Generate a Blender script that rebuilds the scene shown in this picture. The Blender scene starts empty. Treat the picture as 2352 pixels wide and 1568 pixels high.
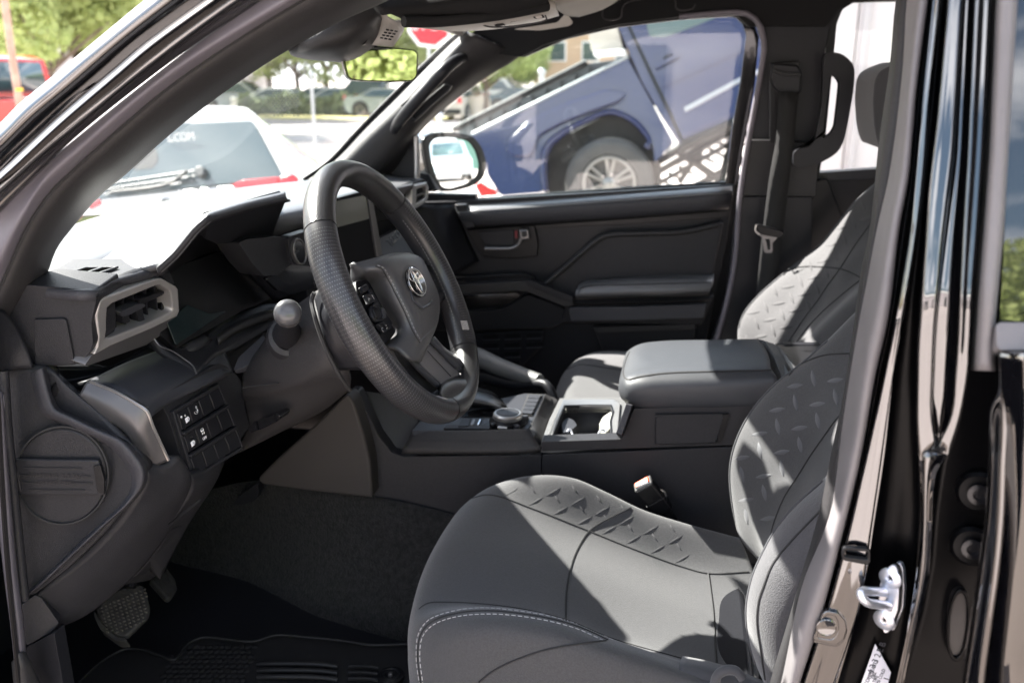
import bpy, math, random
import numpy as np
from mathutils import Vector, Matrix
random.seed(7)
rng = np.random.default_rng(11)
S = bpy.context.scene
# ------------------------------------------------------------------ camera, world, sun, exposure
FPX, PIT, YAW = 1985.0, 0.2943, 0.1923            # focal length in 2352-px-wide units, pitch down, yaw left
CAM = Vector((0, 0, 1.5))
FW = Vector((-math.sin(YAW)*math.cos(PIT), math.cos(YAW)*math.cos(PIT), -math.sin(PIT)))
RT = FW.cross(Vector((0, 0, 1))).normalized()
UP = RT.cross(FW)
cd = bpy.data.cameras.new('camera'); co = bpy.data.objects.new('camera', cd); S.collection.objects.link(co)
co.matrix_world = Matrix.Translation(CAM) @ Matrix((RT, UP, -FW)).transposed().to_4x4()
cd.sensor_width = 22.3; cd.lens = FPX/2352*22.3; cd.clip_start = .02; cd.clip_end = 3000
cd.dof.use_dof = True; cd.dof.focus_distance = 1.10; cd.dof.aperture_fstop = 3.1
S.camera = co
SUN = Vector((-1.0, 0.42, 0.985)).normalized()     # towards the sun
w = bpy.data.worlds.new('World'); S.world = w; w.use_nodes = True
nt = w.node_tree; nt.nodes.clear()
def N(t, **k):
    n = nt.nodes.new(t)
    for a, b in k.items(): setattr(n, a, b)
    return n
sky = N('ShaderNodeTexSky', sky_type='NISHITA', sun_disc=False)
sky.sun_elevation = math.asin(SUN.z); sky.sun_rotation = math.atan2(SUN.x, SUN.y)
sky.air_density = 1.2; sky.dust_density = 2.0
tc = N('ShaderNodeTexCoord'); mp = N('ShaderNodeMapping'); mp.inputs['Scale'].default_value = (1, 1, 3.0)
no = N('ShaderNodeTexNoise'); no.inputs['Scale'].default_value = 3.2; no.inputs['Detail'].default_value = 7; no.inputs['Roughness'].default_value = .55
rp = N('ShaderNodeValToRGB'); rp.color_ramp.elements[0].position = .47; rp.color_ramp.elements[1].position = .60
mx = N('ShaderNodeMix', data_type='RGBA'); mx.inputs[7].default_value = (10.5, 10.6, 11.2, 1)
bg = N('ShaderNodeBackground'); bg.inputs['Strength'].default_value = 0.06; ow = N('ShaderNodeOutputWorld')
L = nt.links.new
L(tc.outputs['Generated'], mp.inputs[0]); L(mp.outputs[0], no.inputs['Vector']); L(no.outputs['Fac'], rp.inputs[0])
L(rp.outputs[0], mx.inputs[0]); L(sky.outputs[0], mx.inputs[6]); L(mx.outputs[2], bg.inputs[0]); L(bg.outputs[0], ow.inputs[0])
sl = bpy.data.lights.new('sun', 'SUN'); sl.energy = 5.0; sl.angle = math.radians(.55); sl.color = (1, .955, .89)
so = bpy.data.objects.new('sun', sl); S.collection.objects.link(so); so.rotation_euler = (-SUN).to_track_quat('-Z', 'Y').to_euler()
S.view_settings.view_transform = 'Standard'; S.view_settings.look = 'None'; S.view_settings.exposure = 2.9; S.view_settings.gamma = 1
S.view_settings.use_curve_mapping = False
S.cycles.max_bounces = 10; S.cycles.transparent_max_bounces = 24; S.cycles.glossy_bounces = 5; S.cycles.diffuse_bounces = 4
S.cycles.sample_clamp_indirect = 6

# ------------------------------------------------------------------ measuring helpers: a sight line met with a real plane
def ray(u, v): return FW + RT*((u-1176)/FPX) - UP*((v-784)/FPX)
def Y(u, v, y): d = ray(u, v); return CAM + d*(y/d.y)
def Xp(u, v, x): d = ray(u, v); return CAM + d*(x/d.x)
def Zp(u, v, z): d = ray(u, v); return CAM + d*((z-1.5)/d.z)
def plane3(a, b, c):
    n = (b-a).cross(c-a).normalized()
    def f(u, v):
        d = ray(u, v); return CAM + d*((a-CAM).dot(n)/d.dot(n))
    f.n = n; return f
def planeN(c, n):
    def f(u, v):
        d = ray(u, v); return CAM + d*((c-CAM).dot(n)/d.dot(n))
    f.n = n; return f
def PL(a, b, c): return plane3(Y(*a), Y(*b), Y(*c))
def yy(y): return lambda u, v: Y(u, v, y)
def xx(x): return lambda u, v: Xp(u, v, x)
def zz(z): return lambda u, v: Zp(u, v, z)
def lin(pts, n, closed=False):
    P = np.array([tuple(p) for p in pts], float); d = np.r_[0, np.cumsum(np.linalg.norm(np.diff(P, axis=0), axis=1))]
    t = np.linspace(0, d[-1], n); return np.c_[tuple(np.interp(t, d, P[:, i]) for i in range(P.shape[1]))]
def cat(pts, n, closed=False):
    P = np.array([tuple(p) for p in pts], float)
    if len(P) < 3 and not closed: return lin(pts, n)
    if closed: Q = np.vstack([P[-1], P, P[0], P[1]]); segs = len(P)
    else: Q = np.vstack([2*P[0]-P[1], P, 2*P[-1]-P[-2]]); segs = len(P)-1
    ln = np.array([np.linalg.norm(Q[i+2]-Q[i+1])+1e-9 for i in range(segs)]); cs = np.r_[0, np.cumsum(ln)]
    out = []
    for s in np.linspace(0, cs[-1], n, endpoint=not closed):
        i = min(np.searchsorted(cs, s, side='right')-1, segs-1); t = (s-cs[i])/ln[i]
        a, b, c, d = Q[i], Q[i+1], Q[i+2], Q[i+3]
        k = lambda p, q: max(np.linalg.norm(q-p)**.5, 1e-4)
        t0 = 0; t1 = t0+k(a, b); t2 = t1+k(b, c); t3 = t2+k(c, d); tt = t1+t*(t2-t1)
        A1 = (t1-tt)/(t1-t0)*a+(tt-t0)/(t1-t0)*b; A2 = (t2-tt)/(t2-t1)*b+(tt-t1)/(t2-t1)*c; A3 = (t3-tt)/(t3-t2)*c+(tt-t2)/(t3-t2)*d
        B1 = (t2-tt)/(t2-t0)*A1+(tt-t0)/(t2-t0)*A2; B2 = (t3-tt)/(t3-t1)*A2+(tt-t1)/(t3-t1)*A3
        out.append((t2-tt)/(t2-t1)*B1+(tt-t1)/(t2-t1)*B2)
    return np.array(out)
def rnd(pts, r, n=4):
    """round the corners of a 2-D outline"""
    P = [Vector(p[:2]) for p in pts]; out = []
    for i, p in enumerate(P):
        a, b = P[i-1]-p, P[(i+1) % len(P)]-p
        q = min(r, a.length*.45, b.length*.45); s, e = p+a.normalized()*q, p+b.normalized()*q
        for k in range(n+1):
            t = k/n; out.append(tuple(s*(1-t)**2+p*2*t*(1-t)+e*t*t))
    return out

# ------------------------------------------------------------------ mesh helpers
COL = S.collection
def mesh(name, V, Fc, mat, parent=None, smooth=35, mods=()):
    me = bpy.data.meshes.new(name); me.from_pydata([tuple(map(float, v)) for v in V], [], [tuple(map(int, f)) for f in Fc]); me.update()
    o = bpy.data.objects.new(name, me); COL.objects.link(o); me.materials.append(mat)
    me.shade_smooth()
    if smooth < 180: me.set_sharp_from_angle(angle=math.radians(smooth))
    if parent is not None:
        o.parent = parent; o.location = -Vector(parent['base']) if 'base' in parent else -Vector((0, 0, 0))
    for m in mods: m(o)
    return o
def bev(wd, seg=2, ang=30):
    def f(o):
        m = o.modifiers.new('bevel', 'BEVEL'); m.width = wd; m.segments = seg; m.limit_method = 'ANGLE'; m.angle_limit = math.radians(ang)
        m.use_clamp_overlap = True
    return f
def solid(th, off=-1):
    def f(o):
        m = o.modifiers.new('thick', 'SOLIDIFY'); m.thickness = th; m.offset = off
    return f
def subd(n=1):
    def f(o):
        m = o.modifiers.new('sub', 'SUBSURF'); m.levels = m.render_levels = n
    return f
def thing(name, label, cat_, base, group=None):
    o = bpy.data.objects.new(name, None); COL.objects.link(o); o.location = base; o['base'] = tuple(base); o.empty_display_size = .05
    o['label'] = label; o['category'] = cat_
    if group: o['group'] = group
    return o
def tag(o, label, cat_, group=None):
    o['label'] = label; o['category'] = cat_
    if group: o['group'] = group
    return o
def struct(o): o['kind'] = 'structure'; return o
def stuff(o): o['kind'] = 'stuff'; return o
def sub(o):
    """make a mesh part usable as the parent of sub-parts"""
    o['base'] = (0, 0, 0); return o
def loft(name, rows, mat, parent=None, nu=24, nv=16, th=0, su=True, sv=True, smooth=180, closed=False, mods=(), flip=None):
    R_ = [(cat if su else lin)(r, nu, closed) if closed else (cat if su else lin)(r, nu) for r in rows]
    G = np.array(R_)
    if nv: G = np.array([(cat if sv else lin)(G[:, j], nv) for j in range(nu)]).transpose(1, 0, 2)
    m, n = G.shape[:2]; V = G.reshape(-1, 3)
    Fc = [(i*n+j, i*n+(j+1) % n, (i+1)*n+(j+1) % n, (i+1)*n+j) for i in range(m-1) for j in range(n if closed else n-1)]
    a = np.array([0, 0, 0.]); c = V.mean(0)
    for f in Fc[::max(1, len(Fc)//60)]: a += np.cross(V[f[2]]-V[f[0]], V[f[3]]-V[f[1]])
    fl = (a @ (np.array(CAM)-c) < 0) if flip is None else flip
    if fl: Fc = [f[::-1] for f in Fc]
    md = list(mods)
    if th: md.insert(0, solid(th))
    return mesh(name, V, Fc, mat, parent, smooth, md)
def uvrows(rows): return [[Y(*p) for p in r] for r in rows]
def newell(P):
    n = Vector((0, 0, 0))
    for i in range(len(P)):
        a, b = P[i], P[(i+1) % len(P)]; n += Vector(((a.y-b.y)*(a.z+b.z), (a.z-b.z)*(a.x+b.x), (a.x-b.x)*(a.y+b.y)))
    return n.normalized()
def slab(name, pts, pl, mat, parent=None, th=.01, bv=.002, seg=2, r=0, mods=(), up=0, smooth=40):
    """a solid plate whose front outline is pts on plane pl; up lifts it off the plane towards the viewer"""
    if r: pts = rnd(pts, r)
    P = [Vector(pl(*p[:2])) for p in pts]; n = newell(P); c = sum(P, Vector())/len(P)
    if n.dot(CAM-c) < 0: P.reverse(); n = -n
    if up: P = [p+n*up for p in P]
    k = len(P); V = P+[p-n*th for p in P]
    Fc = [tuple(range(k)), tuple(range(2*k-1, k-1, -1))]+[(i, i+k, (i+1) % k+k, (i+1) % k) for i in range(k)]
    md = ([bev(bv, seg)] if bv else [])+list(mods)
    return mesh(name, V, Fc, mat, parent, smooth, md)
def ring(name, outer, inner, pl, mat, parent=None, th=.01, bv=.0015, up=0, inner_drop=0, mods=()):
    assert len(outer) == len(inner)
    O = [Vector(pl(*p[:2])) for p in outer]; n = newell(O); c = sum(O, Vector())/len(O)
    if n.dot(CAM-c) < 0: outer = outer[::-1]; inner = inner[::-1]; n = -n
    O = [Vector(pl(*p[:2]))+n*up for p in outer]; I = [Vector(pl(*p[:2]))+n*(up-inner_drop) for p in inner]
    k = len(O); V = O+I+[p-n*th for p in O]+[p-n*(th-inner_drop) for p in I]; Fc = []
    for i in range(k):
        j = (i+1) % k
        Fc += [(i, j, k+j, k+i), (2*k+i, 2*k+j, j, i), (k+i, k+j, 3*k+j, 3*k+i), (3*k+i, 3*k+j, 2*k+j, 2*k+i)]
    return mesh(name, V, Fc, mat, parent, 40, ([bev(bv)] if bv else [])+list(mods))
from mathutils.bvhtree import BVHTree
_bv = {}
def snap(o, pts, off=.001, n=0, closed=False):
    """lay a line of sight points on the surface of a mesh"""
    if o.name not in _bv:
        _bv[o.name] = BVHTree.FromPolygons([tuple(v.co) for v in o.data.vertices], [tuple(p.vertices) for p in o.data.polygons])
    P = [(p[0], p[1]) for p in pts]
    if n: P = [(p[0], p[1]) for p in cat([(a, b, 0) for a, b in P], n, closed)]
    out = []
    for u, v in P:
        d = ray(u, v).normalized(); h = _bv[o.name].ray_cast(CAM, d)
        if h[0] is not None: out.append(h[0]-d*off)
    return out
def seamline(name, o, pts, r, m, parent, n=40, off=.0006):
    P = snap(o, pts, off, n)
    return tube(name, P, r, m, parent, len(P), 5, False) if len(P) > 2 else None
def slivers(name, o, segs, m, parent, wd=.0042, h=.0022, off=.0013):
    """low lens-shaped embossed ridges between pairs of sight points on a surface"""
    V = []; Fc = []; K = 7
    for (a, b) in segs:
        dx, dy = b[0]-a[0], b[1]-a[1]; ln = math.hypot(dx, dy); px, py = -dy/ln, dx/ln
        cols = []
        for i in range(K):
            t = i/(K-1); f = math.sin(math.pi*t)**.8; c = (a[0]+dx*t, a[1]+dy*t)
            P0 = snap(o, [c], 0)
            if not P0: break
            wpx = wd*f*FPX/(P0[0]-CAM).length
            E = snap(o, [(c[0]+px*wpx, c[1]+py*wpx), (c[0]-px*wpx, c[1]-py*wpx)], -.0004)
            M = snap(o, [c], h*f+.0001)
            if len(E) < 2: break
            cols.append((E[0], M[0], E[1]))
        if len(cols) < K or (cols[0][1]-cols[-1][1]).length > .08 or max((cols[i][1]-cols[i+1][1]).length for i in range(K-1)) > .03: continue
        o_ = len(V)
        for c in cols: V += list(c)
        for i in range(K-1):
            for j in (0, 1): Fc.append((o_+i*3+j, o_+i*3+j+1, o_+i*3+j+4, o_+i*3+j+3))
    return stuff(mesh(name, V, Fc, m, parent, 180))
def tube(name, pts, r, mat, parent=None, n=None, k=8, smooth=True, closed=False, flat=1.0, upv=None):
    P = cat(pts, n or len(pts)*4, closed) if smooth else np.array([tuple(p) for p in pts], float)
    m = len(P); rr = np.interp(np.linspace(0, 1, m), np.linspace(0, 1, len(r)), r) if hasattr(r, '__len__') else [r]*m
    V = []; Fc = []; prev = None
    for i in range(m):
        if closed: t = Vector(P[(i+1) % m]-P[i-1])
        else: t = Vector(P[min(i+1, m-1)]-P[max(i-1, 0)])
        t.normalize()
        if prev is None:
            a = Vector(upv) if upv is not None else (Vector((0, 0, 1)) if abs(t.z) < .9 else Vector((1, 0, 0)))
            a = (a-t*a.dot(t)).normalized()
        else: a = (prev-t*prev.dot(t)).normalized()
        prev = a; b = t.cross(a)
        for j in range(k):
            q = 2*math.pi*j/k; V.append(Vector(P[i])+a*(rr[i]*math.cos(q)*flat)+b*(rr[i]*math.sin(q)))
    for i in range(m if closed else m-1):
        for j in range(k):
            i2 = (i+1) % m; Fc.append((i*k+j, i*k+(j+1) % k, i2*k+(j+1) % k, i2*k+j))
    if not closed: Fc += [tuple(range(k-1, -1, -1)), tuple((m-1)*k+j for j in range(k))]
    return mesh(name, V, Fc, mat, parent, 50)
def box(name, c, s, mat, parent=None, rot=None, bv=.002, mods=(), seg=2):
    M = rot if rot is not None else Matrix.Identity(3)
    V = [Vector(c)+M @ Vector((x*s[0]/2, y*s[1]/2, z*s[2]/2)) for x in (-1, 1) for y in (-1, 1) for z in (-1, 1)]
    Fc = [(0, 1, 3, 2), (4, 6, 7, 5), (0, 4, 5, 1), (2, 3, 7, 6), (0, 2, 6, 4), (1, 5, 7, 3)]
    return mesh(name, V, Fc, mat, parent, 40, ([bev(bv, seg)] if bv else [])+list(mods))
def lathe(name, c, ax, prof, mat, parent=None, n=28, xa=None, sq=1.0, smooth=40):
    """prof: (radius, height along ax)"""
    ax = Vector(ax).normalized(); a = Vector(xa) if xa is not None else (Vector((0, 0, 1)) if abs(ax.z) < .9 else Vector((1, 0, 0)))
    a = (a-ax*a.dot(ax)).normalized(); b = ax.cross(a); V = []; Fc = []; m = len(prof)
    for r, h in prof:
        for j in range(n):
            q = 2*math.pi*j/n; V.append(Vector(c)+ax*h+a*(r*math.cos(q))+b*(r*sq*math.sin(q)))
    for i in range(m-1):
        for j in range(n): Fc.append((i*n+j, i*n+(j+1) % n, (i+1)*n+(j+1) % n, (i+1)*n+j))
    Fc += [tuple(range(n-1, -1, -1)), tuple((m-1)*n+j for j in range(n))]
    return mesh(name, V, Fc, mat, parent, smooth)
def extr(name, prof, axis, a, b, mat, parent=None, bv=.003, xf=None, smooth=35, mods=()):
    """extrude a 2-D profile; axis 'y' takes (x,z) from a to b; 'x' takes (y,z); 'z' takes (x,y)"""
    mk = {'y': lambda p, t: (p[0], t, p[1]), 'x': lambda p, t: (t, p[0], p[1]), 'z': lambda p, t: (p[0], p[1], t)}[axis]
    k = len(prof); V = [Vector(mk(p, a)) for p in prof]+[Vector(mk(p, b)) for p in prof]
    if xf is not None: V = [xf @ v for v in V]
    Fc = [tuple(range(k)), tuple(range(2*k-1, k-1, -1))]+[(i, i+k, (i+1) % k+k, (i+1) % k) for i in range(k)]
    o = mesh(name, V, Fc, mat, parent, smooth, ([bev(bv)] if bv else [])+list(mods))
    import bmesh
    bm = bmesh.new(); bm.from_mesh(o.data); bmesh.ops.recalc_face_normals(bm, faces=bm.faces); bm.to_mesh(o.data); bm.free()
    return o

# ------------------------------------------------------------------ materials
MATS = {}
def mat(name, col, rough=.5, metal=0, bump=None, spec=.5, coat=0, sheen=0, var=0, var_s=8, emit=None, trans=0, alpha=1, cior=1.5, rvar=0):
    if name in MATS: return MATS[name]
    m = bpy.data.materials.new(name); m.use_nodes = True; t = m.node_tree; b = t.nodes['Principled BSDF']
    b.inputs['Base Color'].default_value = (*col, 1); b.inputs['Roughness'].default_value = rough; b.inputs['Metallic'].default_value = metal
    b.inputs['Specular IOR Level'].default_value = spec; b.inputs['Coat Weight'].default_value = coat; b.inputs['Coat Roughness'].default_value = .015; b.inputs['Coat IOR'].default_value = cior
    b.inputs['Sheen Weight'].default_value = sheen; b.inputs['Transmission Weight'].default_value = trans; b.inputs['Alpha'].default_value = alpha
    c = t.nodes.new('ShaderNodeTexCoord')
    if var:
        n = t.nodes.new('ShaderNodeTexNoise'); n.inputs['Scale'].default_value = var_s; n.inputs['Detail'].default_value = 6
        r = t.nodes.new('ShaderNodeMapRange'); r.inputs[1].default_value = .3; r.inputs[2].default_value = .7; r.inputs[3].default_value = 1-var; r.inputs[4].default_value = 1+var
        x = t.nodes.new('ShaderNodeMix'); x.data_type = 'RGBA'; x.blend_type = 'MULTIPLY'; x.inputs[0].default_value = 1; x.inputs[6].default_value = (*col, 1)
        t.links.new(c.outputs['Object'], n.inputs['Vector']); t.links.new(n.outputs['Fac'], r.inputs[0]); t.links.new(r.outputs[0], x.inputs[7]); t.links.new(x.outputs[2], b.inputs['Base Color'])
        if rvar:
            r2 = t.nodes.new('ShaderNodeMapRange'); r2.inputs[1].default_value = .3; r2.inputs[2].default_value = .7; r2.inputs[3].default_value = rough-rvar; r2.inputs[4].default_value = rough+rvar
            t.links.new(n.outputs['Fac'], r2.inputs[0]); t.links.new(r2.outputs[0], b.inputs['Roughness'])
    if bump:
        kind, sc, st, dist = bump
        bp = t.nodes.new('ShaderNodeBump'); bp.inputs['Strength'].default_value = st; bp.inputs['Distance'].default_value = dist
        if kind == 'voro':
            n = t.nodes.new('ShaderNodeTexVoronoi'); n.feature = 'DISTANCE_TO_EDGE'; n.inputs['Scale'].default_value = sc; out = n.outputs['Distance']
        elif kind == 'noise':
            n = t.nodes.new('ShaderNodeTexNoise'); n.inputs['Scale'].default_value = sc; n.inputs['Detail'].default_value = 3; out = n.outputs['Fac']
        elif kind == 'weave':
            n = t.nodes.new('ShaderNodeTexWave'); n.inputs['Scale'].default_value = sc; n.bands_direction = 'DIAGONAL'; n.inputs['Distortion'].default_value = 1.2; n.inputs['Detail'].default_value = 2; out = n.outputs['Fac']
        t.links.new(c.outputs['Object'], n.inputs['Vector']); t.links.new(out, bp.inputs['Height']); t.links.new(bp.outputs[0], b.inputs['Normal'])
    if emit: b.inputs['Emission Color'].default_value = (*emit[:3], 1); b.inputs['Emission Strength'].default_value = emit[3]
    MATS[name] = m; return m
def glass(name, tint=(1, 1, 1), refl=1.0, rough=.0, haze=0):
    """thin sheet glass: clear with a Fresnel reflection, lets the sun through"""
    m = bpy.data.materials.new(name); m.use_nodes = True; t = m.node_tree; t.nodes.clear()
    o = t.nodes.new('ShaderNodeOutputMaterial'); tr = t.nodes.new('ShaderNodeBsdfTransparent'); tr.inputs[0].default_value = (*tint, 1)
    g = t.nodes.new('ShaderNodeBsdfGlossy'); g.inputs['Roughness'].default_value = rough
    f = t.nodes.new('ShaderNodeFresnel'); f.inputs[0].default_value = 1.5; mu = t.nodes.new('ShaderNodeMath'); mu.operation = 'MULTIPLY'; mu.inputs[1].default_value = refl
    x = t.nodes.new('ShaderNodeMixShader')
    t.links.new(f.outputs[0], mu.inputs[0]); t.links.new(mu.outputs[0], x.inputs[0]); t.links.new(tr.outputs[0], x.inputs[1]); t.links.new(g.outputs[0], x.inputs[2])
    if haze:
        d = t.nodes.new('ShaderNodeBsdfDiffuse'); d.inputs[0].default_value = (.8, .8, .8, 1); x2 = t.nodes.new('ShaderNodeMixShader'); x2.inputs[0].default_value = haze
        t.links.new(x.outputs[0], x2.inputs[1]); t.links.new(d.outputs[0], x2.inputs[2]); x = x2
    t.links.new(x.outputs[0], o.inputs[0]); MATS[name] = m; return m
grain = mat('grained_plastic', (.018, .018, .0205), .48, spec=.22, bump=('voro', 420, .5, .0007), var=.22, var_s=420)
grainL = mat('grained_plastic_light', (.036, .036, .041), .5, spec=.22, bump=('voro', 400, .5, .0007), var=.20, var_s=420)
padtop = mat('dash_pad', (.085, .087, .092), .36, bump=('voro', 420, .45, .0007), var=.06)
trim = mat('satin_trim', (.032, .033, .038), .36, spec=.22, bump=('noise', 900, .08, .0003), var=.05)
dtrim = mat('dark_trim', (.011, .0113, .0138), .42, spec=.22, bump=('noise', 500, .3, .0005), var=.18, var_s=380)
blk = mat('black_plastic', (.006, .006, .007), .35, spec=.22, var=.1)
pianob = mat('gloss_black', (.006, .006, .007), .08, coat=.5)
silver = mat('satin_silver', (.42, .41, .40), .3, metal=.85, var=.03)
dsilver = mat('dark_silver', (.15, .145, .145), .36, metal=.7, var=.04)
chrome = mat('zinc_steel', (.80, .83, .90), .36, metal=.8, var=.1, var_s=40, rvar=.07)
chromeb = mat('bright_chrome', (.75, .75, .77), .1, metal=1)
leather = mat('wheel_leather', (.016, .016, .017), .28, bump=('voro', 380, .5, .0007), var=.08)
rubber = mat('seal_rubber', (.105, .096, .112), .55, var=.1, var_s=20, bump=('noise', 500, .1, .0005))
rubberL = mat('door_seal_rubber', (.125, .116, .119), .5, var=.1, var_s=20, bump=('noise', 500, .1, .0005))
trimA = mat('pillar_trim', (.024, .023, .024), .5, spec=.22, bump=('voro', 450, .45, .0006), var=.18, var_s=420)
paint = mat('black_car_paint', (.003, .003, .004), .03, coat=1.0, spec=1.0, cior=1.75)
fab = mat('seat_fabric', (.030, .0298, .0322), .8, sheen=.22, bump=('noise', 900, .5, .0010), var=.20, var_s=420)
fabD = mat('seat_fabric_dark', (.034, .035, .040), .82, sheen=.2, bump=('weave', 330, .35, .0007), var=.06, var_s=30)
fabS = mat('seat_side_weave', (.038, .037, .041), .75, sheen=.25, bump=('noise', 650, .7, .0012), var=.16, var_s=350)
seam = mat('seam_shadow', (.012, .012, .013), .8)
thread = mat('grey_thread', (.30, .29, .29), .6)
carpet = mat('carpet_pile', (.0085, .0082, .0082), .95, sheen=.04, bump=('noise', 260, 1.0, .006), var=.9, var_s=110)
matr = mat('rubber_mat', (.011, .0105, .011), .5, spec=.22, bump=('noise', 300, .15, .0006), var=.12)
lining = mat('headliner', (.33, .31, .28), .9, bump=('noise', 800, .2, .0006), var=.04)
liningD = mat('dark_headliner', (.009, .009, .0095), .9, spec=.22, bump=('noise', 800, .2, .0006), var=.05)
beige = mat('beige_plastic', (.36, .34, .31), .5, var=.04)
belt = mat('belt_webbing', (.016, .016, .0165), .7, spec=.22, bump=('weave', 500, .4, .0006), var=.05)
redp = mat('red_release', (.75, .09, .03), .4)
white = mat('white_print', (.8, .8, .82), .5)
paper = mat('label_paper', (.78, .78, .84), .5, var=.03)
ink = mat('label_ink', (.05, .05, .06), .7)
wglass = glass('windshield_glass', (.92, .945, .935), .8, haze=.115)
sglass = glass('side_glass', (.90, .93, .92), 1.0)
mirror = mat('mirror_glass', (.86, .88, .88), .0, metal=1)

def leafmat(name, col):
    m = bpy.data.materials.new(name); m.use_nodes = True; t = m.node_tree; t.nodes.clear(); o = t.nodes.new('ShaderNodeOutputMaterial')
    d = t.nodes.new('ShaderNodeBsdfDiffuse'); r = t.nodes.new('ShaderNodeBsdfTranslucent'); x = t.nodes.new('ShaderNodeMixShader'); x.inputs[0].default_value = .45
    n = t.nodes.new('ShaderNodeTexNoise'); n.inputs['Scale'].default_value = .9; c = t.nodes.new('ShaderNodeTexCoord'); q = t.nodes.new('ShaderNodeValToRGB')
    q.color_ramp.elements[0].position = .35; q.color_ramp.elements[1].position = .65; q.color_ramp.elements[0].color = (*[v*.8 for v in col], 1); q.color_ramp.elements[1].color = (*[min(1, v*1.25) for v in col], 1)
    t.links.new(c.outputs['Object'], n.inputs[0]); t.links.new(n.outputs['Fac'], q.inputs[0])
    for k in (d, r): t.links.new(q.outputs[0], k.inputs[0])
    t.links.new(d.outputs[0], x.inputs[1]); t.links.new(r.outputs[0], x.inputs[2]); t.links.new(x.outputs[0], o.inputs[0]); return m
embm = mat('embossed_fabric', (.056, .057, .063), .65, sheen=.3)
# ================================================================== THE LOT OUTSIDE
GZ = -0.35
m_ground = mat('pale_concrete', (.46, .40, .38), .85, var=.10, var_s=.35, bump=('noise', 30, .3, .004))
m_road = mat('street_asphalt', (.30, .275, .26), .9, var=.10, var_s=.5)
m_grass = mat('dry_grass', (.30, .27, .11), .95, var=.3, var_s=1.2, bump=('noise', 14, .8, .03))
m_hedge = mat('hedge_green', (.16, .20, .10), .9, var=.4, var_s=6)
m_leaf = leafmat('spring_leaves', (.46, .52, .22))
m_leaf2 = leafmat('deep_leaves', (.34, .40, .18))
m_bark = mat('bark', (.18, .13, .10), .9, var=.3, var_s=12)
m_wood = mat('pole_wood', (.36, .24, .18), .85, var=.2, var_s=6)
m_galv = mat('galvanised', (.42, .45, .46), .45, metal=.5, var=.1)
m_red = mat('red_car_paint', (.52, .012, .02), .12, coat=1)
m_whitep = mat('white_car_paint', (.62, .62, .60), .15, coat=1)
m_silverp = mat('silver_car_paint', (.36, .40, .44), .2, metal=.4, coat=1)
m_blue = mat('blue_car_paint', (.0045, .009, .060), .2, spec=.5, coat=.9, cior=1.5)
m_beigep = mat('beige_car_paint', (.45, .42, .36), .25, coat=1)
m_dkblue = mat('dark_teal_paint', (.03, .07, .09), .15, coat=1)
m_cglass = mat('car_glass', (.05, .08, .085), .04, spec=.8)
m_cglassL = mat('rear_car_glass', (.075, .10, .105), .05, spec=.8)
m_tyre = mat('tyre_rubber', (.035, .035, .035), .8)
m_tyreD = mat('dusty_tyre', (.075, .073, .07), .9, var=.08)
m_alloy = mat('alloy_wheel', (.27, .265, .25), .35, metal=.5)
m_tail = mat('tail_lamp_red', (.55, .012, .015), .15, coat=1)
m_tanw = mat('tan_wall', (.52, .37, .25), .85, var=.06, var_s=.6)
m_whw = mat('white_siding', (.56, .515, .52), .55, var=.02, var_s=.3)
m_whd = mat('white_siding_rib', (.44, .41, .42), .55, var=.02, var_s=.3)
m_signr = mat('sign_red', (.62, .015, .03), .5)
m_signw = mat('sign_white', (.78, .78, .76), .5)
m_under = mat('underbody', (.009, .0095, .0095), .6, var=.4, var_s=14)

def sheet(name, x0, x1, y0, y1, z, m, **k):
    return struct(mesh(name, [(x0, y0, z), (x1, y0, z), (x1, y1, z), (x0, y1, z)], [(0, 1, 2, 3)], m))
sheet('ground', -900, 900, -900, 900, GZ, m_ground)
sheet('painted_ground_shadow', -5, 9, -1.75, 5.2, GZ+.004, mat('painted_ground_shadow', (.18, .142, .122), .85, var=.12, var_s=1.2, bump=('noise', 60, .3, .003)))  # darker tan sheet: the truck's shadow on the ground, put into the colour
sheet('street', -160, 160, 21, 37, GZ+.004, m_road)
sheet('grass_verge', -160, 160, 37.6, 42, GZ+.10, m_grass)
k_ = struct(mesh('kerb', *(lambda a, b: ([(-160, a, GZ), (160, a, GZ), (160, b, GZ), (-160, b, GZ), (-160, a, GZ+.11), (160, a, GZ+.11), (160, b, GZ+.11), (-160, b, GZ+.11)], [(4, 5, 6, 7), (0, 1, 5, 4), (2, 3, 7, 6)]))(37.35, 37.6), m_whd))
for i, (xa, xb) in enumerate(((-30, -22), (-18, -10), (-7, 1))): struct(mesh('lane_marking', [(xa, 27, GZ+.009), (xb, 27, GZ+.009), (xb, 27.3, GZ+.009), (xa, 27.3, GZ+.009)], [(0, 1, 2, 3)], m_signw))
for i in range(6):
    x = -9+i*2.9; struct(mesh('parking_line', [(x, 6.4+7, GZ+.005), (x+.12, 6.4+7, GZ+.005), (x+.12, 19, GZ+.005), (x, 19, GZ+.005)], [(0, 1, 2, 3)], m_signw))

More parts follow.
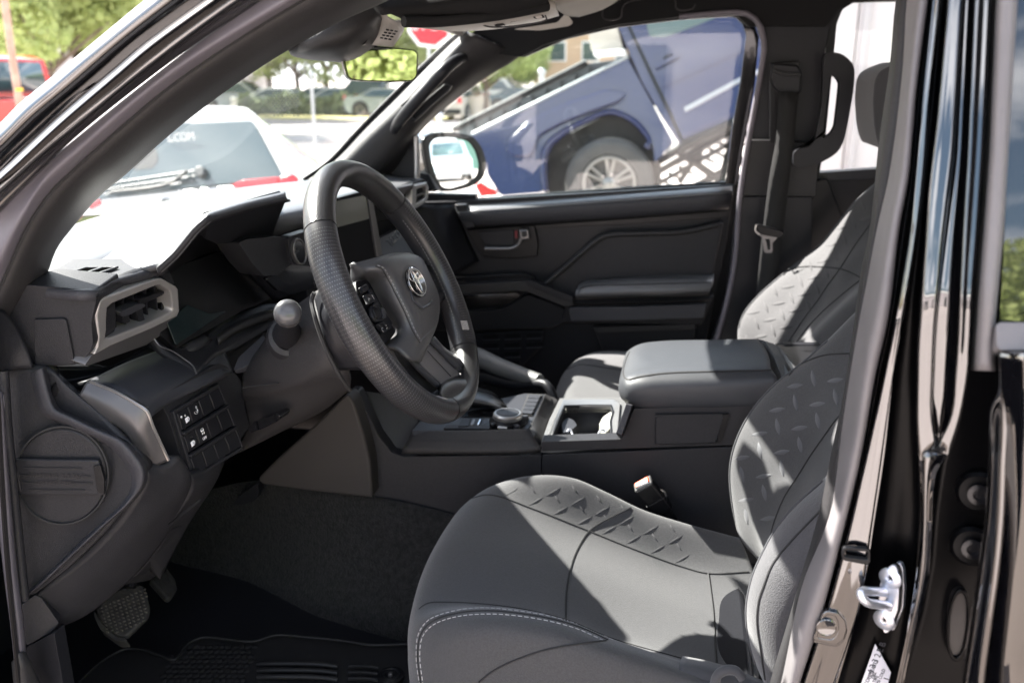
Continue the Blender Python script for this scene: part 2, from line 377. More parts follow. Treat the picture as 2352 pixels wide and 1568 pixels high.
# ---- trees
def crown_mesh(nm, n, R, H, leaf, m):
    K = 16; cs = rng.normal(0, 1, (K, 3)); cs /= np.linalg.norm(cs, axis=1)[:, None]; cs *= rng.uniform(.25, .8, (K, 1))*np.array([R, R, H]); rad = rng.uniform(.28, .5, K)*R
    ci = rng.integers(0, K, n); p = rng.normal(0, 1, (n, 3)); p /= np.linalg.norm(p, axis=1)[:, None]; p = cs[ci]+p*(rad[ci]*rng.uniform(.45, 1.05, n)**.6)[:, None]
    a = rng.normal(0, 1, (n, 3)); a /= np.linalg.norm(a, axis=1)[:, None]; b = np.cross(a, rng.normal(0, 1, (n, 3))); b /= np.linalg.norm(b, axis=1)[:, None]
    s = (leaf*rng.uniform(.6, 1.4, n))[:, None]; V = np.stack([p-a*s, p-b*s*.6, p+a*s, p+b*s*.6], 1).reshape(-1, 3)
    me = bpy.data.meshes.new(nm); me.from_pydata(V.tolist(), [], np.arange(4*n).reshape(n, 4).tolist()); me.materials.append(m); return me
def trunk_mesh(nm, h, r, R, H):
    V = []; Fc = []
    def limb(a, b, r0, r1):
        a, b = Vector(a), Vector(b); t = (b-a).normalized(); s = t.orthogonal().normalized(); q = t.cross(s); o = len(V)
        for p, rr in ((a, r0), ((a+b)/2+s*r0*.5, (r0+r1)/2), (b, r1)):
            for j in range(7): V.append(p+s*rr*math.cos(j*.8976)+q*rr*math.sin(j*.8976))
        for i in range(2):
            for j in range(7): Fc.append((o+i*7+j, o+i*7+(j+1) % 7, o+i*7+7+(j+1) % 7, o+i*7+7+j))
    limb((0, 0, 0), (0, 0, h), r, r*.7)
    for k in range(7):
        q = k*.9+.3; limb((0, 0, h*(.75+.04*k)), (R*.65*math.cos(q), R*.65*math.sin(q), h+H*(.35+.11*k)), r*.45, r*.12)
    me = bpy.data.meshes.new(nm); me.from_pydata([tuple(v) for v in V], [], Fc); me.materials.append(m_bark); me.shade_smooth(); return me
TREES = [(crown_mesh('crown', 15000, 3.6, 3.1, .12, m), trunk_mesh('trunk', 2.3, .17, 3.0, 2.6)) for m in (m_leaf, m_leaf2, m_leaf)]
def tree(name, x, y, s, k, label, group=None, dz=0):
    t = thing(name, label, 'tree', (x, y, GZ), group)
    c, tr = TREES[k]
    a = bpy.data.objects.new('crown', c); COL.objects.link(a); a.parent = t; a.location = (0, 0, (4.5+dz)*s); a.scale = (s, s, s*.95); a.rotation_euler.z = rng.uniform(0, 6)
    b = bpy.data.objects.new('trunk', tr); COL.objects.link(b); b.parent = t; b.scale = (s, s, s*(1+dz*.3))
    return t
def at(u, y): p = Y(u, 250, y); return p.x
tree('street_tree', at(685, 47), 47, 1.05, 0, 'leafy tree with a bare trunk seen through the windshield, right of the galvanised post')
tree('street_tree', at(560, 50), 50, 1.15, 2, 'broad pale green tree above the white car roof, seen through the windshield')
tree('street_tree', at(820, 52), 52, 1.1, 0, 'green tree behind the rear-view mirror, beyond the street')
tree('street_tree', at(960, 50), 50, 1.0, 2, 'green tree under the red octagonal sign, beyond the street')
tree('street_tree', at(1115, 40), 40, .8, 1, 'slim tree with its trunk rising beside the passenger mirror')
tree('street_tree', at(1190, 56), 56, .75, 1, 'small dark green tree in front of the tan building')
tree('street_tree', at(120, 26), 26, 1.15, 0, 'tall yellow-green tree right of the wooden utility pole')
tree('street_tree', at(270, 30), 30, 1.2, 2, 'yellow-green tree above the windshield pillar, second from the utility pole')
tree('street_tree', at(400, 40), 40, 1.3, 0, 'pale tree hidden behind the black windshield pillar')
for u_, y_, s_, k_ in ((500, 54, 1.3, 2), (620, 58, 1.35, 0), (750, 60, 1.3, 2), (890, 58, 1.25, 0), (1010, 62, 1.2, 2), (190, 38, 1.5, 0), (30, 42, 1.5, 2), (-60, 34, 1.3, 0)):
    tree('background_tree', at(u_, y_), y_, s_, k_, 'one of the pale green trees filling the background beyond the street', 'trees in the far background')
for i, (x, y, s, k) in enumerate([(11, -20, 1.1, 0), (14.5, -22, 1.2, 2), (8.5, -23, 1.2, 0), (18, -18.5, 1.0, 2), (26, -20, 1.2, 0), (19, -24, 1.3, 2), (30, -13, 1.2, 1), (36, -6, 1.1, 2), (34, -24, 1.4, 0), (24, -30, 1.4, 2), (60, 3, 1.3, 0), (62, 14, 1.4, 2)]):
    tree('rear_tree', x, y, s, k, 'green tree of the row reflected in the mirrors', 'trees along the back of the lot')

# ---- hedge beyond the street
hd = mesh('h', [(0, 0, 0)], [], m_hedge); bpy.data.objects.remove(hd)
n = 9000; hx = rng.uniform(at(560, 43.5), at(900, 43.5), n); hy = rng.uniform(43, 44.4, n); hz = GZ+.1+rng.uniform(0, 1, n)**.7*(.85+.15*np.sin(hx*2.1))
a = rng.normal(0, .10, (n, 3)); b = rng.normal(0, .10, (n, 3)); P = np.c_[hx, hy, hz]
h = mesh('hedge', np.stack([P-a, P-b, P+a, P+b], 1).reshape(-1, 3), np.arange(4*n).reshape(n, 4), m_hedge); stuff(h)
tag(h, 'low clipped hedge along the far side of the street, below the tree', 'hedge')

# ---- posts, pole, sign
def post(u, y, h_, r, label):
    t = thing('steel_post', label, 'post', (at(u, y), y, GZ), None); x = at(u, y)
    lathe('pole', (x, y, GZ), (0, 0, 1), [(r*1.8, 0), (r*1.8, .02), (r, .03), (r, h_)], m_galv, t, 14)
    lathe('cap', (x, y, GZ+h_), (0, 0, 1), [(r*1.4, 0), (r*1.4, .05), (r*.5, .09)], m_galv, t, 14)
post(719, 17.5, 1.93, .032, 'thin galvanised post seen through the windshield, between the trees')
post(1244, 16, 1.95, .05, 'grey post in front of the tan building, above the tilted truck bed')
post(1009, 14, 1.25, .05, 'short pale post beside the top of the passenger mirror')
t = thing('utility_pole', 'weathered wooden utility pole at the far left in front of the red pickup', 'pole', (at(48, 12), 12, GZ))
tube('pole', [Y(60, 330, 12)-Vector((0, 0, .8)), Y(28, 130, 12), Y(2, -60, 12)], .055, m_wood, t, 12, 12, False)
tube('yellow_band', [Y(43.5, 203, 12), Y(44.5, 209, 12)], .0575, mat('yellow_band', (.8, .5, .03), .5), t, 2, 12, False)
t = thing('stop_sign', 'red octagonal stop sign with a white rim hanging in view under the overhead console', 'traffic sign', (at(988, 15), 15, GZ))
def octo(r): return [(988+r*math.cos(math.radians(22.5+45*k+8)), 60+r*math.sin(math.radians(22.5+45*k+8))) for k in range(8)]
slab('rim', octo(54), yy(15), m_signw, t, .004, 0); slab('face', octo(46), yy(15), m_signr, t, .004, 0, up=.006)
lathe('post', (at(988, 15.05), 15.06, GZ), (0, 0, 1), [(.03, 0), (.03, 2.75)], m_galv, t, 10)
def text(name, s, o, ex, ey, size, m, parent=None, th=.0002, align='CENTER'):
    c = bpy.data.curves.new(name, 'FONT'); c.body = s; c.size = size; c.extrude = th; c.align_x = align; c.align_y = 'CENTER'
    x = Vector(ex).normalized(); yv = Vector(ey); yv = (yv-x*yv.dot(x)).normalized(); z = x.cross(yv)
    ob = bpy.data.objects.new(name, c); COL.objects.link(ob); dg = bpy.context.evaluated_depsgraph_get(); dg.update()
    me = bpy.data.meshes.new_from_object(ob.evaluated_get(dg)); bpy.data.objects.remove(ob)
    q = bpy.data.objects.new(name, me); COL.objects.link(q); me.materials.clear(); me.materials.append(m)
    base = Vector(parent['base']) if parent is not None and 'base' in parent else Vector((0, 0, 0))
    M_ = Matrix((x, yv, z)).transposed().to_4x4(); q.parent = parent; q.matrix_local = Matrix.Translation(Vector(o)-base) @ M_
    return q
text('lettering', 'STOP', Y(988, 58, 14.985), (1, 0, -.02), (0, 0, 1), .27, m_signw, t, .002)

# ---- vehicles: a side profile lofted across the width, in the vehicle's own frame (x forward, y left)
def car(name, label, loc, rz, m_body, kind='suv', group=None, glassm=None, s=1.0):
    glassm = glassm or m_cglass
    t = thing(name, label, {'suv': 'car', 'pickup': 'pickup truck', 'van': 'car', 'sedan': 'car'}[kind], loc, group)
    M_ = Matrix.Translation(Vector(loc)) @ Matrix.Rotation(rz, 4, 'Z') @ Matrix.Scale(s, 4)
    if kind in ('suv', 'van'):
        Pf = [(-2.3, .42), (-2.36, .9), (-2.28, 1.05), (-2.12, 1.68), (-1.9, 1.76), (.1, 1.78), (.45, 1.72), (1.15, 1.16), (2.05, 1.05), (2.3, .9), (2.36, .45), (2.2, .3), (-2.2, .3)]
        G = [(-2.02, 1.13), (-1.93, 1.58), (-1.75, 1.63), (.22, 1.64), (.95, 1.13)]
    elif kind == 'sedan':
        Pf = [(-2.25, .4), (-2.3, .85), (-2.2, 1.0), (-1.55, 1.06), (-.85, 1.42), (.3, 1.44), (1.15, 1.0), (2.0, .88), (2.27, .7), (2.3, .4), (2.1, .25), (-2.1, .25)]
        G = [(-1.35, 1.04), (-.82, 1.34), (.25, 1.35), (.98, 1.0)]
    else:
        Pf = [(-2.75, .55), (-2.8, 1.15), (-.75, 1.18), (-.72, 1.85), (-.55, 1.92), (.6, 1.92), (.85, 1.86), (1.4, 1.28), (2.5, 1.18), (2.75, 1.0), (2.8, .5), (2.6, .4), (-2.6, .42)]
        G = [(-.62, 1.25), (-.58, 1.75), (.68, 1.77), (1.2, 1.25)]
    W = .93; V = []; Fc = []; k = len(Pf); zr = max(z for _, z in Pf)
    for yv_, sc in ((-W*.97, 0), (-W, .5), (-W*.9, 1), (W*.9, 1), (W, .5), (W*.97, 0)):
        for x, z in Pf:
            tp = max(0, (z-1.05)/(zr-1.05)); yy_ = yv_*(1-.17*tp) ; V.append(M_ @ Vector((x*(1-.012*(1-sc)), yy_, z if sc == 1 else z-.03*(1-sc)*(z > 1))))
    for i in range(5):
        for j in range(k): Fc.append((i*k+j, i*k+(j+1) % k, (i+1)*k+(j+1) % k, (i+1)*k+j))
    Fc += [tuple(range(k)), tuple(range(6*k-1, 5*k-1, -1))]
    o = mesh('body', V, Fc, m_body, t, 40, [bev(.04, 2, 25)])
    for sd in (-1, 1):
        V = [M_ @ Vector((x, sd*(W*(1-.17*max(0, (z-1.05)/(zr-1.05)))+.006), z)) for x, z in G]; Vi = [v-(M_.to_3x3() @ Vector((0, sd*.02, 0))) for v in V]; q = len(V)
        mesh('side_window', V+Vi, [tuple(range(q)), tuple(range(2*q-1, q-1, -1))]+[(i, i+q, (i+1) % q+q, (i+1) % q) for i in range(q)], glassm, t, 30)
        for xw in ((-1.45, 1.5) if kind != 'pickup' else (-1.75, 1.8)):
            c = M_ @ Vector((xw, sd*(W-.10), .36)); ax = M_.to_3x3() @ Vector((0, sd, 0))
            tw = sub(lathe('wheel', c, ax, [(.36, -.1), (.38, -.06), (.38, .08), (.34, .125), (.25, .128), (.24, .10)], m_tyre, t, 22))
            lathe('rim', c, ax, [(.235, .06), (.235, .118), (.2, .12), (.16, .09), (.06, .10), (.05, .125)], m_alloy, tw, 16)
            lathe('wheel_arch', M_ @ Vector((xw, sd*(W-.02), .40)), ax, [(.44, -.05), (.44, .012), (.40, .014)], m_under, t, 22)
    if kind == 'pickup':
        V = [M_ @ Vector(p) for p in [(-2.68, -.75, 1.19), (-.85, -.75, 1.19), (-.85, .75, 1.19), (-2.68, .75, 1.19)]]
        mesh('bed_opening', V, [(0, 1, 2, 3)], m_under, t, mods=[solid(.01)])
    zb = (1.13, 1.62) if kind in ('suv', 'van') else ((1.06, 1.38) if kind == 'sedan' else (1.28, 1.8))
    xb = {'suv': (-2.29, -2.16), 'van': (-2.29, -2.16), 'sedan': (-1.6, -.95), 'pickup': (-.77, -.75)}[kind]
    V = [M_ @ Vector(p) for p in [(xb[0], -.72, zb[0]), (xb[0], .72, zb[0]), (xb[1], .64, zb[1]), (xb[1], -.64, zb[1])]]
    mesh('rear_window', V, [(0, 1, 2, 3)], glassm, t, mods=[solid(.012, 1)])
    xf = {'suv': (1.18, .5), 'van': (1.18, .5), 'sedan': (1.13, .37), 'pickup': (1.38, .88)}[kind]; zf = {'suv': (1.2, 1.7), 'van': (1.2, 1.7), 'sedan': (1.05, 1.4), 'pickup': (1.32, 1.82)}[kind]
    V = [M_ @ Vector(p) for p in [(xf[0], -.74, zf[0]), (xf[0], .74, zf[0]), (xf[1], .66, zf[1]), (xf[1], -.66, zf[1])]]
    mesh('windscreen', V, [(0, 1, 2, 3)], glassm, t, mods=[solid(.012, 0)])
    for sd in (-1, 1):
        bx = {'suv': -2.345, 'van': -2.345, 'sedan': -2.285, 'pickup': -2.785}[kind]
        box('tail_lamp', M_ @ Vector((bx, sd*.80, .98)), (.05, .2, .26), m_tail, t, M_.to_3x3(), .02)
        box('headlamp', M_ @ Vector((-bx-.06, sd*.72, .86)), (.08, .34, .16), m_signw, t, M_.to_3x3(), .02)
    box('bumper', M_ @ Vector(({'pickup': -2.83}.get(kind, -2.36), 0, .5)), (.12, 1.7, .2), m_under, t, M_.to_3x3(), .03)
    return t
def g(u, y): return (at(u, y), y, GZ)
car('parked_car', 'white parked car beyond the street, behind the galvanised post', g(640, 44.5), math.pi, m_whitep, 'sedan', s=1.0)
car('parked_car', 'pale silver car parked beyond the street, left of the tree trunk', g(556, 48), 0.1, m_silverp, 'suv')
car('parked_car', 'silver car parked beyond the hedge, right of the tree trunk', g(735, 47), math.pi, m_silverp, 'sedan')
car('parked_car', 'white car under the rear-view mirror, beyond the hedge', g(800, 46), 0, m_whitep, 'sedan')
car('parked_truck', 'dark teal pickup below the rear-view mirror', g(858, 45), math.pi, m_dkblue, 'pickup')
car('parked_car', 'light car at the right of the dark teal pickup, left of the far pillar', g(905, 43), 0, m_silverp, 'sedan')
car('minivan', 'beige minivan seen from behind just above the passenger mirror', g(1052, 40), math.pi/2-.05, m_beigep, 'van')
car('parked_truck', 'white pickup parked behind the slim tree trunk', g(1135, 54), 0, m_whitep, 'pickup')
car('parked_car', 'dark blue car parked above the rim of the tilted truck bed', g(1208, 50), 0, m_dkblue, 'sedan')
car('red_pickup', 'bright red pickup at the far left behind the wooden pole', (at(-28, 14.5), 14.5, GZ+.35), math.radians(172), m_red, 'pickup')
car('silver_suv', 'silver boxy car seen only in the passenger mirror', (37.5, 7.0, GZ), math.pi+.05, m_silverp, 'suv')
box('tool_shed', (52, 11.2, GZ+2.3), (3, 3.2, 4.6), mat('dark_green_board', (.02, .06, .05), .5), bv=.02)
tag(bpy.data.objects['tool_shed'], 'dark green boxy building behind the silver car in the passenger mirror', 'shed')

# ---- white vehicle ahead, seen through the windshield from behind
sv = thing('white_suv', 'white car seen from behind through the windshield with red tail lamps', 'car', (at(400, 6.6), 6.6, GZ))
sp = PL((200, 460, 6.25), (660, 400, 6.0), (560, 250, 6.35))
slab('tailgate', rnd([(60, 520), (100, 470), (235, 452), (535, 423), (560, 418), (690, 408), (700, 460), (690, 700), (60, 760)], 10), sp, m_whitep, sv, .25, .02)
gl = sub(slab('rear_window', rnd([(150, 470), (215, 290), (300, 268), (440, 283), (578, 277), (588, 290), (650, 404), (640, 412), (540, 421), (450, 430)], 12), sp, m_cglassL, sv, .02, .004, up=.004))
slab('body_shell', rnd([(120, 520), (200, 262), (330, 240), (460, 239), (562, 243), (590, 268), (612, 300), (668, 400), (690, 412), (690, 500)], 14), sp, m_whitep, sv, 3.6, .05, up=-.02)
slab('pillar', rnd([(586, 280), (600, 290), (664, 398), (652, 405)], 3), sp, m_whitep, sv, .03, .004, up=.008)
slab('tail_lamp', rnd([(530, 428), (560, 415), (640, 408), (640, 428), (545, 433)], 4), sp, m_tail, sv, .05, .006, up=.012)
slab('tail_lamp', rnd([(642, 408), (676, 400), (685, 410), (684, 428), (642, 430)], 4), sp, m_tail, sv, .05, .006, up=.014)
slab('tail_lamp', rnd([(205, 470), (232, 458), (233, 468), (207, 482)], 3), sp, m_tail, sv, .05, .004, up=.012)
slab('wiper_base', [(467+12*math.cos(k*.628), 399+13*math.sin(k*.628)) for k in range(10)], sp, mat('wiper_grey', (.035, .04, .04), .5), sv, .06, .01, up=.05)
tube('wiper_arm', [sp(438, 390)-Vector((0, .05, 0)), sp(400, 418)-Vector((0, .05, 0)), sp(262, 440)-Vector((0, .05, 0))], .012, m_under, sv, 12, 6)
for i in range(16):
    u = 246+i*13.2; v = 446-i*1.95
    tube('guard_bar', [sp(u, v-26)-Vector((0, .02, 0)), sp(u+2, v-2)-Vector((0, .02, 0))], .005, MATS['wiper_grey'], gl, 2, 5, False)
for k in (0, 1, 2): tube('guard_rail', [sp(242, 446-k*12)-Vector((0, .024, 0)), sp(452, 415-k*12)-Vector((0, .024, 0))], .005, MATS['wiper_grey'], gl, 2, 5, False)
slab('headrest', rnd([(305, 392), (312, 345), (360, 340), (366, 372), (350, 388)], 8), sp, m_under, gl, .006, .002, up=.006)
o1 = [(385+13*math.cos(k*.3142), 463+6*math.sin(k*.3142)) for k in range(20)]; o2 = [(385+9.5*math.cos(k*.3142), 463+4*math.sin(k*.3142)) for k in range(20)]
ring('emblem', o1, o2, sp, m_under, sv, .03, .002, up=.012)
_a, _b = sp(372, 318), sp(458, 312)
text('lettering', 'E.COM', (_a+_b)/2+Vector((.02, -.03, 0)), _b-_a, (0, 0, 1), .09, m_signw, gl, .001)
for uu, vv in ((250, 520), (640, 470)):
    c = sp(uu, vv); c.z = GZ+.38; lathe('wheel', c+Vector((0, .5, 0)), (1, -.25, 0), [(.3, -.12), (.38, -.1), (.38, .1), (.3, .12)], m_tyre, sv, 22)

# ---- blue pickup tilted up on a display ramp
bt = thing('tilted_pickup', 'metallic blue pickup parked nose-up on a steel ramp outside the passenger window', 'pickup truck', (at(1400, 8.6), 8.9, GZ))
by = PL((1100, 400, 8.28), (1600, 400, 8.28), (1300, 150, 8.52))
bed = [(1081, 310), (1120, 290), (1441, 133), (1547, 327), (1504, 374), (1500, 340), (1494, 320), (1470, 285), (1437, 262), (1401, 253), (1365, 262), (1310, 290), (1267, 318), (1250, 345), (1246, 380), (1247, 442), (1150, 450), (1118, 400), (1112, 355), (1090, 335)]
sub(slab('bed_side', rnd(bed, 8), by, m_blue, bt, .10, .02, 3)); BS = bpy.data.objects[-1] if False else None
slab('bulge', rnd([(1162, 345), (1175, 318), (1215, 280), (1300, 240), (1395, 208), (1440, 215), (1425, 235), (1360, 258), (1290, 285), (1240, 312), (1222, 360), (1180, 362)], 10), by, m_blue, bt, .08, .05, 4, up=.05)
slab('bed_rail', [(1083, 306), (1442, 128), (1444, 134), (1086, 312)], by, m_galv, bt, .12, .01, up=.02)
slab('far_bed_side', [(1044, 300), (1346, 146), (1460, 132), (1470, 190), (1120, 350)], yy(9.9), mat('bed_liner', (.10, .11, .115), .6), bt, .08, .01)
for i in range(9):
    u = 1090+i*33; v = 290-i*16.5
    slab('liner_rib', [(u, v-4), (u+4, v-6), (u+4, v+24), (u, v+26)], yy(9.86), m_under, bt, .03, .004)
tube('far_rail', [Y(1040, 298, 9.88), Y(1347, 143, 9.88)], .035, m_under, bt, 2, 8, False)
slab('bed_floor', [(1083, 312), (1441, 136), (1500, 250), (1120, 380)], yy(9.2), m_under, bt, .5, 0)
cab = [(1395, 20), (1421, 65), (1448, 128), (1475, 190), (1520, 270), (1562, 333), (1690, 276), (1860, 195), (1900, -60), (1400, -120)]
slab('cab', rnd(cab, 6), by, m_blue, bt, 1.7, .04, 3, up=.015)
slab('door', rnd([(1446, 66), (1500, 178), (1540, 262), (1566, 318), (1690, 262), (1860, 180), (1880, -60), (1420, -80)], 5), by, m_blue, bt, .04, .012, up=.03)
slab('side_window', rnd([(1474, 18), (1493, 88), (1530, 88), (1680, 30), (1720, -60), (1470, -60)], 8), by, mat('pale_car_glass', (.10, .14, .135), .1), bt, .02, .004, up=.036)
slab('shut_line', [(1441, 62), (1447, 60), (1502, 176), (1544, 262), (1570, 322), (1562, 324), (1536, 264), (1494, 178)], by, m_under, bt, .004, 0, up=.034)
slab('swage_line', rnd([(1520, 200), (1700, 118), (1860, 40), (1860, 46), (1700, 124), (1522, 206)], 2), by, m_blue, bt, .01, .006, up=.05)
dh = sub(slab('door_handle', rnd([(1503, 152), (1556, 127), (1563, 134), (1508, 163)], 3), by, m_blue, bt, .03, .012, 3, up=.07))
slab('handle_recess', rnd([(1521, 140), (1530, 129), (1546, 126), (1548, 140), (1534, 150)], 4), by, m_under, dh, .01, .002, up=.034)
slab('side_moulding', rnd([(1571, 249), (1700, 180), (1860, 110), (1862, 118), (1700, 191), (1574, 260)], 3), by, silver, bt, .02, .006, up=.045)
slab('rocker', [(1562, 322), (1700, 262), (1870, 180), (1880, 196), (1700, 280), (1560, 345)], by, m_under, bt, .3, .02, up=.02)
slab('rear_cab_window', rnd([(1353, 84), (1358, 118), (1432, 112), (1418, 60), (1345, 60)], 5), yy(8.6), m_beigep, bt, .9, .01)
slab('cab_back_rail', [(1362, 119), (1434, 113), (1440, 128), (1366, 132)], yy(8.5), m_signw, bt, .2, .01)
fl = [(1247, 440), (1240, 395), (1243, 352), (1256, 325), (1290, 298), (1340, 272), (1400, 250), (1440, 260), (1475, 285), (1497, 320), (1494, 335), (1487, 325)]
fi = [(1262, 440), (1258, 395), (1260, 360), (1270, 338), (1300, 312), (1345, 287), (1398, 266), (1433, 275), (1464, 298), (1486, 328), (1487, 340), (1480, 335)]
loft('wheel_arch_flare', [[by(*p)-Vector((0, .03, 0)) for p in fl], [by(*p)-Vector((0, .08, 0)) for p in [((a[0]+b[0])/2, (a[1]+b[1])/2) for a, b in zip(fl, fi)]], [by(*p) for p in fi]], m_blue, bt, 40, 8, .02)
slab('wheel_well', rnd([(1250, 460), (1250, 360), (1275, 322), (1400, 258), (1450, 272), (1500, 345), (1520, 400), (1500, 470)], 12), yy(8.55), m_under, bt, .4, .01)
wc = Y(1399, 421, 8.33); ax = Vector((0, -1, 0))
wh = sub(lathe('wheel', wc, ax, [(.36, -.24), (.415, -.2), (.42, 0), (.40, .05), (.36, .075), (.275, .07), (.262, .04), (.25, .03)], m_tyreD, bt, 40))
lathe('rim_barrel', wc, ax, [(.262, -.06), (.262, .06), (.245, .062), (.235, .03), (.20, -.05), (.03, -.08)], mat('rim_dark', (.05, .05, .05), .5), wh, 36)
ring('rim_lip', [(1399+62*math.cos(k*.2094), 421+62*math.sin(k*.2094)) for k in range(30)], [(1399+55*math.cos(k*.2094), 421+55*math.sin(k*.2094)) for k in range(30)], yy(8.26), m_alloy, wh, .02, .004)
lathe('hub', Y(1399, 421, 8.30), ax, [(.06, -.05), (.06, .03), (.035, .05)], m_alloy, wh, 16)
for k in range(6):
    for dd in (-.13, .13):
        q = k*math.pi/3+.5; c0 = Vector((math.cos(q+dd*1.6), 0, math.sin(q+dd*1.6)))*.05; c1 = Vector((math.cos(q+dd*1.25), 0, math.sin(q+dd*1.25)))*.245
        tube('spoke', [Y(1399, 421, 8.29)+c0, Y(1399, 421, 8.275)+c1], .019, m_alloy, wh, 2, 6, False)
    q = k*math.pi/3+.2; lathe('lug_nut', Y(1399, 421, 8.28)+Vector((math.cos(q), 0, math.sin(q)))*.085, ax, [(.012, 0), (.01, .02)], chromeb, wh, 8)
slab('tail_reflector', rnd([(1090, 424), (1100, 420), (1118, 432), (1140, 440), (1142, 449), (1104, 452)], 3), yy(8.35), m_tail, bt, .1, .01)
rpm = thing('display_ramp', 'dark steel display ramp with a barred deck under the tilted blue pickup', 'ramp', (at(1580, 8.7), 8.8, GZ))
for a_, b_, r_ in (((1470, 418), (1700, 290), .035), ((1480, 440), (1720, 305), .025), ((1500, 372), (1700, 268), .04), ((1520, 470), (1760, 340), .04), ((1555, 345), (1690, 440), .04), ((1620, 330), (1560, 420), .03), ((1690, 300), (1640, 470), .04), ((1480, 395), (1600, 325), .02)):
    tube('ramp_rail', [Y(*a_, 8.75), Y(*b_, 8.75)], r_, m_under, rpm, 2, 8, False)
for i in range(9):
    f_ = i/8; tube('deck_bar', [Y(1490+f_*190, 425-f_*108, 8.7), Y(1520+f_*190, 440-f_*108, 9.8)], .022, m_under, rpm, 2, 6, False)
for u_ in (1500, 1700): tube('ramp_leg', [Y(u_, 400, 8.9), Vector((Y(u_, 400, 8.9).x, 8.9, GZ))], .04, m_under, rpm, 2, 8, False)

# ---- buildings
tb = thing('tan_building', 'tan building with white trim and windows beyond the tilted truck bed', 'building', (at(1330, 62), 62, GZ))
bb = Y(1225, 250, 60).x; be = Y(1530, 250, 60).x
box('wall', ((bb+be)/2, 63, GZ+2.6), (be-bb, 6, 5.2), m_tanw, tb, bv=.03)
box('parapet', ((bb+be)/2, 62.9, GZ+5.45), (be-bb+.6, 6.4, .5), m_signw, tb, bv=.03)
for i in range(4):
    wnd = sub(box('window', (bb+1.6+i*2.2, 59.98, GZ+3.6), (1.2, .1, 1.3), m_signw, tb, bv=.01)); box('pane', (bb+1.6+i*2.2, 59.92, GZ+3.6), (1.0, .06, 1.1), m_cglassL, wnd, bv=0)
t2 = thing('cream_building', 'pale building with a low roof behind the trees at the left', 'building', (-62, 60, GZ))
box('wall', (-58, 62, GZ+3.5), (52, 8, 7), m_whw, t2, bv=.03); box('roof', (-58, 61.5, GZ+7.3), (54, 10, .6), m_tanw, t2, bv=.03)
for i in range(8): wnd = sub(box('window', (-80+i*5.6, 57.97, GZ+4.6), (2.4, .1, 1.6), m_signw, t2, bv=0)); box('pane', (-80+i*5.6, 57.9, GZ+4.6), (2.1, .06, 1.3), m_cglassL, wnd, bv=0)
wb = thing('white_building', 'white ribbed metal building filling the rear side window', 'building', (9, 13.3, GZ))
x0 = Y(1742, 250, 13).x
for i in range(26):
    xw = x0+i*.62
    p_ = sub(box('panel', (xw+.3, 13.25, GZ+3.2), (.60, .2, 6.4), m_whw, wb, bv=.012)); box('rib', (xw+.09, 13.12, GZ+3.2), (.10, .08, 6.4), m_whd, p_, bv=.02)
box('roof_edge', (x0+8, 13.2, GZ+6.5), (16.6, .5, .3), m_signw, wb, bv=.02)
bw = thing('service_building', 'long pale service building across the lot behind the photographer', 'building', (8, -16, GZ))
box('wall', (-9, -19, GZ+2.0), (26, 5, 4.0), m_whw, bw, bv=.03); box('door', (-2, -16.48, GZ+1.3), (3, .1, 2.6), m_under, bw, bv=.01); box('fascia', (-9, -16.45, GZ+3.7), (26.2, .12, .5), m_signw, bw, bv=.01)
# ================================================================== THE TRUCK: shell, far side, roof
TX = (.2, 1.5, GZ)
# ---- body shell (structure of the cab that everything sits in)
shell = thing('cab_shell', 'black pickup cab body with pillars, roof and floor, driver side open', 'pickup truck', TX)
box('roof_panel', (.72, 1.47, 1.705), (2.3, 1.44, .02), paint, shell, bv=.008)
box('headliner', (.72, 1.47, 1.68), (2.2, 1.38, .012), lining, shell, bv=.004)
box('floor_pan', (.2, 1.48, .52), (2.9, 1.36, .03), dtrim, shell, bv=0)
box('rear_wall', (1.86, 1.48, 1.1), (.03, 1.4, 1.2), liningD, shell, bv=0)
box('firewall', (-1.14, 1.48, .82), (.03, 1.4, .66), dtrim, shell, bv=0)
box('kick_panel', (-.85, 2.235, .85), (.64, .03, .72), dtrim, shell, bv=0)
box('cowl', (-1.2, 1.48, 1.16), (.26, 1.44, .06), blk, shell, bv=.01)
box('hinge_pillar', (-1.0, .78, .85), (.30, .06, .80), paint, shell, bv=.01)
extr('bonnet', [(-1.16, 1.13), (-1.3, 1.15), (-2.0, 1.10), (-2.3, 1.0), (-2.36, .7), (-2.36, .55), (-1.16, .55)], 'y', .72, 2.26, paint, shell, .03)
extr('sill_panel', [(-.85, .45), (.25, .45), (.25, .60), (-.85, .60)], 'y', .70, .84, paint, shell, .012)
box('far_rocker', (.3, 2.27, .7), (2.9, .05, .56), paint, shell, bv=.01)
# far roof rail and header (dark lining)
rail = [[(1058, 84), (1110, 86), (1190, 74), (1265, 56), (1320, 28), (1400, 22), (1550, 14), (1700, 6), (1800, 2), (2080, -8)],
        [(1062, 86), (1090, 112), (1160, 118), (1240, 103), (1320, 88), (1420, 62), (1550, 40), (1680, 33), (1740, 40), (2080, 30)]]
def up_(r, y): return [Y(u, v, y) for u, v in r]
slab('roof_rail', rnd([(1062, 86), (1072, 97), (1096, 118), (1196, 131), (1250, 103), (1330, 78), (1420, 57), (1550, 40), (1650, 34), (1690, 35), (1720, 60), (1900, 60), (1925, 22), (1960, 4), (2110, -4), (2150, -60), (1500, -70), (1300, -20), (1190, 20)], 5), yy(2.10), liningD, shell, .05, .012, 3)
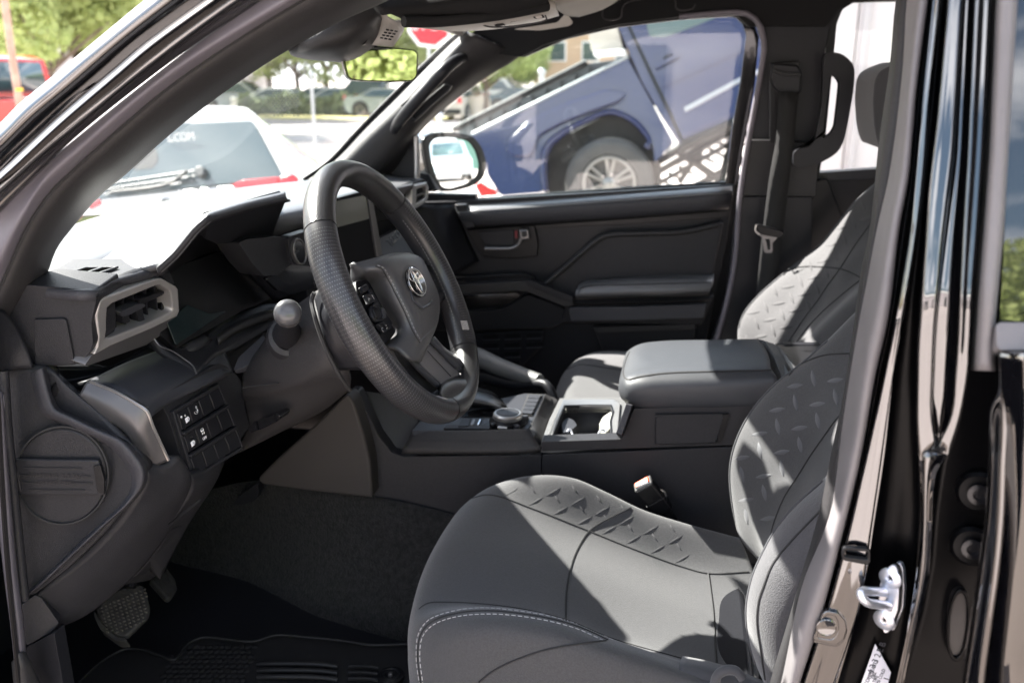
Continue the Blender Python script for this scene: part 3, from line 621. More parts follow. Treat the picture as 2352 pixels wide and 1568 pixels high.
# B pillar on the far side
bp_ = thing('belt_pillar', 'dark far door pillar trim between the passenger window and the rear window', 'pillar trim', (.25, 2.15, GZ))
slab('upper_trim', rnd([(1725, 20), (1757, 110), (1745, 200), (1722, 320), (1705, 420), (1700, 460), (1868, 460), (1880, 400), (1893, 280), (1900, 180), (1895, 120), (1908, 60), (1940, 12), (1900, 0)], 8), yy(2.13), dtrim, bp_, .05, .008, 3)
slab('shoulder_trim', rnd([(1718, 322), (1706, 400), (1692, 450), (1874, 452), (1880, 372), (1860, 330), (1770, 322)], 5), yy(2.10), trimA, bp_, .04, .006, 3)
slab('lower_trim', rnd([(1693, 452), (1682, 560), (1668, 680), (1610, 860), (1860, 900), (1866, 452)], 5), yy(2.095), dtrim, bp_, .04, .005, 3)
slab('pillar_channel', rnd([(1770, 145), (1768, 150), (1768, 330), (1822, 330), (1838, 140)], 3), yy(2.10), blk, bp_, .01, .003)
tube('weatherstrip', [Y(u, v, 2.09) for u, v in [(1560, 40), (1660, 30), (1716, 32), (1744, 56), (1755, 100), (1747, 170), (1728, 275), (1708, 390), (1697, 480), (1688, 600), (1668, 700), (1640, 800)]], .0065, rubber, bp_, 40, 8)
# seat belt
sb = thing('seat_belt', 'dark passenger seat belt hanging from the far pillar with a steel tongue', 'seat belt', (.22, 2.05, .9))
slab('guide_cover', rnd([(1773, 152), (1777, 145), (1832, 150), (1842, 166), (1840, 212), (1828, 216), (1790, 214), (1776, 200), (1770, 180)], 5), yy(2.08), dtrim, sb, .03, .008, 3)
slab('guide_lip', rnd([(1776, 158), (1800, 166), (1841, 168), (1840, 176), (1800, 175), (1778, 168)], 3), yy(2.07), blk, sb, .012, .003)
loft('strap', [[Y(1788, 210, 2.06), Y(1782, 320, 2.055), Y(1768, 400, 2.045), Y(1755, 500, 2.035), Y(1740, 640, 2.03), Y(1726, 800, 2.03)], [Y(1834, 214, 2.06), Y(1824, 320, 2.05), Y(1812, 420, 2.04), Y(1800, 520, 2.03), Y(1785, 650, 2.025), Y(1768, 800, 2.03)]], belt, sb, 20, 3, .002)
tg = sub(slab('tongue_cover', rnd([(1735, 518), (1741, 515), (1796, 530), (1803, 536), (1796, 547), (1770, 546), (1744, 537)], 4), yy(2.02), blk, sb, .012, .003))
ring('tongue_plate', rnd([(1741, 538), (1752, 546), (1755, 577), (1758, 581), (1772, 581), (1775, 576), (1774, 558), (1786, 546)], 2, 2), rnd([(1757, 549), (1760, 556), (1763, 572), (1764, 575), (1768, 575), (1770, 573), (1769, 554), (1768, 549)], 1, 2), yy(2.016), dsilver, tg, .003, .0008)
tube('tongue_edge', [Y(1737, 517, 2.012), Y(1735, 530, 2.012), Y(1745, 539, 2.012)], .0018, silver, tg, 6, 6)
# pillar grab handle
gh = thing('pillar_grab_handle', 'black vertical grab handle on the far pillar beside the rear window', 'grab handle', (.42, 2.08, 1.3))
ring('grip', rnd([(1893, 118), (1935, 122), (1964, 150), (1962, 200), (1945, 300), (1930, 348), (1884, 376), (1836, 388), (1822, 380), (1822, 345), (1868, 336), (1888, 240)], 22, 3), rnd([(1906, 172), (1918, 176), (1929, 190), (1925, 230), (1918, 290), (1908, 308), (1892, 318), (1888, 318), (1889, 316), (1890, 312), (1891, 300), (1898, 240)], 8, 3), yy(2.06), dtrim, gh, .03, .008)
# rear door window & trim on the far side
rd = thing('far_rear_door', 'rear passenger-side door with black window frame, beyond the seats', 'door', (.8, 2.2, GZ))
slab('frame_front', rnd([(1905, 60), (1935, 10), (1965, -8), (1975, -2), (1935, 22), (1922, 55), (1917, 110), (1908, 200), (1895, 330), (1882, 400), (1868, 402), (1884, 300), (1893, 180), (1897, 110)], 6), yy(2.17), blk, rd, .03, .004)
slab('frame_top', [(1950, -3), (2080, -9), (2300, -30), (2300, -16), (2080, 3), (1965, 5)], yy(2.17), blk, rd, .03, .004)
slab('sill_cap', rnd([(1870, 398), (2080, 384), (2300, 370), (2300, 392), (2080, 408), (1874, 416)], 3), yy(2.165), trim, rd, .05, .008, 3)
slab('door_trim', [(1866, 412), (2300, 388), (2300, 760), (1820, 760)], yy(2.175), dtrim, rd, .05, .006)
slab('map_pocket', rnd([(1866, 416), (1900, 410), (1945, 520), (1960, 640), (1840, 640)], 8), yy(2.14), blk, rd, .03, .006)
slab('window', [(1880, 404), (1905, 55), (1940, -5), (2320, -30), (2320, 380)], yy(2.20), sglass, rd, .004, 0)
# ---- passenger door
pd = thing('passenger_door', 'closed passenger door with dark inner trim panel and armrest', 'door', (-.3, 2.25, GZ))
dp = yy(2.20)
slab('trim_panel', rnd([(930, 465), (1045, 462), (1688, 424), (1680, 470), (1668, 560), (1640, 690), (1610, 860), (1560, 960), (900, 960)], 5), dp, dtrim, pd, .05, .006)
loft('sunlit_sill_strip', [[Y(1044, 468.5, 2.226), Y(1250, 454.5, 2.226), Y(1450, 438.5, 2.226), Y(1682, 421.5, 2.226)], [Y(1048, 479, 2.169), Y(1250, 465, 2.169), Y(1450, 450, 2.169), Y(1682, 433, 2.169)], [Y(1052, 488, 2.147), Y(1250, 474, 2.147), Y(1450, 459, 2.147), Y(1682, 442, 2.147)]], mat('painted_sill_sunlight', (.10, .105, .11), .34, bump=('voro', 420, .3, .0005)), pd, 12, 8, .002)  # same plastic as the pad in a paler tone, sunlight painted into it
loft('upper_pad', [[Y(1044, 469, 2.225), Y(1250, 455, 2.225), Y(1450, 439, 2.225), Y(1682, 422, 2.225)], [Y(1048, 480, 2.17), Y(1250, 466, 2.17), Y(1450, 451, 2.17), Y(1682, 434, 2.17)], [Y(1052, 489, 2.148), Y(1250, 475, 2.148), Y(1450, 460, 2.148), Y(1682, 443, 2.148)], [Y(1066, 516, 2.155), Y(1250, 506, 2.155), Y(1450, 494, 2.155), Y(1675, 475, 2.155)], [Y(1072, 524, 2.19), Y(1250, 514, 2.19), Y(1450, 500, 2.19), Y(1673, 482, 2.19)]], grainL, pd, 12, 14, .01)
slab('pad_end', [(1044, 470), (1068, 470), (1092, 522), (1070, 526), (1055, 505)], yy(2.15), dtrim, pd, .03, .003)
slab('groove', [(1070, 526), (1250, 516), (1450, 502), (1674, 484), (1671, 500), (1450, 514), (1250, 524), (1074, 534)], yy(2.192), blk, pd, .005, .001)
loft('front_cheek', [[Y(950, 468, 2.10), Y(955, 560, 2.08), Y(985, 640, 2.08)], [Y(1000, 470, 2.13), Y(1012, 560, 2.10), Y(1022, 640, 2.10)], [Y(1044, 471, 2.19), Y(1068, 530, 2.195), Y(1100, 600, 2.195)]], dtrim, pd, 14, 12, .02)
bz = sub(slab('handle_bezel', rnd([(1071, 528), (1108, 526), (1160, 522), (1228, 518), (1236, 560), (1234, 588), (1170, 594), (1112, 590), (1096, 572)], 6), yy(2.185), blk, pd, .012, .004))
slab('recess', rnd([(1096, 533), (1180, 527), (1182, 565), (1118, 570)], 4), yy(2.18), dtrim, bz, .004, .001)
tube('pull_edge', [Y(1114, 571, 2.165), Y(1150, 571, 2.165), Y(1180, 569, 2.165), Y(1192, 560, 2.165), Y(1196, 548, 2.165)], .005, dsilver, bz, 16, 8)
slab('release_lever', rnd([(1191, 528), (1214, 527), (1217, 550), (1194, 552)], 4), yy(2.165), dsilver, bz, .012, .004, 3)
slab('lever_recess', rnd([(1197, 532), (1208, 531), (1210, 543), (1199, 545)], 2), yy(2.160), dtrim, bz, .002, .0005)
slab('lock_flag', rnd([(1182, 530), (1188, 530), (1189, 547), (1183, 547)], 1), yy(2.176), mat('red_flag', (.13, .008, .012), .6), bz, .003, .0005)
slab('insert_panel', rnd([(1251, 649), (1390, 537), (1568, 529), (1652, 508), (1662, 512), (1652, 560), (1636, 634), (1400, 640), (1340, 652), (1330, 690), (1290, 676)], 10, 4), yy(2.175), grain, pd, .03, .014, 4)
tube('insert_edge', [Y(u, v, 2.168) for u, v in [(1253, 652), (1300, 612), (1345, 573), (1372, 551), (1392, 541), (1480, 536), (1570, 532), (1648, 516)]], .007, trimA, pd, 40, 8)
slab('armrest_core', rnd([(1300, 690), (1640, 680), (1635, 696), (1612, 745), (1310, 742), (1290, 735), (1298, 700)], 5), yy(2.15), dtrim, pd, .06, .008, 3)
_ap = loft('armrest_pad', [[Y(1350, 642, 2.19), Y(1450, 634, 2.19), Y(1550, 629, 2.19), Y(1640, 628, 2.19)], [Y(1328, 656, 2.12), Y(1440, 650, 2.10), Y(1550, 647, 2.10), Y(1636, 645, 2.12)], [Y(1322, 676, 2.10), Y(1440, 671, 2.08), Y(1550, 668, 2.08), Y(1632, 664, 2.10)], [Y(1324, 688, 2.13), Y(1440, 684, 2.12), Y(1550, 681, 2.12), Y(1628, 678, 2.14)]], padtop, pd, 20, 14, .02)
seamline('armrest_seam', _ap, [(1328, 676), (1333, 664), (1350, 657), (1440, 654), (1550, 651), (1634, 648)], .0018, seam, pd)
slab('trim_blade', rnd([(1306, 707), (1470, 704), (1622, 699), (1617, 730), (1470, 735), (1311, 737)], 4), yy(2.10), trim, pd, .02, .005, 3)
slab('blade_groove', [(1302, 694), (1470, 690), (1634, 684), (1630, 692), (1470, 698), (1303, 702)], yy(2.14), blk, pd, .01, .002)
slab('grip_rail', rnd([(1000, 658), (1044, 655), (1200, 646), (1214, 650), (1316, 688), (1316, 702), (1296, 704), (1206, 668), (1190, 668), (1044, 676), (1000, 680)], 4), yy(2.11), trimA, pd, .05, .008, 3)
slab('rail_top', rnd([(1206, 644), (1222, 646), (1318, 682), (1314, 692), (1298, 690), (1210, 655)], 3), yy(2.10), dtrim, pd, .02, .005, 3)
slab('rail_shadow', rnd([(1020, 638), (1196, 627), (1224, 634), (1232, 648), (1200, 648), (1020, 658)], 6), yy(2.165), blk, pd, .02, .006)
slab('pocket_recess', rnd([(1010, 678), (1190, 671), (1200, 684), (1150, 712), (1020, 718)], 8), yy(2.19), pianob, pd, .006, .002)
slab('lower_panel', rnd([(1000, 720), (1148, 712), (1212, 676), (1296, 708), (1304, 738), (1264, 754), (1000, 760)], 6), yy(2.165), dtrim, pd, .03, .008, 3)
slab('lower_rib', rnd([(1362, 752), (1598, 744), (1596, 756), (1370, 764)], 3), yy(2.15), trimA, pd, .02, .005)
slab('kick_area', rnd([(1368, 762), (1600, 752), (1584, 830), (1400, 850)], 6), yy(2.17), dtrim, pd, .02, .006)
sg = sub(slab('speaker_grille', rnd([(1040, 768), (1252, 758), (1240, 800), (1190, 850), (1040, 860)], 6), yy(2.182), dtrim, pd, .008, .002))
for r_ in range(4):
    for c_ in range(4):
        u0, v0 = 1058+c_*50-r_*.5, 769+r_*21-c_*1.6
        if u0+40 > 1248-r_*18+c_*2 and r_ > 1: continue
        slab('grille_cell', rnd([(u0, v0), (u0+38, v0-1.5), (u0+38, v0+11), (u0, v0+12.5)], 3, 2), yy(2.176), blk, sg, .003, .001)
        tube('cell_lip', [Y(u0+1, v0+14, 2.172), Y(u0+38, v0+12.5, 2.172)], .0026, trim, sg, 2, 5, False)
# door frame round the glass, and mirror corner
slab('frame_rear', rnd([(1640, 34), (1700, 34), (1728, 48), (1743, 85), (1733, 200), (1709, 330), (1694, 424), (1666, 424), (1681, 300), (1701, 187), (1714, 83), (1706, 56), (1690, 41), (1640, 40)], 4), yy(2.165), pianob, pd, .03, .004)
slab('door_shut_face', [(1655, 418), (1700, 418), (1690, 560), (1672, 690), (1640, 960), (1560, 960), (1612, 800), (1640, 640)], yy(2.22), blk, pd, .02, 0)
slab('frame_top', rnd([(1200, 124), (1300, 84), (1420, 57), (1560, 40), (1690, 32), (1690, 37), (1560, 46), (1420, 63), (1300, 90), (1205, 131)], 2), yy(2.13), blk, pd, .02, .003)
slab('belt_seal', [(975, 465), (1200, 448), (1400, 434), (1672, 417), (1684, 421), (1400, 439), (1200, 455), (975, 470)], yy(2.234), blk, pd, .012, .001)
slab('window_pane', [(950, 478), (960, 318), (1060, 220), (1200, 128), (1310, 84), (1420, 57), (1560, 40), (1700, 32), (1726, 60), (1722, 200), (1690, 430)], yy(2.250), sglass, pd, .004, 0)
slab('mirror_corner', rnd([(905, 360), (950, 318), (957, 312), (960, 400), (956, 425), (880, 410)], 3), yy(2.15), dtrim, pd, .02, .004)
tube('corner_edge', [Y(955, 312, 2.13), Y(956, 360, 2.13), Y(956, 410, 2.13)], .005, silver, pd, 6, 6)
# passenger mirror
pm = thing('passenger_mirror', 'black passenger door mirror showing a silver car, outside the far window', 'side mirror', (-.65, 2.42, 1.2))
mo = rnd([(967, 318), (990, 305), (1040, 303), (1085, 312), (1106, 340), (1116, 375), (1110, 408), (1085, 428), (1040, 440), (1010, 440), (990, 425), (975, 370)], 14, 3)
Mc = Y(1040, 375, 2.42); dI = (Mc-CAM).normalized(); rO = Vector((.985, .125, -.022)).normalized(); mn = (rO-dI).normalized()
mp_ = planeN(Mc, mn)
mi_c = (1042, 374)
slab('housing', mo, mp_, paint, pm, .09, .03, 5)
mi = [(mi_c[0]+(a-mi_c[0])*.94, mi_c[1]+(b-mi_c[1])*.94) for a, b in [(980, 329), (995, 313), (1038, 312), (1076, 321), (1093, 345), (1102, 378), (1098, 405), (1071, 425), (1030, 437), (1011, 433), (997, 408), (983, 360)]]
ring('glass_bezel', mo, rnd(mi, 10, 3), mp_, blk, pm, .012, .003, up=.006)
slab('mirror_glass', rnd(mi, 10, 3), mp_, mirror, pm, .002, 0, up=.003, smooth=10)
slab('mirror_foot', rnd([(955, 395), (985, 400), (1005, 440), (958, 442)], 4), yy(2.33), dtrim, pm, .05, .01)
# ---- far windshield pillar with assist grip
fp = thing('far_windshield_pillar', 'dark far windshield pillar trim sloping down to the dashboard', 'pillar trim', (-.7, 2.1, 1.2))
A0 = [(700, 414), (760, 372), (830, 298), (905, 222), (960, 168), (1010, 120), (1046, 88), (1070, 70)]
A1 = [(712, 428), (790, 380), (862, 312), (930, 250), (985, 190), (1030, 138), (1062, 100), (1088, 78)]
A2 = [(760, 440), (850, 400), (905, 340), (965, 272), (1020, 215), (1075, 160), (1110, 128), (1140, 104)]
A3 = [(830, 455), (905, 392), (948, 325), (1000, 268), (1060, 220), (1120, 176), (1165, 150), (1200, 126)]
loft('pillar_cover', [[Y(u, v, 2.10-.00*i) for i, (u, v) in enumerate(A0)], [Y(u, v, 2.06) for u, v in A1], [Y(u, v, 2.08) for u, v in A2], [Y(u, v, 2.15) for u, v in A3]], trimA, fp, 40, 24, .01)
tube('glass_seal', [Y(u-2, v-2, 2.10) for u, v in A0], .006, blk, fp, 40, 6)
tube('assist_grip', [Y(905, 300, 2.06), Y(918, 278, 2.02), Y(950, 240, 2.0), Y(990, 195, 2.0), Y(1022, 160, 2.0), Y(1048, 140, 2.03), Y(1066, 132, 2.07)], [.010, .014, .015, .015, .015, .014, .010], dtrim, fp, 40, 12)
tube('grip_highlight_edge', [Y(922, 243, 2.045), Y(960, 212, 2.04), Y(1000, 180, 2.04), Y(1022, 150, 2.045)], .0028, trimA, fp, 16, 6)
slab('air_slot', rnd([(944, 268), (984, 228), (1022, 196), (1034, 198), (1030, 206), (990, 240), (952, 276)], 4), yy(2.055), blk, fp, .01, .004)
ring('slot_rim', rnd([(940, 268), (984, 224), (1022, 192), (1038, 197), (1032, 208), (990, 244), (950, 282)], 4), rnd([(944, 268), (984, 228), (1022, 196), (1034, 198), (1030, 206), (990, 240), (952, 276)], 4), yy(2.05), trimA, fp, .01, .002)
# header above the windshield
slab('windshield_header', rnd([(640, 20), (700, 8), (900, 6), (1060, 84), (1075, 70), (1000, 40), (1100, -20), (1100, -60), (700, -60)], 4), PL((640, 20, 1.0), (900, 0, 1.45), (1065, 84, 2.08)), lining, shell, .03, .005)
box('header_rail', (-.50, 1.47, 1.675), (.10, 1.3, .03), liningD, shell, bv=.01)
# windshield
ws = thing('windshield', 'clear tinted windshield above the dashboard', 'windshield', (-.9, 1.5, 1.25))
wsv = [Vector((-.90, .84, 1.20)), Vector((-1.14, 1.5, 1.205)), Vector((-1.02, 2.22, 1.20)), Vector((-.45, 2.10, 1.64)), Vector((-.54, 1.5, 1.66)), Vector((-.40, .90, 1.62))]
loft('pane', [[wsv[0], wsv[1], wsv[2]], [(wsv[0]+wsv[5])/2+Vector((0, 0, .02)), (wsv[1]+wsv[4])/2+Vector((0, 0, .03)), (wsv[2]+wsv[3])/2+Vector((0, 0, .02))], [wsv[5], wsv[4], wsv[3]]], wglass, ws, 20, 12)
# frit dots by the mirror
fr = []
Wn = plane3(wsv[1], wsv[2], wsv[3])
for r_ in range(16):
    for c_ in range(7):
        u, v = 628+c_*9+(r_ % 2)*4, 182+r_*5.6
        if rng.random() < .12: continue
        fr.append((u, v, rng.uniform(1.2, 2.2)))
V = []; Fc = []
for u, v, r_ in fr:
    o = len(V); V += [Wn(u+dx*r_, v+dy*r_)-Vector((0, .004, 0)) for dx, dy in ((-1, -1), (1, -.6), (1, 1), (-1, .6))]; Fc.append((o, o+1, o+2, o+3))
stuff(mesh('glass_spots', V, Fc, glass('spot_film', (.55, .62, .60), .3), ws, 180))
# ---- sun visors, overhead console
sv1 = thing('near_sun_visor', 'dark folded sun visor above the windshield, left of the ceiling console', 'sun visor', (-.35, 1.2, 1.62))
loft('visor_pad', [[Y(848, -10, 1.25), Y(960, -30, 1.3), Y(1180, -60, 1.35), (Y(1330, -60, 1.4))], [Y(880, 20, 1.22), Y(990, 18, 1.27), Y(1140, 8, 1.32), Y(1262, -2, 1.38)], [Y(925, 46, 1.25), Y(1010, 45, 1.3), Y(1150, 32, 1.34), Y(1256, 12, 1.4)], [Y(927, 50, 1.3), Y(1010, 50, 1.34), Y(1150, 37, 1.38), Y(1258, 18, 1.43)]], liningD, sv1, 24, 14, .012)
tube('visor_edge', [Y(927, 50, 1.24), Y(1000, 50, 1.28), Y(1080, 43, 1.31), Y(1170, 31, 1.36), Y(1258, 14, 1.40)], .008, liningD, sv1, 24, 8)
sv2 = thing('far_sun_visor', 'dark passenger sun visor folded up beside the far roof rail, with stitched outline', 'sun visor', (-.2, 1.95, 1.62))
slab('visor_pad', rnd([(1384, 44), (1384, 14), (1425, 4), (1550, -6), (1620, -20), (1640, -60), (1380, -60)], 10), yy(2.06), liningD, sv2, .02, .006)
tube('visor_outline', [Y(u, v, 2.055) for u, v in [(1384, 10), (1384, 40), (1392, 46), (1420, 44), (1427, 38), (1430, 18), (1442, 6), (1548, -3), (1552, 18), (1560, 24), (1592, 20), (1597, 10)]], .0018, trimA, sv2, 50, 5)
oc = thing('overhead_console', 'beige ceiling console with map lamp and switches above the mirror', 'ceiling console', (-.28, 1.5, 1.6))
op = PL((960, 66, 1.50), (1290, 40, 1.52), (1180, 66, 1.40))
loft('housing', [[Y(935, 54, 1.42), Y(1040, 50, 1.42), Y(1150, 35, 1.42), Y(1262, 14, 1.42), Y(1278, 20, 1.44)], [Y(945, 60, 1.46), Y(1050, 64, 1.46), Y(1160, 57, 1.46), Y(1262, 36, 1.46), Y(1282, 32, 1.48)], [Y(960, 65, 1.52), Y(1030, 72, 1.54), Y(1110, 70, 1.56), Y(1220, 54, 1.56), Y(1284, 37, 1.56)], [Y(1000, 60, 1.62), Y(1050, 66, 1.62), Y(1120, 62, 1.62), Y(1220, 48, 1.62), Y(1280, 30, 1.62)]], beige, oc, 30, 20, .01)
slab('lens', rnd([(1092, 43), (1148, 37), (1156, 43), (1102, 51)], 3), yy(1.44), mat('lamp_lens', (.8, .78, .74), .15), oc, .006, .002)
slab('switch_well', rnd([(1134, 58), (1150, 52), (1162, 58), (1142, 62)], 2), yy(1.45), blk, oc, .004, .001)
slab('switch', rnd([(1168, 48), (1200, 42), (1202, 46), (1172, 52)], 1.5), yy(1.45), blk, oc, .004, .001)
slab('sunglass_latch', rnd([(1222, 36), (1244, 31), (1252, 41), (1228, 44)], 3), yy(1.445), trimA, oc, .004, .001)
slab('latch_face', rnd([(1228, 38), (1242, 35), (1246, 41), (1232, 43)], 2), yy(1.44), beige, oc, .003, .001)
tube('panel_line', [Y(u, v, 1.452) for u, v in [(1098, 52), (1122, 62), (1200, 58), (1256, 44), (1246, 28)]], .0013, trimA, oc, 20, 5)
slab('side_lining', rnd([(1180, 68), (1280, 52), (1300, 30), (1316, 52), (1306, 60), (1240, 70)], 5), yy(1.85), lining, oc, .01, .003)
loft('ceiling_lining', [[Y(1262, 10, 1.6), Y(1300, 36, 1.8), Y(1330, 40, 2.0)], [Y(1330, -10, 1.6), Y(1372, 10, 1.8), Y(1390, 20, 2.0)], [Y(1420, -50, 1.6), Y(1440, -30, 1.8), Y(1450, -20, 2.0)]], lining, shell, 8, 8, .01, mods=())
# ---- mirror with sensor pod
rm = thing('rear_view_mirror', 'frameless rear-view mirror reflecting green trees, hanging from the windshield', 'mirror', (-.53, 1.5, 1.5))
loft('sensor_pod', [[Y(664, 118, 1.30), Y(690, 96, 1.30), Y(740, 62, 1.30), Y(792, 26, 1.32), Y(850, 8, 1.36)], [Y(668, 126, 1.34), Y(710, 110, 1.30), Y(770, 90, 1.30), Y(830, 60, 1.32), Y(870, 30, 1.36)], [Y(685, 133, 1.42), Y(730, 134, 1.38), Y(790, 124, 1.36), Y(845, 92, 1.38), Y(880, 50, 1.42)], [Y(710, 138, 1.55), Y(760, 142, 1.52), Y(815, 142, 1.5), Y(862, 110, 1.5), Y(900, 70, 1.5)]], trimA, rm, 26, 22, .01)
loft('mount_cover', [[Y(842, 20, 1.40), Y(865, 60, 1.42), Y(850, 104, 1.44)], [Y(870, 24, 1.38), Y(888, 60, 1.41), Y(874, 106, 1.44)], [Y(895, 40, 1.40), Y(915, 64, 1.43), Y(898, 108, 1.46)], [Y(930, 58, 1.46), Y(926, 74, 1.48), Y(905, 106, 1.5)]], beige, rm, 14, 14, .01)
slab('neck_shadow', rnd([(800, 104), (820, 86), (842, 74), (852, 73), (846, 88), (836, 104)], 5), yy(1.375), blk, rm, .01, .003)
for r_ in range(4):
    for c_ in range(3):
        u0, v0 = 887+c_*9.5-r_*4.6, 66.5+r_*6.2+c_*1.6
        slab('louvre_slot', [(u0, v0), (u0+7, v0+1.2), (u0+5.6, v0+5), (u0-1.4, v0+3.8)], yy(1.385), blk, rm, .003, .0005)
mho = rnd([(783, 110), (792, 104), (860, 106), (950, 114), (960, 122), (958, 176), (950, 187), (900, 189), (830, 187), (803, 184), (795, 176), (785, 140)], 7, 3)
Mc2 = Y(875, 147, 1.485); dI = (Mc2-CAM).normalized(); rO = Vector((.54, -.84, .075)).normalized(); mn = (rO-dI).normalized()
mpl = planeN(Mc2, mn)
slab('housing', mho, mpl, blk, rm, .035, .012, 4)
mii = [(791, 113), (798, 108), (860, 109), (949, 117), (957, 124), (955, 174), (947, 184), (900, 186), (832, 184), (807, 181), (800, 174), (793, 142)]
ring('rim', mho, rnd(mii, 6, 3), mpl, pianob, rm, .006, .001, up=.004)
slab('mirror_glass', rnd(mii, 6, 3), mpl, mat('dimming_mirror', (.42, .44, .43), .0, metal=1), rm, .002, 0, up=.003, smooth=10)
# ================================================================== DASHBOARD
da = thing('dashboard', 'dark pickup dashboard with vents, hooded gauge cluster and screen', 'dashboard', (-.8, 1.5, .9))
# top pad, from near end to far end
TP = lambda u, v, z=1.262: Zp(u, v, z)
loft('top_pad', [
  [TP(40, 575), TP(120, 535), TP(240, 493), TP(400, 457), TP(560, 430, 1.266), TP(700, 415, 1.27), TP(800, 405, 1.27), TP(880, 398, 1.27)],
  [TP(60, 610), TP(150, 575), TP(290, 528), TP(450, 488), TP(600, 458), TP(740, 432), TP(850, 417), TP(930, 410)],
  [TP(84, 640), TP(190, 606), TP(340, 562), TP(500, 524), TP(640, 494), TP(790, 458), TP(900, 434), TP(950, 424)],
  [Y(120, 668, .92), Y(240, 640, 1.0), Y(400, 600, 1.22), Y(560, 560, 1.40), Y(670, 530, 1.50), Y(840, 470, 1.78), Y(920, 450, 1.96), Y(955, 436, 2.06)]], padtop, da, 60, 30, .012)
box('dash_filler', (-.985, 1.50, 1.02), (.20, 1.34, .34), blk, da, bv=.01)  # unseen filler box, added to stop light leaking under the dash
# hood over the gauges
H0 = [(360, 617, .985), (400, 580, 1.0), (447, 522, 1.01), (478, 496, 1.02), (560, 472, 1.13), (656, 449, 1.26)]
loft('gauge_hood', [[Y(u, v, y) for u, v, y in [(130, 632, .95), (180, 590, 1.10), (260, 520, 1.28), (330, 486, 1.40), (450, 462, 1.50), (592, 436, 1.62)]],
  [Y(u, v, y) for u, v, y in [(280, 625, .98), (310, 578, 1.06), (380, 508, 1.16), (415, 482, 1.20), (520, 456, 1.32), (625, 438, 1.44)]],
  [Y(u, v-6, y) for u, v, y in H0], [Y(u+1, v, y-.006) for u, v, y in H0]], padtop, da, 46, 26, .008, su=False)
loft('hood_lip', [[Y(u, v-1, y-.008) for u, v, y in H0], [Y(u+4, v+9, y-.008) for u, v, y in H0], [Y(u+12, v+14, y+.05) for u, v, y in H0]], grain, da, 40, 8, .004, su=False)
loft('hood_underside', [[Y(u+3, v+5, y+.01) for u, v, y in H0], [Y(372, 640, 1.06), Y(420, 600, 1.1), Y(470, 560, 1.16), Y(510, 552, 1.2), Y(556, 550, 1.28), Y(628, 540, 1.33)], [Y(384, 660, 1.10), Y(430, 610, 1.14), Y(480, 585, 1.2), Y(530, 580, 1.25), Y(580, 575, 1.32), Y(640, 560, 1.38)]], blk, da, 40, 12, .004, su=False)
slab('hood_end', rnd([(656, 449), (652, 462), (632, 524), (622, 545), (560, 556), (500, 560), (470, 548), (482, 502), (560, 478)], 3), PL((656, 450, 1.262), (478, 500, 1.035), (560, 556, 1.22)), dtrim, da, .012, .003)
# gauge cluster
slab('gauge_screen', rnd([(376, 600), (430, 604), (497, 579), (512, 582), (624, 686), (560, 712), (404, 800), (368, 770)], 6), PL((400, 790, 1.045), (620, 686, 1.30), (497, 580, 1.20)), mat('dark_display', (.004, .004, .0045), .3, spec=.25), da, .02, .003)
slab('screen_reflection', rnd([(384, 740), (430, 700), (480, 720), (520, 715), (404, 792)], 4), PL((400, 790, 1.040), (620, 686, 1.295), (497, 580, 1.195)), mat('painted_teal_reflection', (.005, .011, .012), .18), da, .002, .0005)  # faint teal patch, a reflection painted onto the gauge screen
loft('cluster_bezel', [[Y(512, 580, 1.20), Y(560, 618, 1.24), Y(628, 690, 1.29)], [Y(545, 556, 1.22), Y(600, 605, 1.24), Y(660, 680, 1.28)], [Y(640, 545, 1.30), Y(665, 580, 1.30), Y(720, 660, 1.33)], [Y(700, 545, 1.34), Y(715, 580, 1.34), Y(735, 660, 1.35)]], dtrim, da, 20, 16, .02)
slab('pod_face', rnd([(548, 558), (566, 549), (640, 543), (664, 548), (672, 600), (640, 632), (606, 634), (580, 606)], 5), PL((550, 556, 1.17), (664, 548, 1.27), (606, 634, 1.21)), grain, da, .05, .01, 3)
slab('pod_under', rnd([(610, 640), (672, 604), (716, 600), (724, 660), (668, 678), (640, 668)], 6), PL((610, 640, 1.24), (716, 600, 1.33), (640, 668, 1.26)), pianob, da, .01, .003)
# start button
pbp = PL((664, 545, 1.26), (712, 540, 1.30), (690, 620, 1.275))
slab('button_plate', rnd([(662, 548), (668, 542), (714, 528), (716, 612), (676, 608), (668, 600)], 4), pbp, grain, da, .02, .004)
def ell(cx, cy, a, b, n=24, ph=0): return [(cx+a*math.cos(2*math.pi*k/n)*math.cos(ph)-b*math.sin(2*math.pi*k/n)*math.sin(ph), cy+a*math.cos(2*math.pi*k/n)*math.sin(ph)+b*math.sin(2*math.pi*k/n)*math.cos(ph)) for k in range(n)]
ring('button_ring', ell(682, 577, 15, 31, 28, -.16), ell(683, 577, 12, 27, 28, -.16), pbp, dsilver, da, .008, .001, up=.008)
pb = sub(slab('start_button', ell(683, 577, 12, 27, 28, -.16), pbp, pianob, da, .006, .001, up=.006))
text('lettering', 'POWER', pbp(684, 577)+(CAM-pbp(684, 577)).normalized()*.012, (0, 1, .0), (-.2, 0, 1), .008, trim, pb)
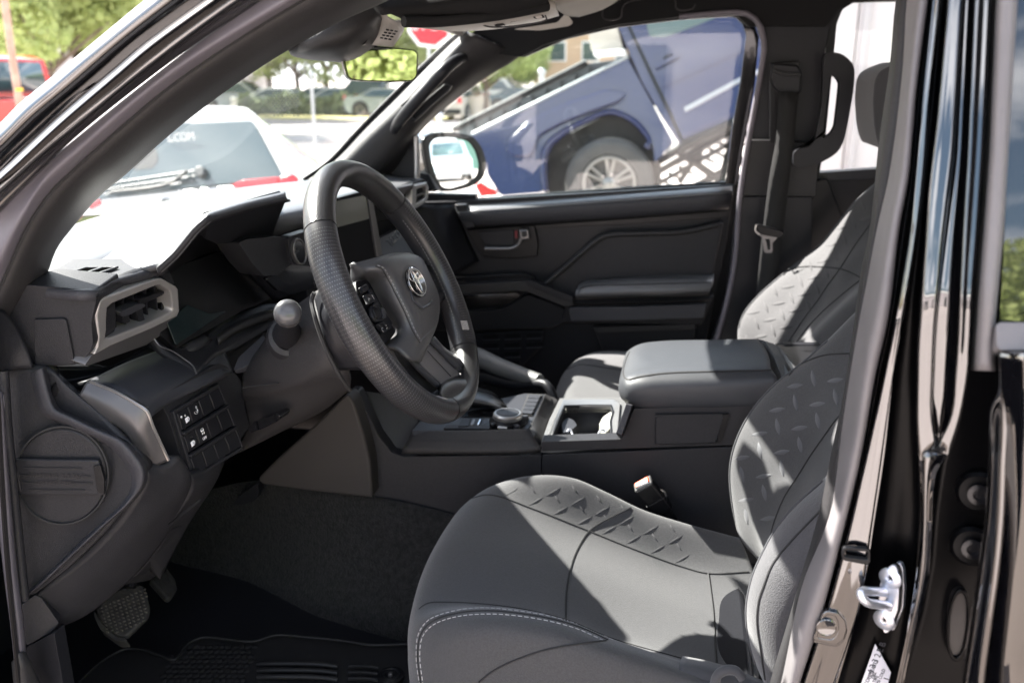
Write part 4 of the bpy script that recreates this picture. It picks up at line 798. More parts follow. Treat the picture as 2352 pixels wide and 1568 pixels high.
# centre screen
csp = PL((782, 456, 1.50), (846, 445, 1.56), (790, 530, 1.50))
slab('screen_housing', rnd([(716, 470), (735, 466), (838, 438), (848, 442), (872, 580), (868, 600), (740, 640), (716, 600)], 5), csp, blk, da, .02, .003)
scr = sub(slab('centre_screen', rnd([(742, 468), (837, 448), (846, 502), (742, 530)], 2), csp, mat('glossy_screen', (.13, .13, .115), .12, coat=.3), da, .002, 0, up=.003))
slab('screen_edge', rnd([(838, 438), (848, 440), (874, 584), (862, 590), (848, 502)], 3), csp, dsilver, da, .012, .002, up=.006)
slab('centre_stack', rnd([(700, 620), (760, 600), (870, 580), (884, 620), (884, 760), (720, 800)], 6), PL((700, 620, 1.45), (880, 600, 1.60), (720, 800, 1.42)), dtrim, da, .06, .01)
# far part of the dash face
loft('far_top', [[Y(800, 418, 1.98), Y(870, 412, 2.06), Y(930, 408, 2.12), Y(968, 410, 2.14)], [Y(800, 440, 1.92), Y(870, 436, 2.02), Y(925, 430, 2.04), Y(955, 422, 2.06)], [Y(800, 456, 1.90), Y(870, 452, 1.98), Y(925, 448, 2.02), Y(945, 440, 2.03)]], padtop, da, 20, 10, .01)
slab('far_face', rnd([(846, 450), (940, 446), (942, 484), (930, 500), (858, 510)], 3), PL((846, 450, 1.97), (942, 446, 2.04), (858, 510, 1.97)), dtrim, da, .03, .004)
slab('far_ledge', rnd([(862, 545), (935, 510), (960, 520), (1000, 556), (1002, 600), (940, 640), (880, 600)], 5), PL((862, 545, 1.88), (1000, 556, 2.06), (880, 600, 1.84)), trim, da, .03, .006)
slab('far_lower', rnd([(850, 505), (935, 498), (1000, 545), (1004, 700), (960, 800), (860, 800)], 8), PL((850, 505, 1.97), (1000, 545, 2.10), (860, 800, 1.9)), dtrim, da, .06, .012)
text('brand_lettering', 'TACO', Y(905, 549, 1.80), Vector((0, 1, .16)), (-.6, 0, .8), .026, blk, da, .001)
fv = sub(slab('vent_housing', rnd([(930, 440), (944, 420), (972, 410), (978, 430), (975, 462), (948, 480), (936, 480)], 3), PL((930, 440, 2.0), (978, 430, 2.07), (936, 480, 2.0)), dtrim, da, .04, .004))
fvp = PL((941, 430, 1.995), (976, 424, 2.06), (941, 478, 1.99))
ring('vent_bezel', [(938, 436), (941, 427), (972, 419), (977, 430), (976, 455), (970, 464), (946, 480), (938, 478)], [(949, 439), (950, 434), (968, 428), (972, 434), (972, 450), (968, 456), (950, 467), (949, 464)], fvp, silver, fv, .02, .002, up=.01)
slab('vent_core', [(945, 430), (972, 424), (974, 460), (947, 472)], fvp, blk, fv, .01, 0)
slab('vane', [(950, 448), (971, 441), (971, 445), (950, 452)], fvp, dsilver, fv, .004, .001, up=.008)
# ---- near end pod with its vent
PT = lambda u, v, z=1.2655: Zp(u, v, z)
loft('end_pod_top', [[PT(40, 658), PT(60, 654), PT(84, 638), PT(112, 620), PT(150, 596)], [PT(120, 664), PT(150, 656), PT(190, 640), PT(230, 618), PT(270, 594)], [PT(180, 669), PT(214, 662), PT(262, 644), PT(310, 622), PT(352, 600)], [PT(218, 668, 1.264), PT(262, 651, 1.262), PT(312, 634, 1.262), PT(356, 619, 1.262), PT(388, 606, 1.262)]], grainL, da, 24, 14, .012, su=False, sv=False)
loft('end_pod_cap', [[PT(216, 668, 1.263), PT(262, 650, 1.262), PT(318, 632, 1.261), PT(362, 616, 1.26)], [Y(222, 680, .872), Y(268, 662, .925), Y(324, 642, .99), Y(374, 626, 1.045)], [Y(228, 690, .885), Y(276, 674, .94), Y(330, 652, 1.0), Y(392, 650, 1.06)]], grain, da, 20, 8, .01, su=False)
slab('pod_corner', rnd([(354, 612), (376, 606), (392, 628), (402, 652), (392, 652), (368, 630)], 4), PL((354, 612, 1.03), (392, 628, 1.065), (402, 652, 1.06)), grain, da, .03, .004)
slab('end_pod_side', rnd([(-40, 700), (30, 670), (60, 654), (216, 667), (221, 690), (210, 740), (214, 790), (206, 812), (172, 838), (100, 842), (-40, 848)], 5), PL((60, 655, .86), (215, 668, .872), (100, 842, .872)), grain, da, .06, .008, 3)
slab('side_inset', rnd([(78, 734), (146, 732), (152, 738), (164, 800), (170, 836), (80, 840)], 4), PL((60, 655, .856), (215, 668, .868), (100, 842, .868)), grain, da, .004, .0015)
loft('end_cowl', [[Y(-60, 712, .80), Y(-20, 706, .82), Y(12, 716, .84), Y(40, 750, .852), Y(62, 800, .856), Y(76, 845, .856)], [Y(-60, 780, .78), Y(-20, 770, .80), Y(0, 780, .82), Y(12, 800, .83), Y(24, 820, .84), Y(34, 848, .845)], [Y(-60, 850, .77), Y(-40, 850, .79), Y(-20, 850, .80), Y(0, 850, .82), Y(10, 850, .83), Y(20, 851, .835)]], grain, da, 20, 12, .02)
vp_ = PL((220, 690, .885), (395, 640, 1.045), (205, 800, .882))
vb_o = [(206, 812), (214, 796), (218, 770), (212, 720), (220, 686), (232, 680), (350, 637), (362, 636), (396, 655), (401, 662), (404, 712), (399, 723), (340, 752), (243, 792)]
vb_i = [(236, 774), (236, 766), (238, 755), (238, 730), (240, 705), (252, 694), (352, 654), (362, 652), (382, 664), (387, 670), (391, 708), (388, 714), (340, 738), (246, 774)]
nv_ = sub(ring('vent_bezel', vb_o, vb_i, vp_, mat('bezel_satin', (.34, .33, .325), .40, metal=.55), da, .035, .0022, up=.006, inner_drop=.002))
slab('vent_core', [(228, 700), (255, 688), (356, 648), (392, 664), (396, 716), (340, 745), (236, 784)], vp_, blk, nv_, .01, 0, up=-.024)
slab('lower_lip', rnd([(188, 836), (205, 811), (243, 791), (345, 749), (402, 721), (404, 730), (392, 748), (330, 790), (230, 825), (194, 838)], 3), vp_, dsilver, da, .03, .006, up=.004)
for (a, b_, c_, d_, th_) in (((238, 738), (262, 730), (262, 724), (238, 730), 0), ((330, 696), (386, 678), (386, 672), (330, 690), 0)):
    slab('cross_vane', rnd([a, b_, c_, d_], 1), vp_, dtrim, nv_, .01, .002, up=-.006)
slab('cross_vane', rnd([(238, 742), (300, 720), (386, 682), (386, 676), (300, 708), (238, 730)], 2), vp_, dtrim, nv_, .012, .003, 3, up=-.008)
slab('vane_tab', rnd([(276, 716), (318, 698), (333, 698), (334, 704), (300, 722), (282, 728)], 4), vp_, trim, nv_, .012, .004, 3, up=0)
slab('tab_leg', rnd([(318, 702), (334, 700), (342, 738), (328, 742)], 2), vp_, dtrim, nv_, .01, .002, up=-.006)
for u_ in (256, 278, 300, 322, 350, 372):
    slab('louvre', [(u_, 690-(u_-256)*.35), (u_+3, 689-(u_-256)*.35), (u_+10, 770-(u_-256)*.42), (u_+7, 772-(u_-256)*.42)], vp_, dtrim, nv_, .014, .001, up=-.012)
slab('thumb_wheel', rnd([(290, 728), (306, 724), (308, 742), (293, 747)], 2), vp_, dtrim, nv_, .012, .002, up=-.006)
# side defroster slot
dfp = zz(1.2680)
df = sub(ring('defroster_bezel', rnd([(100, 646), (195, 613), (274, 613), (178, 648)], 3, 3), rnd([(118, 643), (198, 616), (264, 615), (172, 645)], 3, 3), dfp, grainL, da, .003, .0008, up=.0015))
slab('slot', rnd([(118, 643), (198, 616), (264, 615), (172, 645)], 3), dfp, mat('slot_black', (.002, .002, .002), .9, spec=0), df, .002, 0, up=.0005)
slab('slot_bar', [(146, 644), (230, 615), (238, 615), (155, 645)], dfp, grainL, df, .002, .0005, up=.0015)
# ---- lower dash
kp = PL((180, 900, .885), (540, 830, 1.15), (400, 1080, .98))
loft('ledge', [[Y(100, 846, .90), Y(230, 846, .96), Y(345, 790, 1.08)], [Y(140, 880, .92), Y(260, 850, .98), Y(372, 806, 1.08)], [Y(196, 876, .915), Y(300, 840, .99), Y(400, 830, 1.05)]], dtrim, da, 16, 12, .01)
loft('upper_knee', [[Y(196, 878, .905), Y(280, 836, .98), Y(372, 802, 1.06), Y(460, 780, 1.12), Y(500, 778, 1.15)],
  [Y(262, 888, .895), Y(330, 850, .965), Y(420, 828, 1.04), Y(480, 806, 1.10), Y(514, 800, 1.13)],
  [Y(320, 930, .89), Y(380, 898, .945), Y(450, 860, 1.02), Y(505, 840, 1.08), Y(530, 838, 1.11)],
  [Y(345, 960, .892), Y(385, 930, .94), Y(455, 892, 1.0), Y(512, 860, 1.06), Y(536, 856, 1.10)]], trim, da, 26, 20, .01)
loft('screen_sill', [[Y(345, 770, 1.02), Y(372, 800, 1.03), Y(420, 830, 1.03), Y(452, 858, 1.02)], [Y(366, 756, 1.05), Y(404, 800, 1.06), Y(470, 800, 1.10), Y(500, 810, 1.10)], [Y(384, 770, 1.08), Y(430, 800, 1.08), Y(500, 762, 1.15), Y(534, 800, 1.14)], [Y(400, 795, 1.06), Y(500, 740, 1.18), Y(600, 700, 1.27), Y(700, 700, 1.33)]], grain, da, 20, 16, .01)
tube('trim_line', [Y(346, 764, 1.012), Y(358, 784, 1.014), Y(368, 795, 1.014), Y(394, 805, 1.014), Y(420, 822, 1.01), Y(443, 840, 1.005), Y(451, 858, .995)], .0010, dsilver, da, 20, 5)
loft('column_surround', [[Y(495, 772, 1.13), Y(540, 742, 1.18), Y(600, 716, 1.24), Y(640, 708, 1.28)], [Y(500, 778, 1.12), Y(545, 750, 1.17), Y(606, 724, 1.22), Y(650, 716, 1.27)]], trimA, da, 20, 4, .01)
slab('column_gap', rnd([(500, 780), (560, 745), (640, 715), (640, 760), (580, 840), (536, 856), (524, 820)], 8), PL((500, 780, 1.16), (640, 715, 1.30), (536, 856, 1.15)), blk, da, .01, 0)
# satin silver cheek
loft('cheek_trim', [[Y(197, 879, .872), Y(214, 876, .876), Y(270, 902, .872), Y(318, 930, .872), Y(337, 943, .873), Y(352, 980, .878), Y(388, 1058, .893)],
  [Y(184, 902, .866), Y(205, 908, .866), Y(250, 934, .864), Y(296, 962, .864), Y(318, 984, .865), Y(334, 1010, .87), Y(362, 1068, .885)],
  [Y(172, 925, .868), Y(196, 938, .867), Y(240, 963, .866), Y(280, 987, .866), Y(300, 1012, .867), Y(314, 1046, .872), Y(333, 1082, .882)]], mat('gunmetal', (.085, .083, .085), .38, metal=.6), da, 40, 14, .02)
tube('cheek_highlight', [Y(208, 876, .875), Y(268, 901, .871), Y(318, 930, .871), Y(337, 943, .872), Y(352, 980, .877), Y(387, 1056, .892)], .0020, silver, da, 24, 6)
# switch panel
spn = PL((362, 920, .925), (520, 840, 1.09), (440, 1085, .955))
swp = sub(slab('switch_panel', rnd([(360, 912), (372, 906), (500, 834), (518, 838), (552, 870), (568, 960), (574, 978), (536, 1030), (500, 1070), (440, 1120), (424, 1080), (388, 960)], 8), spn, grain, da, .05, .008, 4))
def bil(u, v):  # button field corners in the photograph
    A, B, C_, D_ = (397, 950), (495, 890), (548, 1026), (440, 1092)
    return tuple((1-v)*((1-u)*A[i]+u*B[i])+v*((1-u)*D_[i]+u*C_[i]) for i in (0, 1))
ring('field_frame', [bil(-.06, -.06), bil(.5, -.06), bil(1.03, -.06), bil(1.05, .3), bil(1.06, .7), bil(1.0, 1.05), bil(.5, 1.05), bil(-.06, 1.05)], [bil(0, 0), bil(.5, 0), bil(1, 0), bil(1, .33), bil(1, .7), bil(1, 1), bil(.5, 1), bil(0, 1)], spn, grain, swp, .01, .002, up=.006)
slab('field', [bil(0, 0), bil(1, 0), bil(1, 1), bil(0, 1)], spn, blk, swp, .003, 0, up=.001)
for r_ in range(3):
    v0, v1 = [(.0, .27), (.36, .63), (.72, .98)][r_]
    for c_ in range(4):
        u0, u1 = c_*.25+.008, c_*.25+.242
        slab('button', rnd([bil(u0, v0), bil(u1, v0), bil(u1+.01, (v0+v1)/2), bil(u1, v1), bil(u0, v1), bil(u0+.01, (v0+v1)/2)], 2, 2), spn, dtrim, swp, .006, .0012, up=.006)
        tube('button_edge', [spn(*bil(u1+.004, v0))+spn.n*0, spn(*bil(u1+.016, (v0+v1)/2)), spn(*bil(u1+.004, v1))], .0011, dsilver, swp, 8, 5)
    if r_ < 2: slab('divider', rnd([bil(-.02, v1+.025), bil(1.02, v1+.025), bil(1.02, v1+.075), bil(-.02, v1+.075)], 1.5, 2), spn, grain, swp, .008, .002, up=.010)
def pic(strokes, u, v, s, m=white, r=.00055):
    """a small symbol of raised strokes on the switch panel; unit box mapped to the panel"""
    o = spn(*bil(u, v)); ex = (spn(*bil(u+.01, v))-o).normalized(); ey = (spn(*bil(u, v-.01))-o).normalized(); nn = spn.n if spn.n.dot(CAM-o) > 0 else -spn.n
    V = []; Fc = []
    for st in strokes:
        P = [o+ex*x*s+ey*y*s+nn*.0072 for x, y in st]
        for a, b in zip(P, P[1:]):
            d = (b-a); q = nn.cross(d).normalized()*r; k = len(V); V += [a-q, b-q, b+q, a+q, a-q+nn*r, b-q+nn*r, b+q+nn*r, a+q+nn*r]
            Fc += [(k, k+1, k+2, k+3), (k+4, k+5, k+6, k+7), (k, k+1, k+5, k+4), (k+2, k+3, k+7, k+6), (k+1, k+2, k+6, k+5), (k, k+3, k+7, k+4)]
    mesh('symbol', V, Fc, m, swp, 180)
arc = lambda cx, cy, r, a, b, n=8: [(cx+r*math.cos(math.radians(a+(b-a)*k/n)), cy+r*math.sin(math.radians(a+(b-a)*k/n))) for k in range(n+1)]
lamp = [arc(.15, 0, .45, -90, 90)+[(.15, -.45)]]+[[(0, y), (-.7, y-.12)] for y in (.4, .14, -.12, -.38)]
pic(lamp, .155, .16, .0066); pic([[(-.6, 1.5), (-.4, 1.1)]], .155, .16, .0052, r=.0011); pic([arc(0, 0, .25, 0, 360)], .05, .08, .005)
pic([arc(0, 0, .6, 180, 380), [(0, 0), (.35, -.35)]]+[[(.2, .7), (.75, .7)], [(.5, .4), (.5, 1.0)], [(.3, .9), (.7, .5)], [(.3, .5), (.7, .9)]], .37, .12, .0066)
pic(lamp+[[(0, -.2), (.2, .25), (.4, -.2)]], .12, .53, .0068); pic([[(-.2, 1.5), (.5, 1.5)]], .12, .52, .0052, dsilver)
pic([[(-.35, .8), (.35, .8), (.5, .3), (-.5, .3), (-.35, .8)], [(-.4, .1), (-.1, -.2), (-.4, -.5)], [(.2, .1), (.5, -.2), (.2, -.5)]], .37, .46, .0064)
text('lettering', 'OFF', spn(*bil(.37, .56))+(spn.n if spn.n.dot(CAM-spn(446, 990)) > 0 else -spn.n)*.0075, spn(*bil(.5, .5))-spn(*bil(.4, .5)), spn(*bil(.5, .4))-spn(*bil(.5, .5)), .0055, white, swp)
for k in range(9):
    v_ = .07+k*.022; pic([[(-.5, 0), (.5, 0)]], .045, v_+.02, .0045, dsilver, .0004)
# padded knee panel and side end panel with round cover
kn = PL((330, 1080, .875), (470, 1040, .98), (110, 1440, .84))
loft('knee_pad', [[Y(318, 1060, .868), Y(340, 1090, .866), Y(300, 1170, .858), Y(200, 1280, .85), (Y(88, 1366, .842)), Y(60, 1400, .84)],
  [Y(385, 1066, .895), Y(392, 1110, .90), Y(340, 1200, .885), Y(230, 1310, .87), Y(150, 1370, .86), Y(90, 1400, .85)],
  [Y(408, 1045, .91), Y(432, 1100, .925), Y(385, 1190, .92), Y(300, 1290, .90), Y(200, 1380, .885), Y(132, 1434, .87)],
  [Y(420, 1060, .94), Y(446, 1110, .96), Y(402, 1200, .95), Y(320, 1310, .93), Y(200, 1412, .90), Y(140, 1440, .88)]], grain, da, 36, 20, .02)
loft('knee_lower', [[Y(430, 1084, .93), Y(444, 1112, .94), (Y(400, 1190, .94)), Y(320, 1280, .93)], [Y(470, 1068, .98), Y(470, 1110, .97), Y(420, 1180, .97), Y(345, 1290, .96)], [Y(520, 1048, 1.03), Y(500, 1100, 1.03), Y(436, 1200, 1.02), Y(368, 1330, 1.0)]], grain, da, 20, 12, .02)
loft('side_panel', [[Y(-30, 848, .845), Y(110, 846, .862), Y(150, 880, .866)], [Y(-20, 960, .84), Y(120, 955, .858), Y(262, 985, .862)], [Y(0, 1080, .838), Y(150, 1080, .855), Y(330, 1080, .860)], [Y(20, 1200, .836), Y(120, 1220, .85), Y(272, 1180, .852)], [Y(40, 1300, .834), Y(90, 1310, .842), Y(170, 1290, .846)], [Y(46, 1362, .832), Y(60, 1368, .835), Y(82, 1362, .838)]], grain, da, 20, 40, .02)
SPX = [(95, 846, .850), (108, 900, .848), (122, 938, .846), (160, 958, .846), (215, 985, .848), (275, 1012, .850), (302, 1040, .850), (325, 1075, .850), (326, 1110, .850), (300, 1150, .848), (240, 1205, .844), (160, 1280, .840), (90, 1345, .834), (62, 1366, .832)]
SP2 = [(u+10, v-4, y-.002) for u, v, y in SPX]
loft('panel_roll', [[Y(u-26, v+12, y+.006) for u, v, y in SPX], [Y(u-12, v+6, y-.006) for u, v, y in SPX], [Y(u, v, y-.006) for u, v, y in SPX], [Y(u+12, v-4, y+.014) for u, v, y in SPX]], grainL, da, 60, 14, 0)
tube('end_bead', [Y(8, 850, .828), Y(16, 980, .826), Y(26, 1080, .824), Y(38, 1200, .822), Y(48, 1300, .820), Y(56, 1376, .818)], .006, grain, da, 24, 8)
rc_ = sub(slab('round_cover', ell(138, 1095, 107, 112, 48), PL((30, 1095, .836), (245, 1095, .852), (138, 985, .845)), grain, da, .012, .003, up=0))
cpl = PL((30, 1095, .830), (245, 1095, .846), (138, 985, .839))
ring('cover_groove', ell(138, 1095, 109, 114, 48), ell(138, 1095, 105.5, 110.5, 48), cpl, seam, rc_, .004, 0, up=-.0035)
slab('cover_band', [(29, 1054), (225, 1056), (230, 1068), (243, 1106), (240, 1136), (42, 1136), (31, 1100)], cpl, grain, rc_, .006, .0015, up=.001)
slab('finger_slot', rnd([(31, 1065), (40, 1068), (52, 1126), (43, 1128), (33, 1100)], 3), cpl, trimA, rc_, .004, .001, up=.003)
slab('finger_slot', rnd([(217, 1068), (232, 1064), (242, 1098), (242, 1130), (232, 1131), (226, 1126)], 3), cpl, blk, rc_, .004, .001, up=.003)
for (a, b_, v_) in ((59, 191, 1072), (50, 70, 1088), (196, 212, 1090), (54, 90, 1105), (168, 215, 1106), (70, 200, 1122)):
    tube('embossed_line', [cpl(a, v_)-Vector((0, .003, 0)), cpl(b_, v_+1.5)-Vector((0, .003, 0))], .0006, trimA, rc_, 2, 5, False)
_o = cpl(133, 1090)-Vector((0, .0035, 0)); _x = cpl(200, 1091)-cpl(60, 1089)
text('embossed_text', 'WARNING  AIR BAG', _o, _x, (0, 0, 1), .0075, trimA, rc_)
text('embossed_text', 'DO NOT OPEN', cpl(130, 1106)-Vector((0, .0035, 0)), _x, (0, 0, 1), .007, trimA, rc_)
slab('foot_trim', rnd([(38, 1396), (80, 1366), (95, 1372), (136, 1430), (120, 1450), (62, 1482), (55, 1470), (48, 1420)], 5), PL((38, 1396, .826), (136, 1430, .85), (62, 1482, .828)), grain, da, .05, .008, 3)
slab('door_switch_panel', rnd([(368, 1196), (376, 1176), (452, 1114), (462, 1120), (466, 1152), (390, 1212), (376, 1214)], 5), PL((370, 1200, .925), (460, 1120, 1.0), (390, 1212, .935)), grain, da, .03, .005)
dsp = PL((370, 1200, .920), (460, 1120, .995), (390, 1212, .930))
slab('door_switch', rnd([(380, 1182), (408, 1160), (416, 1182), (386, 1206)], 2), dsp, blk, da, .006, .001)
slab('blank_switch', rnd([(414, 1142), (444, 1116), (454, 1142), (426, 1164)], 2), dsp, trim, da, .006, .001)
text('lettering', 'DOOR', dsp(394, 1180)+(CAM-dsp(394, 1180)).normalized()*.003, dsp(444, 1140)-dsp(394, 1180), dsp(386, 1150)-dsp(394, 1180), .006, white, da)
text('lettering', 'ON', dsp(404, 1166)+(CAM-dsp(404, 1166)).normalized()*.003, dsp(444, 1140)-dsp(394, 1180), dsp(386, 1150)-dsp(394, 1180), .006, white, da)
text('lettering', 'OFF', dsp(381, 1186)+(CAM-dsp(381, 1186)).normalized()*.003, dsp(444, 1140)-dsp(394, 1180), dsp(386, 1150)-dsp(394, 1180), .006, white, da)
loft('under_cover', [[Y(386, 1216, .95), Y(360, 1262, .95), Y(300, 1330, .95), Y(262, 1352, .95)], [Y(420, 1206, 1.0), Y(392, 1262, 1.02), Y(360, 1300, 1.02), Y(290, 1342, 1.0)], [Y(390, 1216, 1.04), Y(378, 1290, 1.06), Y(352, 1328, 1.05), Y(300, 1340, 1.04)]], grain, da, 16, 12, .01)
slab('bracket', rnd([(116, 1444), (134, 1432), (138, 1440), (128, 1462), (114, 1464)], 2), yy(.9), dtrim, da, .01, .002)
lathe('bolt', Y(127, 1450, .885), (-.2, -1, .2), [(.004, 0), (.004, .003), (.002, .005)], chrome, da, 8)
# ---- steering column shroud
cs = thing('steering_column', 'grey steering column shroud behind the wheel', 'steering column', (-.5, 1.08, 1.05))
loft('lower_shroud', [
  [Y(612, 780, 1.11), Y(640, 730, 1.10), Y(690, 694, 1.08), Y(720, 672, 1.07), Y(740, 660, 1.06)],
  [Y(560, 850, 1.10), Y(600, 820, 1.06), Y(670, 780, 1.03), Y(740, 740, 1.02), Y(780, 730, 1.02)],
  [Y(556, 900, 1.10), Y(620, 890, 1.05), Y(690, 868, 1.02), Y(752, 840, 1.01), Y(800, 850, 1.02)],
  [Y(562, 930, 1.12), Y(640, 912, 1.06), Y(700, 896, 1.04), Y(770, 886, 1.04), Y(805, 890, 1.05)],
  [Y(560, 1000, 1.13), Y(640, 975, 1.09), Y(710, 945, 1.08), Y(770, 915, 1.08), Y(798, 898, 1.09)],
  [Y(520, 1052, 1.15), Y(580, 1025, 1.13), Y(660, 985, 1.13), Y(740, 945, 1.14), Y(795, 902, 1.15)]], trimA, cs, 34, 40, .01)
loft('upper_shroud', [[Y(722, 686, 1.03), Y(738, 662, 1.02), Y(760, 655, 1.03), Y(800, 660, 1.05)], [Y(735, 740, .99), Y(750, 715, .985), Y(790, 710, .99), Y(820, 712, 1.0)], [Y(748, 800, .985), Y(770, 790, .98), Y(800, 790, .985), Y(840, 790, .99)], [Y(780, 850, 1.0), Y(800, 850, 1.0), Y(820, 850, 1.0), Y(860, 850, 1.0)]], dtrim, cs, 16, 20, .01)
tube('shroud_gap', [Y(722, 672, 1.0), Y(716, 690, 1.0), Y(724, 730, .985), Y(744, 790, .98), Y(778, 858, .99), Y(804, 896, 1.02)], .003, seam, cs, 24, 6)
tube('crash_fold', [Y(556, 890, 1.06), Y(640, 880, 1.035)], .001, seam, cs, 4, 4)
slab('tilt_lever', rnd([(568, 982), (580, 970), (636, 950), (644, 955), (640, 966), (600, 986), (574, 994)], 5), PL((568, 985, 1.06), (644, 955, 1.03), (600, 990, 1.05)), pianob, cs, .02, .005, 3)
slab('storage_flap', rnd([(536, 850), (548, 820), (606, 768), (612, 806), (604, 816), (556, 846)], 5), PL((536, 850, 1.08), (606, 768, 1.13), (612, 806, 1.11)), trim, cs, .01, .002)
stk = thing('indicator_stalk', 'stubby indicator stalk with a pale grey knob end', 'stalk', (-.45, 1.0, 1.1))
sA, sB = Y(660, 765, 1.03), Y(661, 722, .93); sd_ = (sB-sA).normalized()
lathe('base_ring', Y(662, 775, 1.045), sd_, [(.030, -.03), (.031, 0), (.027, .010), (.020, .012), (.019, .002)], grain, stk, 28, sq=.95)
lathe('arm', sA, sd_, [(.020, -.01), (.018, .01), (.0125, .045), (.0115, (sB-sA).length)], dtrim, stk, 20)
lathe('knob', sB, sd_, [(.010, -.012), (.0145, -.008), (.0165, 0), (.0165, .010), (.0145, .018), (.008, .022), (.001, .0225)], mat('knob_grey', (.05, .05, .053), .26), stk, 24, smooth=60)
# ================================================================== STEERING WHEEL (built in its own plane)
WC = Vector((-.3626, 1.0766, 1.2292)); WT = .471
wa = Vector((0, 1, 0)); wb_ = Vector((-math.sin(WT), 0, math.cos(WT))); wn = Vector((math.cos(WT), 0, math.sin(WT)))
def WP(a, b, h=0): return WC+wa*a+wb_*b+wn*h
def Wf(h):
    c = WC+wn*h
    def f(u, v):
        d = ray(u, v); return CAM+d*((c-CAM).dot(wn)/d.dot(wn))
    f.n = wn; return f
sw = thing('steering_wheel', 'black leather steering wheel with perforated grips and round silver emblem', 'steering wheel', WC)
def rim(name, a0, a1, m, n=60, k=28, r1=.0168, r2=.0205, cap=.0, holes=False):
    V = []; Fc = []
    for i in range(n+1):
        t = math.radians(a0+(a1-a0)*i/n); R_ = .1712
        e = min(i, n-i)/n; f = 1-cap*math.exp(-(e*n/1.2)**2)
        for j in range(k):
            q = 2*math.pi*j/k; rr = R_+r1*f*math.cos(q)
            V.append(WP(rr*math.cos(t), rr*math.sin(t), r2*f*math.sin(q)))
    for i in range(n):
        for j in range(k): Fc.append((i*k+j, (i+1)*k+j, (i+1)*k+(j+1) % k, i*k+(j+1) % k))
    return mesh(name, V, Fc, m, sw, 180)
# angles: 0 = driver's right, 90 = top
perf = mat('perforated_leather', (.018, .018, .020), .30, bump=('voro', 380, .25, .0004))
rim('rim_top', 40, 138, leather); rim('grip', 139, 252, perf, 80); rim('grip', -48, 39, perf, 60); rim('rim_bottom', 253, 311, leather, 40, cap=0)
for a_ in (39.5, 138.5, 252.5, -48.5): rim('grip_seam', a_-.35, a_+.35, seam, 2, r1=.0162, r2=.0199)
# perforations: small dimple discs over the grips
V = []; Fc = []
dm = mat('dimple_edge', (.10, .10, .105), .35)
for a0, a1 in ((141, 250), (-46, 37)):
    na = int((a1-a0)/1.5)
    for i in range(na):
        for j in range(28):
            q = math.radians(-88+j*8.2+(i % 2)*4.1); t = math.radians(a0+(a1-a0)*(i+.5)/na)
            rr = .1712+.0168*math.cos(q); c = WP(rr*math.cos(t), rr*math.sin(t), .0205*math.sin(q))
            er = Vector(wa*math.cos(t)+wb_*math.sin(t)); nn = (er*math.cos(q)*.0205+wn*math.sin(q)*.0168).normalized(); tt = (wb_*math.cos(t)-wa*math.sin(t)); bb_ = nn.cross(tt)
            if nn.dot(CAM-c) < -.02: continue
            o = len(V)
            for k in range(6): V.append(c+nn*.00025+tt*(.0007*math.cos(k*1.047))+bb_*(.0007*math.sin(k*1.047)))
            Fc.append(tuple(o+k for k in range(6)))
stuff(mesh('perforations', V, Fc, dm, sw, 180))
def dash_line(name, P, m, parent, r=.0008, dash=.0035, gap=.0018, off=Vector((0, 0, 0))):
    P = [Vector(p) for p in P]; Q = cat(P, 200); Q = lin(Q, max(8, int(sum(np.linalg.norm(np.diff(Q, axis=0), axis=1))/(dash+gap))*3))
    V = []; Fc = []
    for i in range(0, len(Q)-2, 3):
        a, b = Vector(Q[i]), Vector(Q[i+2]) ; t = (b-a).normalized(); v = (CAM-a).normalized(); s = t.cross(v).normalized()*r; o = len(V)
        up = v*r*.8
        V += [a-s, b-s, b+s, a+s, (a+b)/2+up, (a*.8+b*.2)+up]; Fc += [(o, o+1, o+4), (o+1, o+2, o+4), (o+2, o+3, o+4), (o+3, o, o+4)]
    return stuff(mesh(name, V, Fc, m, parent, 180))
def rimP(t, q, R_=.1712, s=1.03):
    t = math.radians(t); q = math.radians(q); rr = R_+.0168*s*math.cos(q); return WP(rr*math.cos(t), rr*math.sin(t), .0205*s*math.sin(q))
dash_line('inner_stitching', [rimP(t, 150) for t in range(140, 252, 6)], mat('dark_thread', (.09, .09, .09), .6), sw, .0006)
dash_line('inner_stitching', [rimP(t, 175) for t in range(-46, 38, 6)], MATS['dark_thread'], sw, .0006)
for t_ in (244, -40): 
    for k in range(8): tube('cross_stitch', [rimP(t_-1.4*k*(1 if t_ > 0 else -1)*.5, 120), rimP(t_-1.4*k*(1 if t_ > 0 else -1)*.5+.5, 150)], .0007, thread, sw, 2, 5, False)
# hub: airbag cover
padm = mat('airbag_cover', (.038, .038, .041), .45, bump=('voro', 520, .35, .0005), var=.05)
HB = [[(806, 606, -.012), (806, 640, -.018), (846, 664, -.02), (872, 700, -.02), (900, 756, -.02), (893, 792, -.015)],
      [(806, 606, .004), (822, 634, .002), (850, 650, .0), (876, 694, .0), (909, 756, .0), (888, 792, .0)],
      [(836, 598, .018), (846, 618, .022), (874, 640, .022), (900, 690, .022), (926, 750, .020), (912, 800, .012)],
      [(866, 590, .028), (872, 612, .033), (902, 640, .035), (930, 692, .035), (956, 750, .033), (935, 820, .018)],
      [(904, 581, .024), (916, 590, .036), (940, 628, .040), (966, 680, .040), (984, 745, .036), (950, 828, .020)],
      [(928, 580, .018), (950, 586, .030), (974, 616, .036), (998, 672, .036), (1003, 735, .032), (960, 831, .018)],
      [(940, 581, .0), (968, 592, .008), (988, 630, .012), (1008, 678, .012), (1008, 730, .010), (968, 830, .005)]]
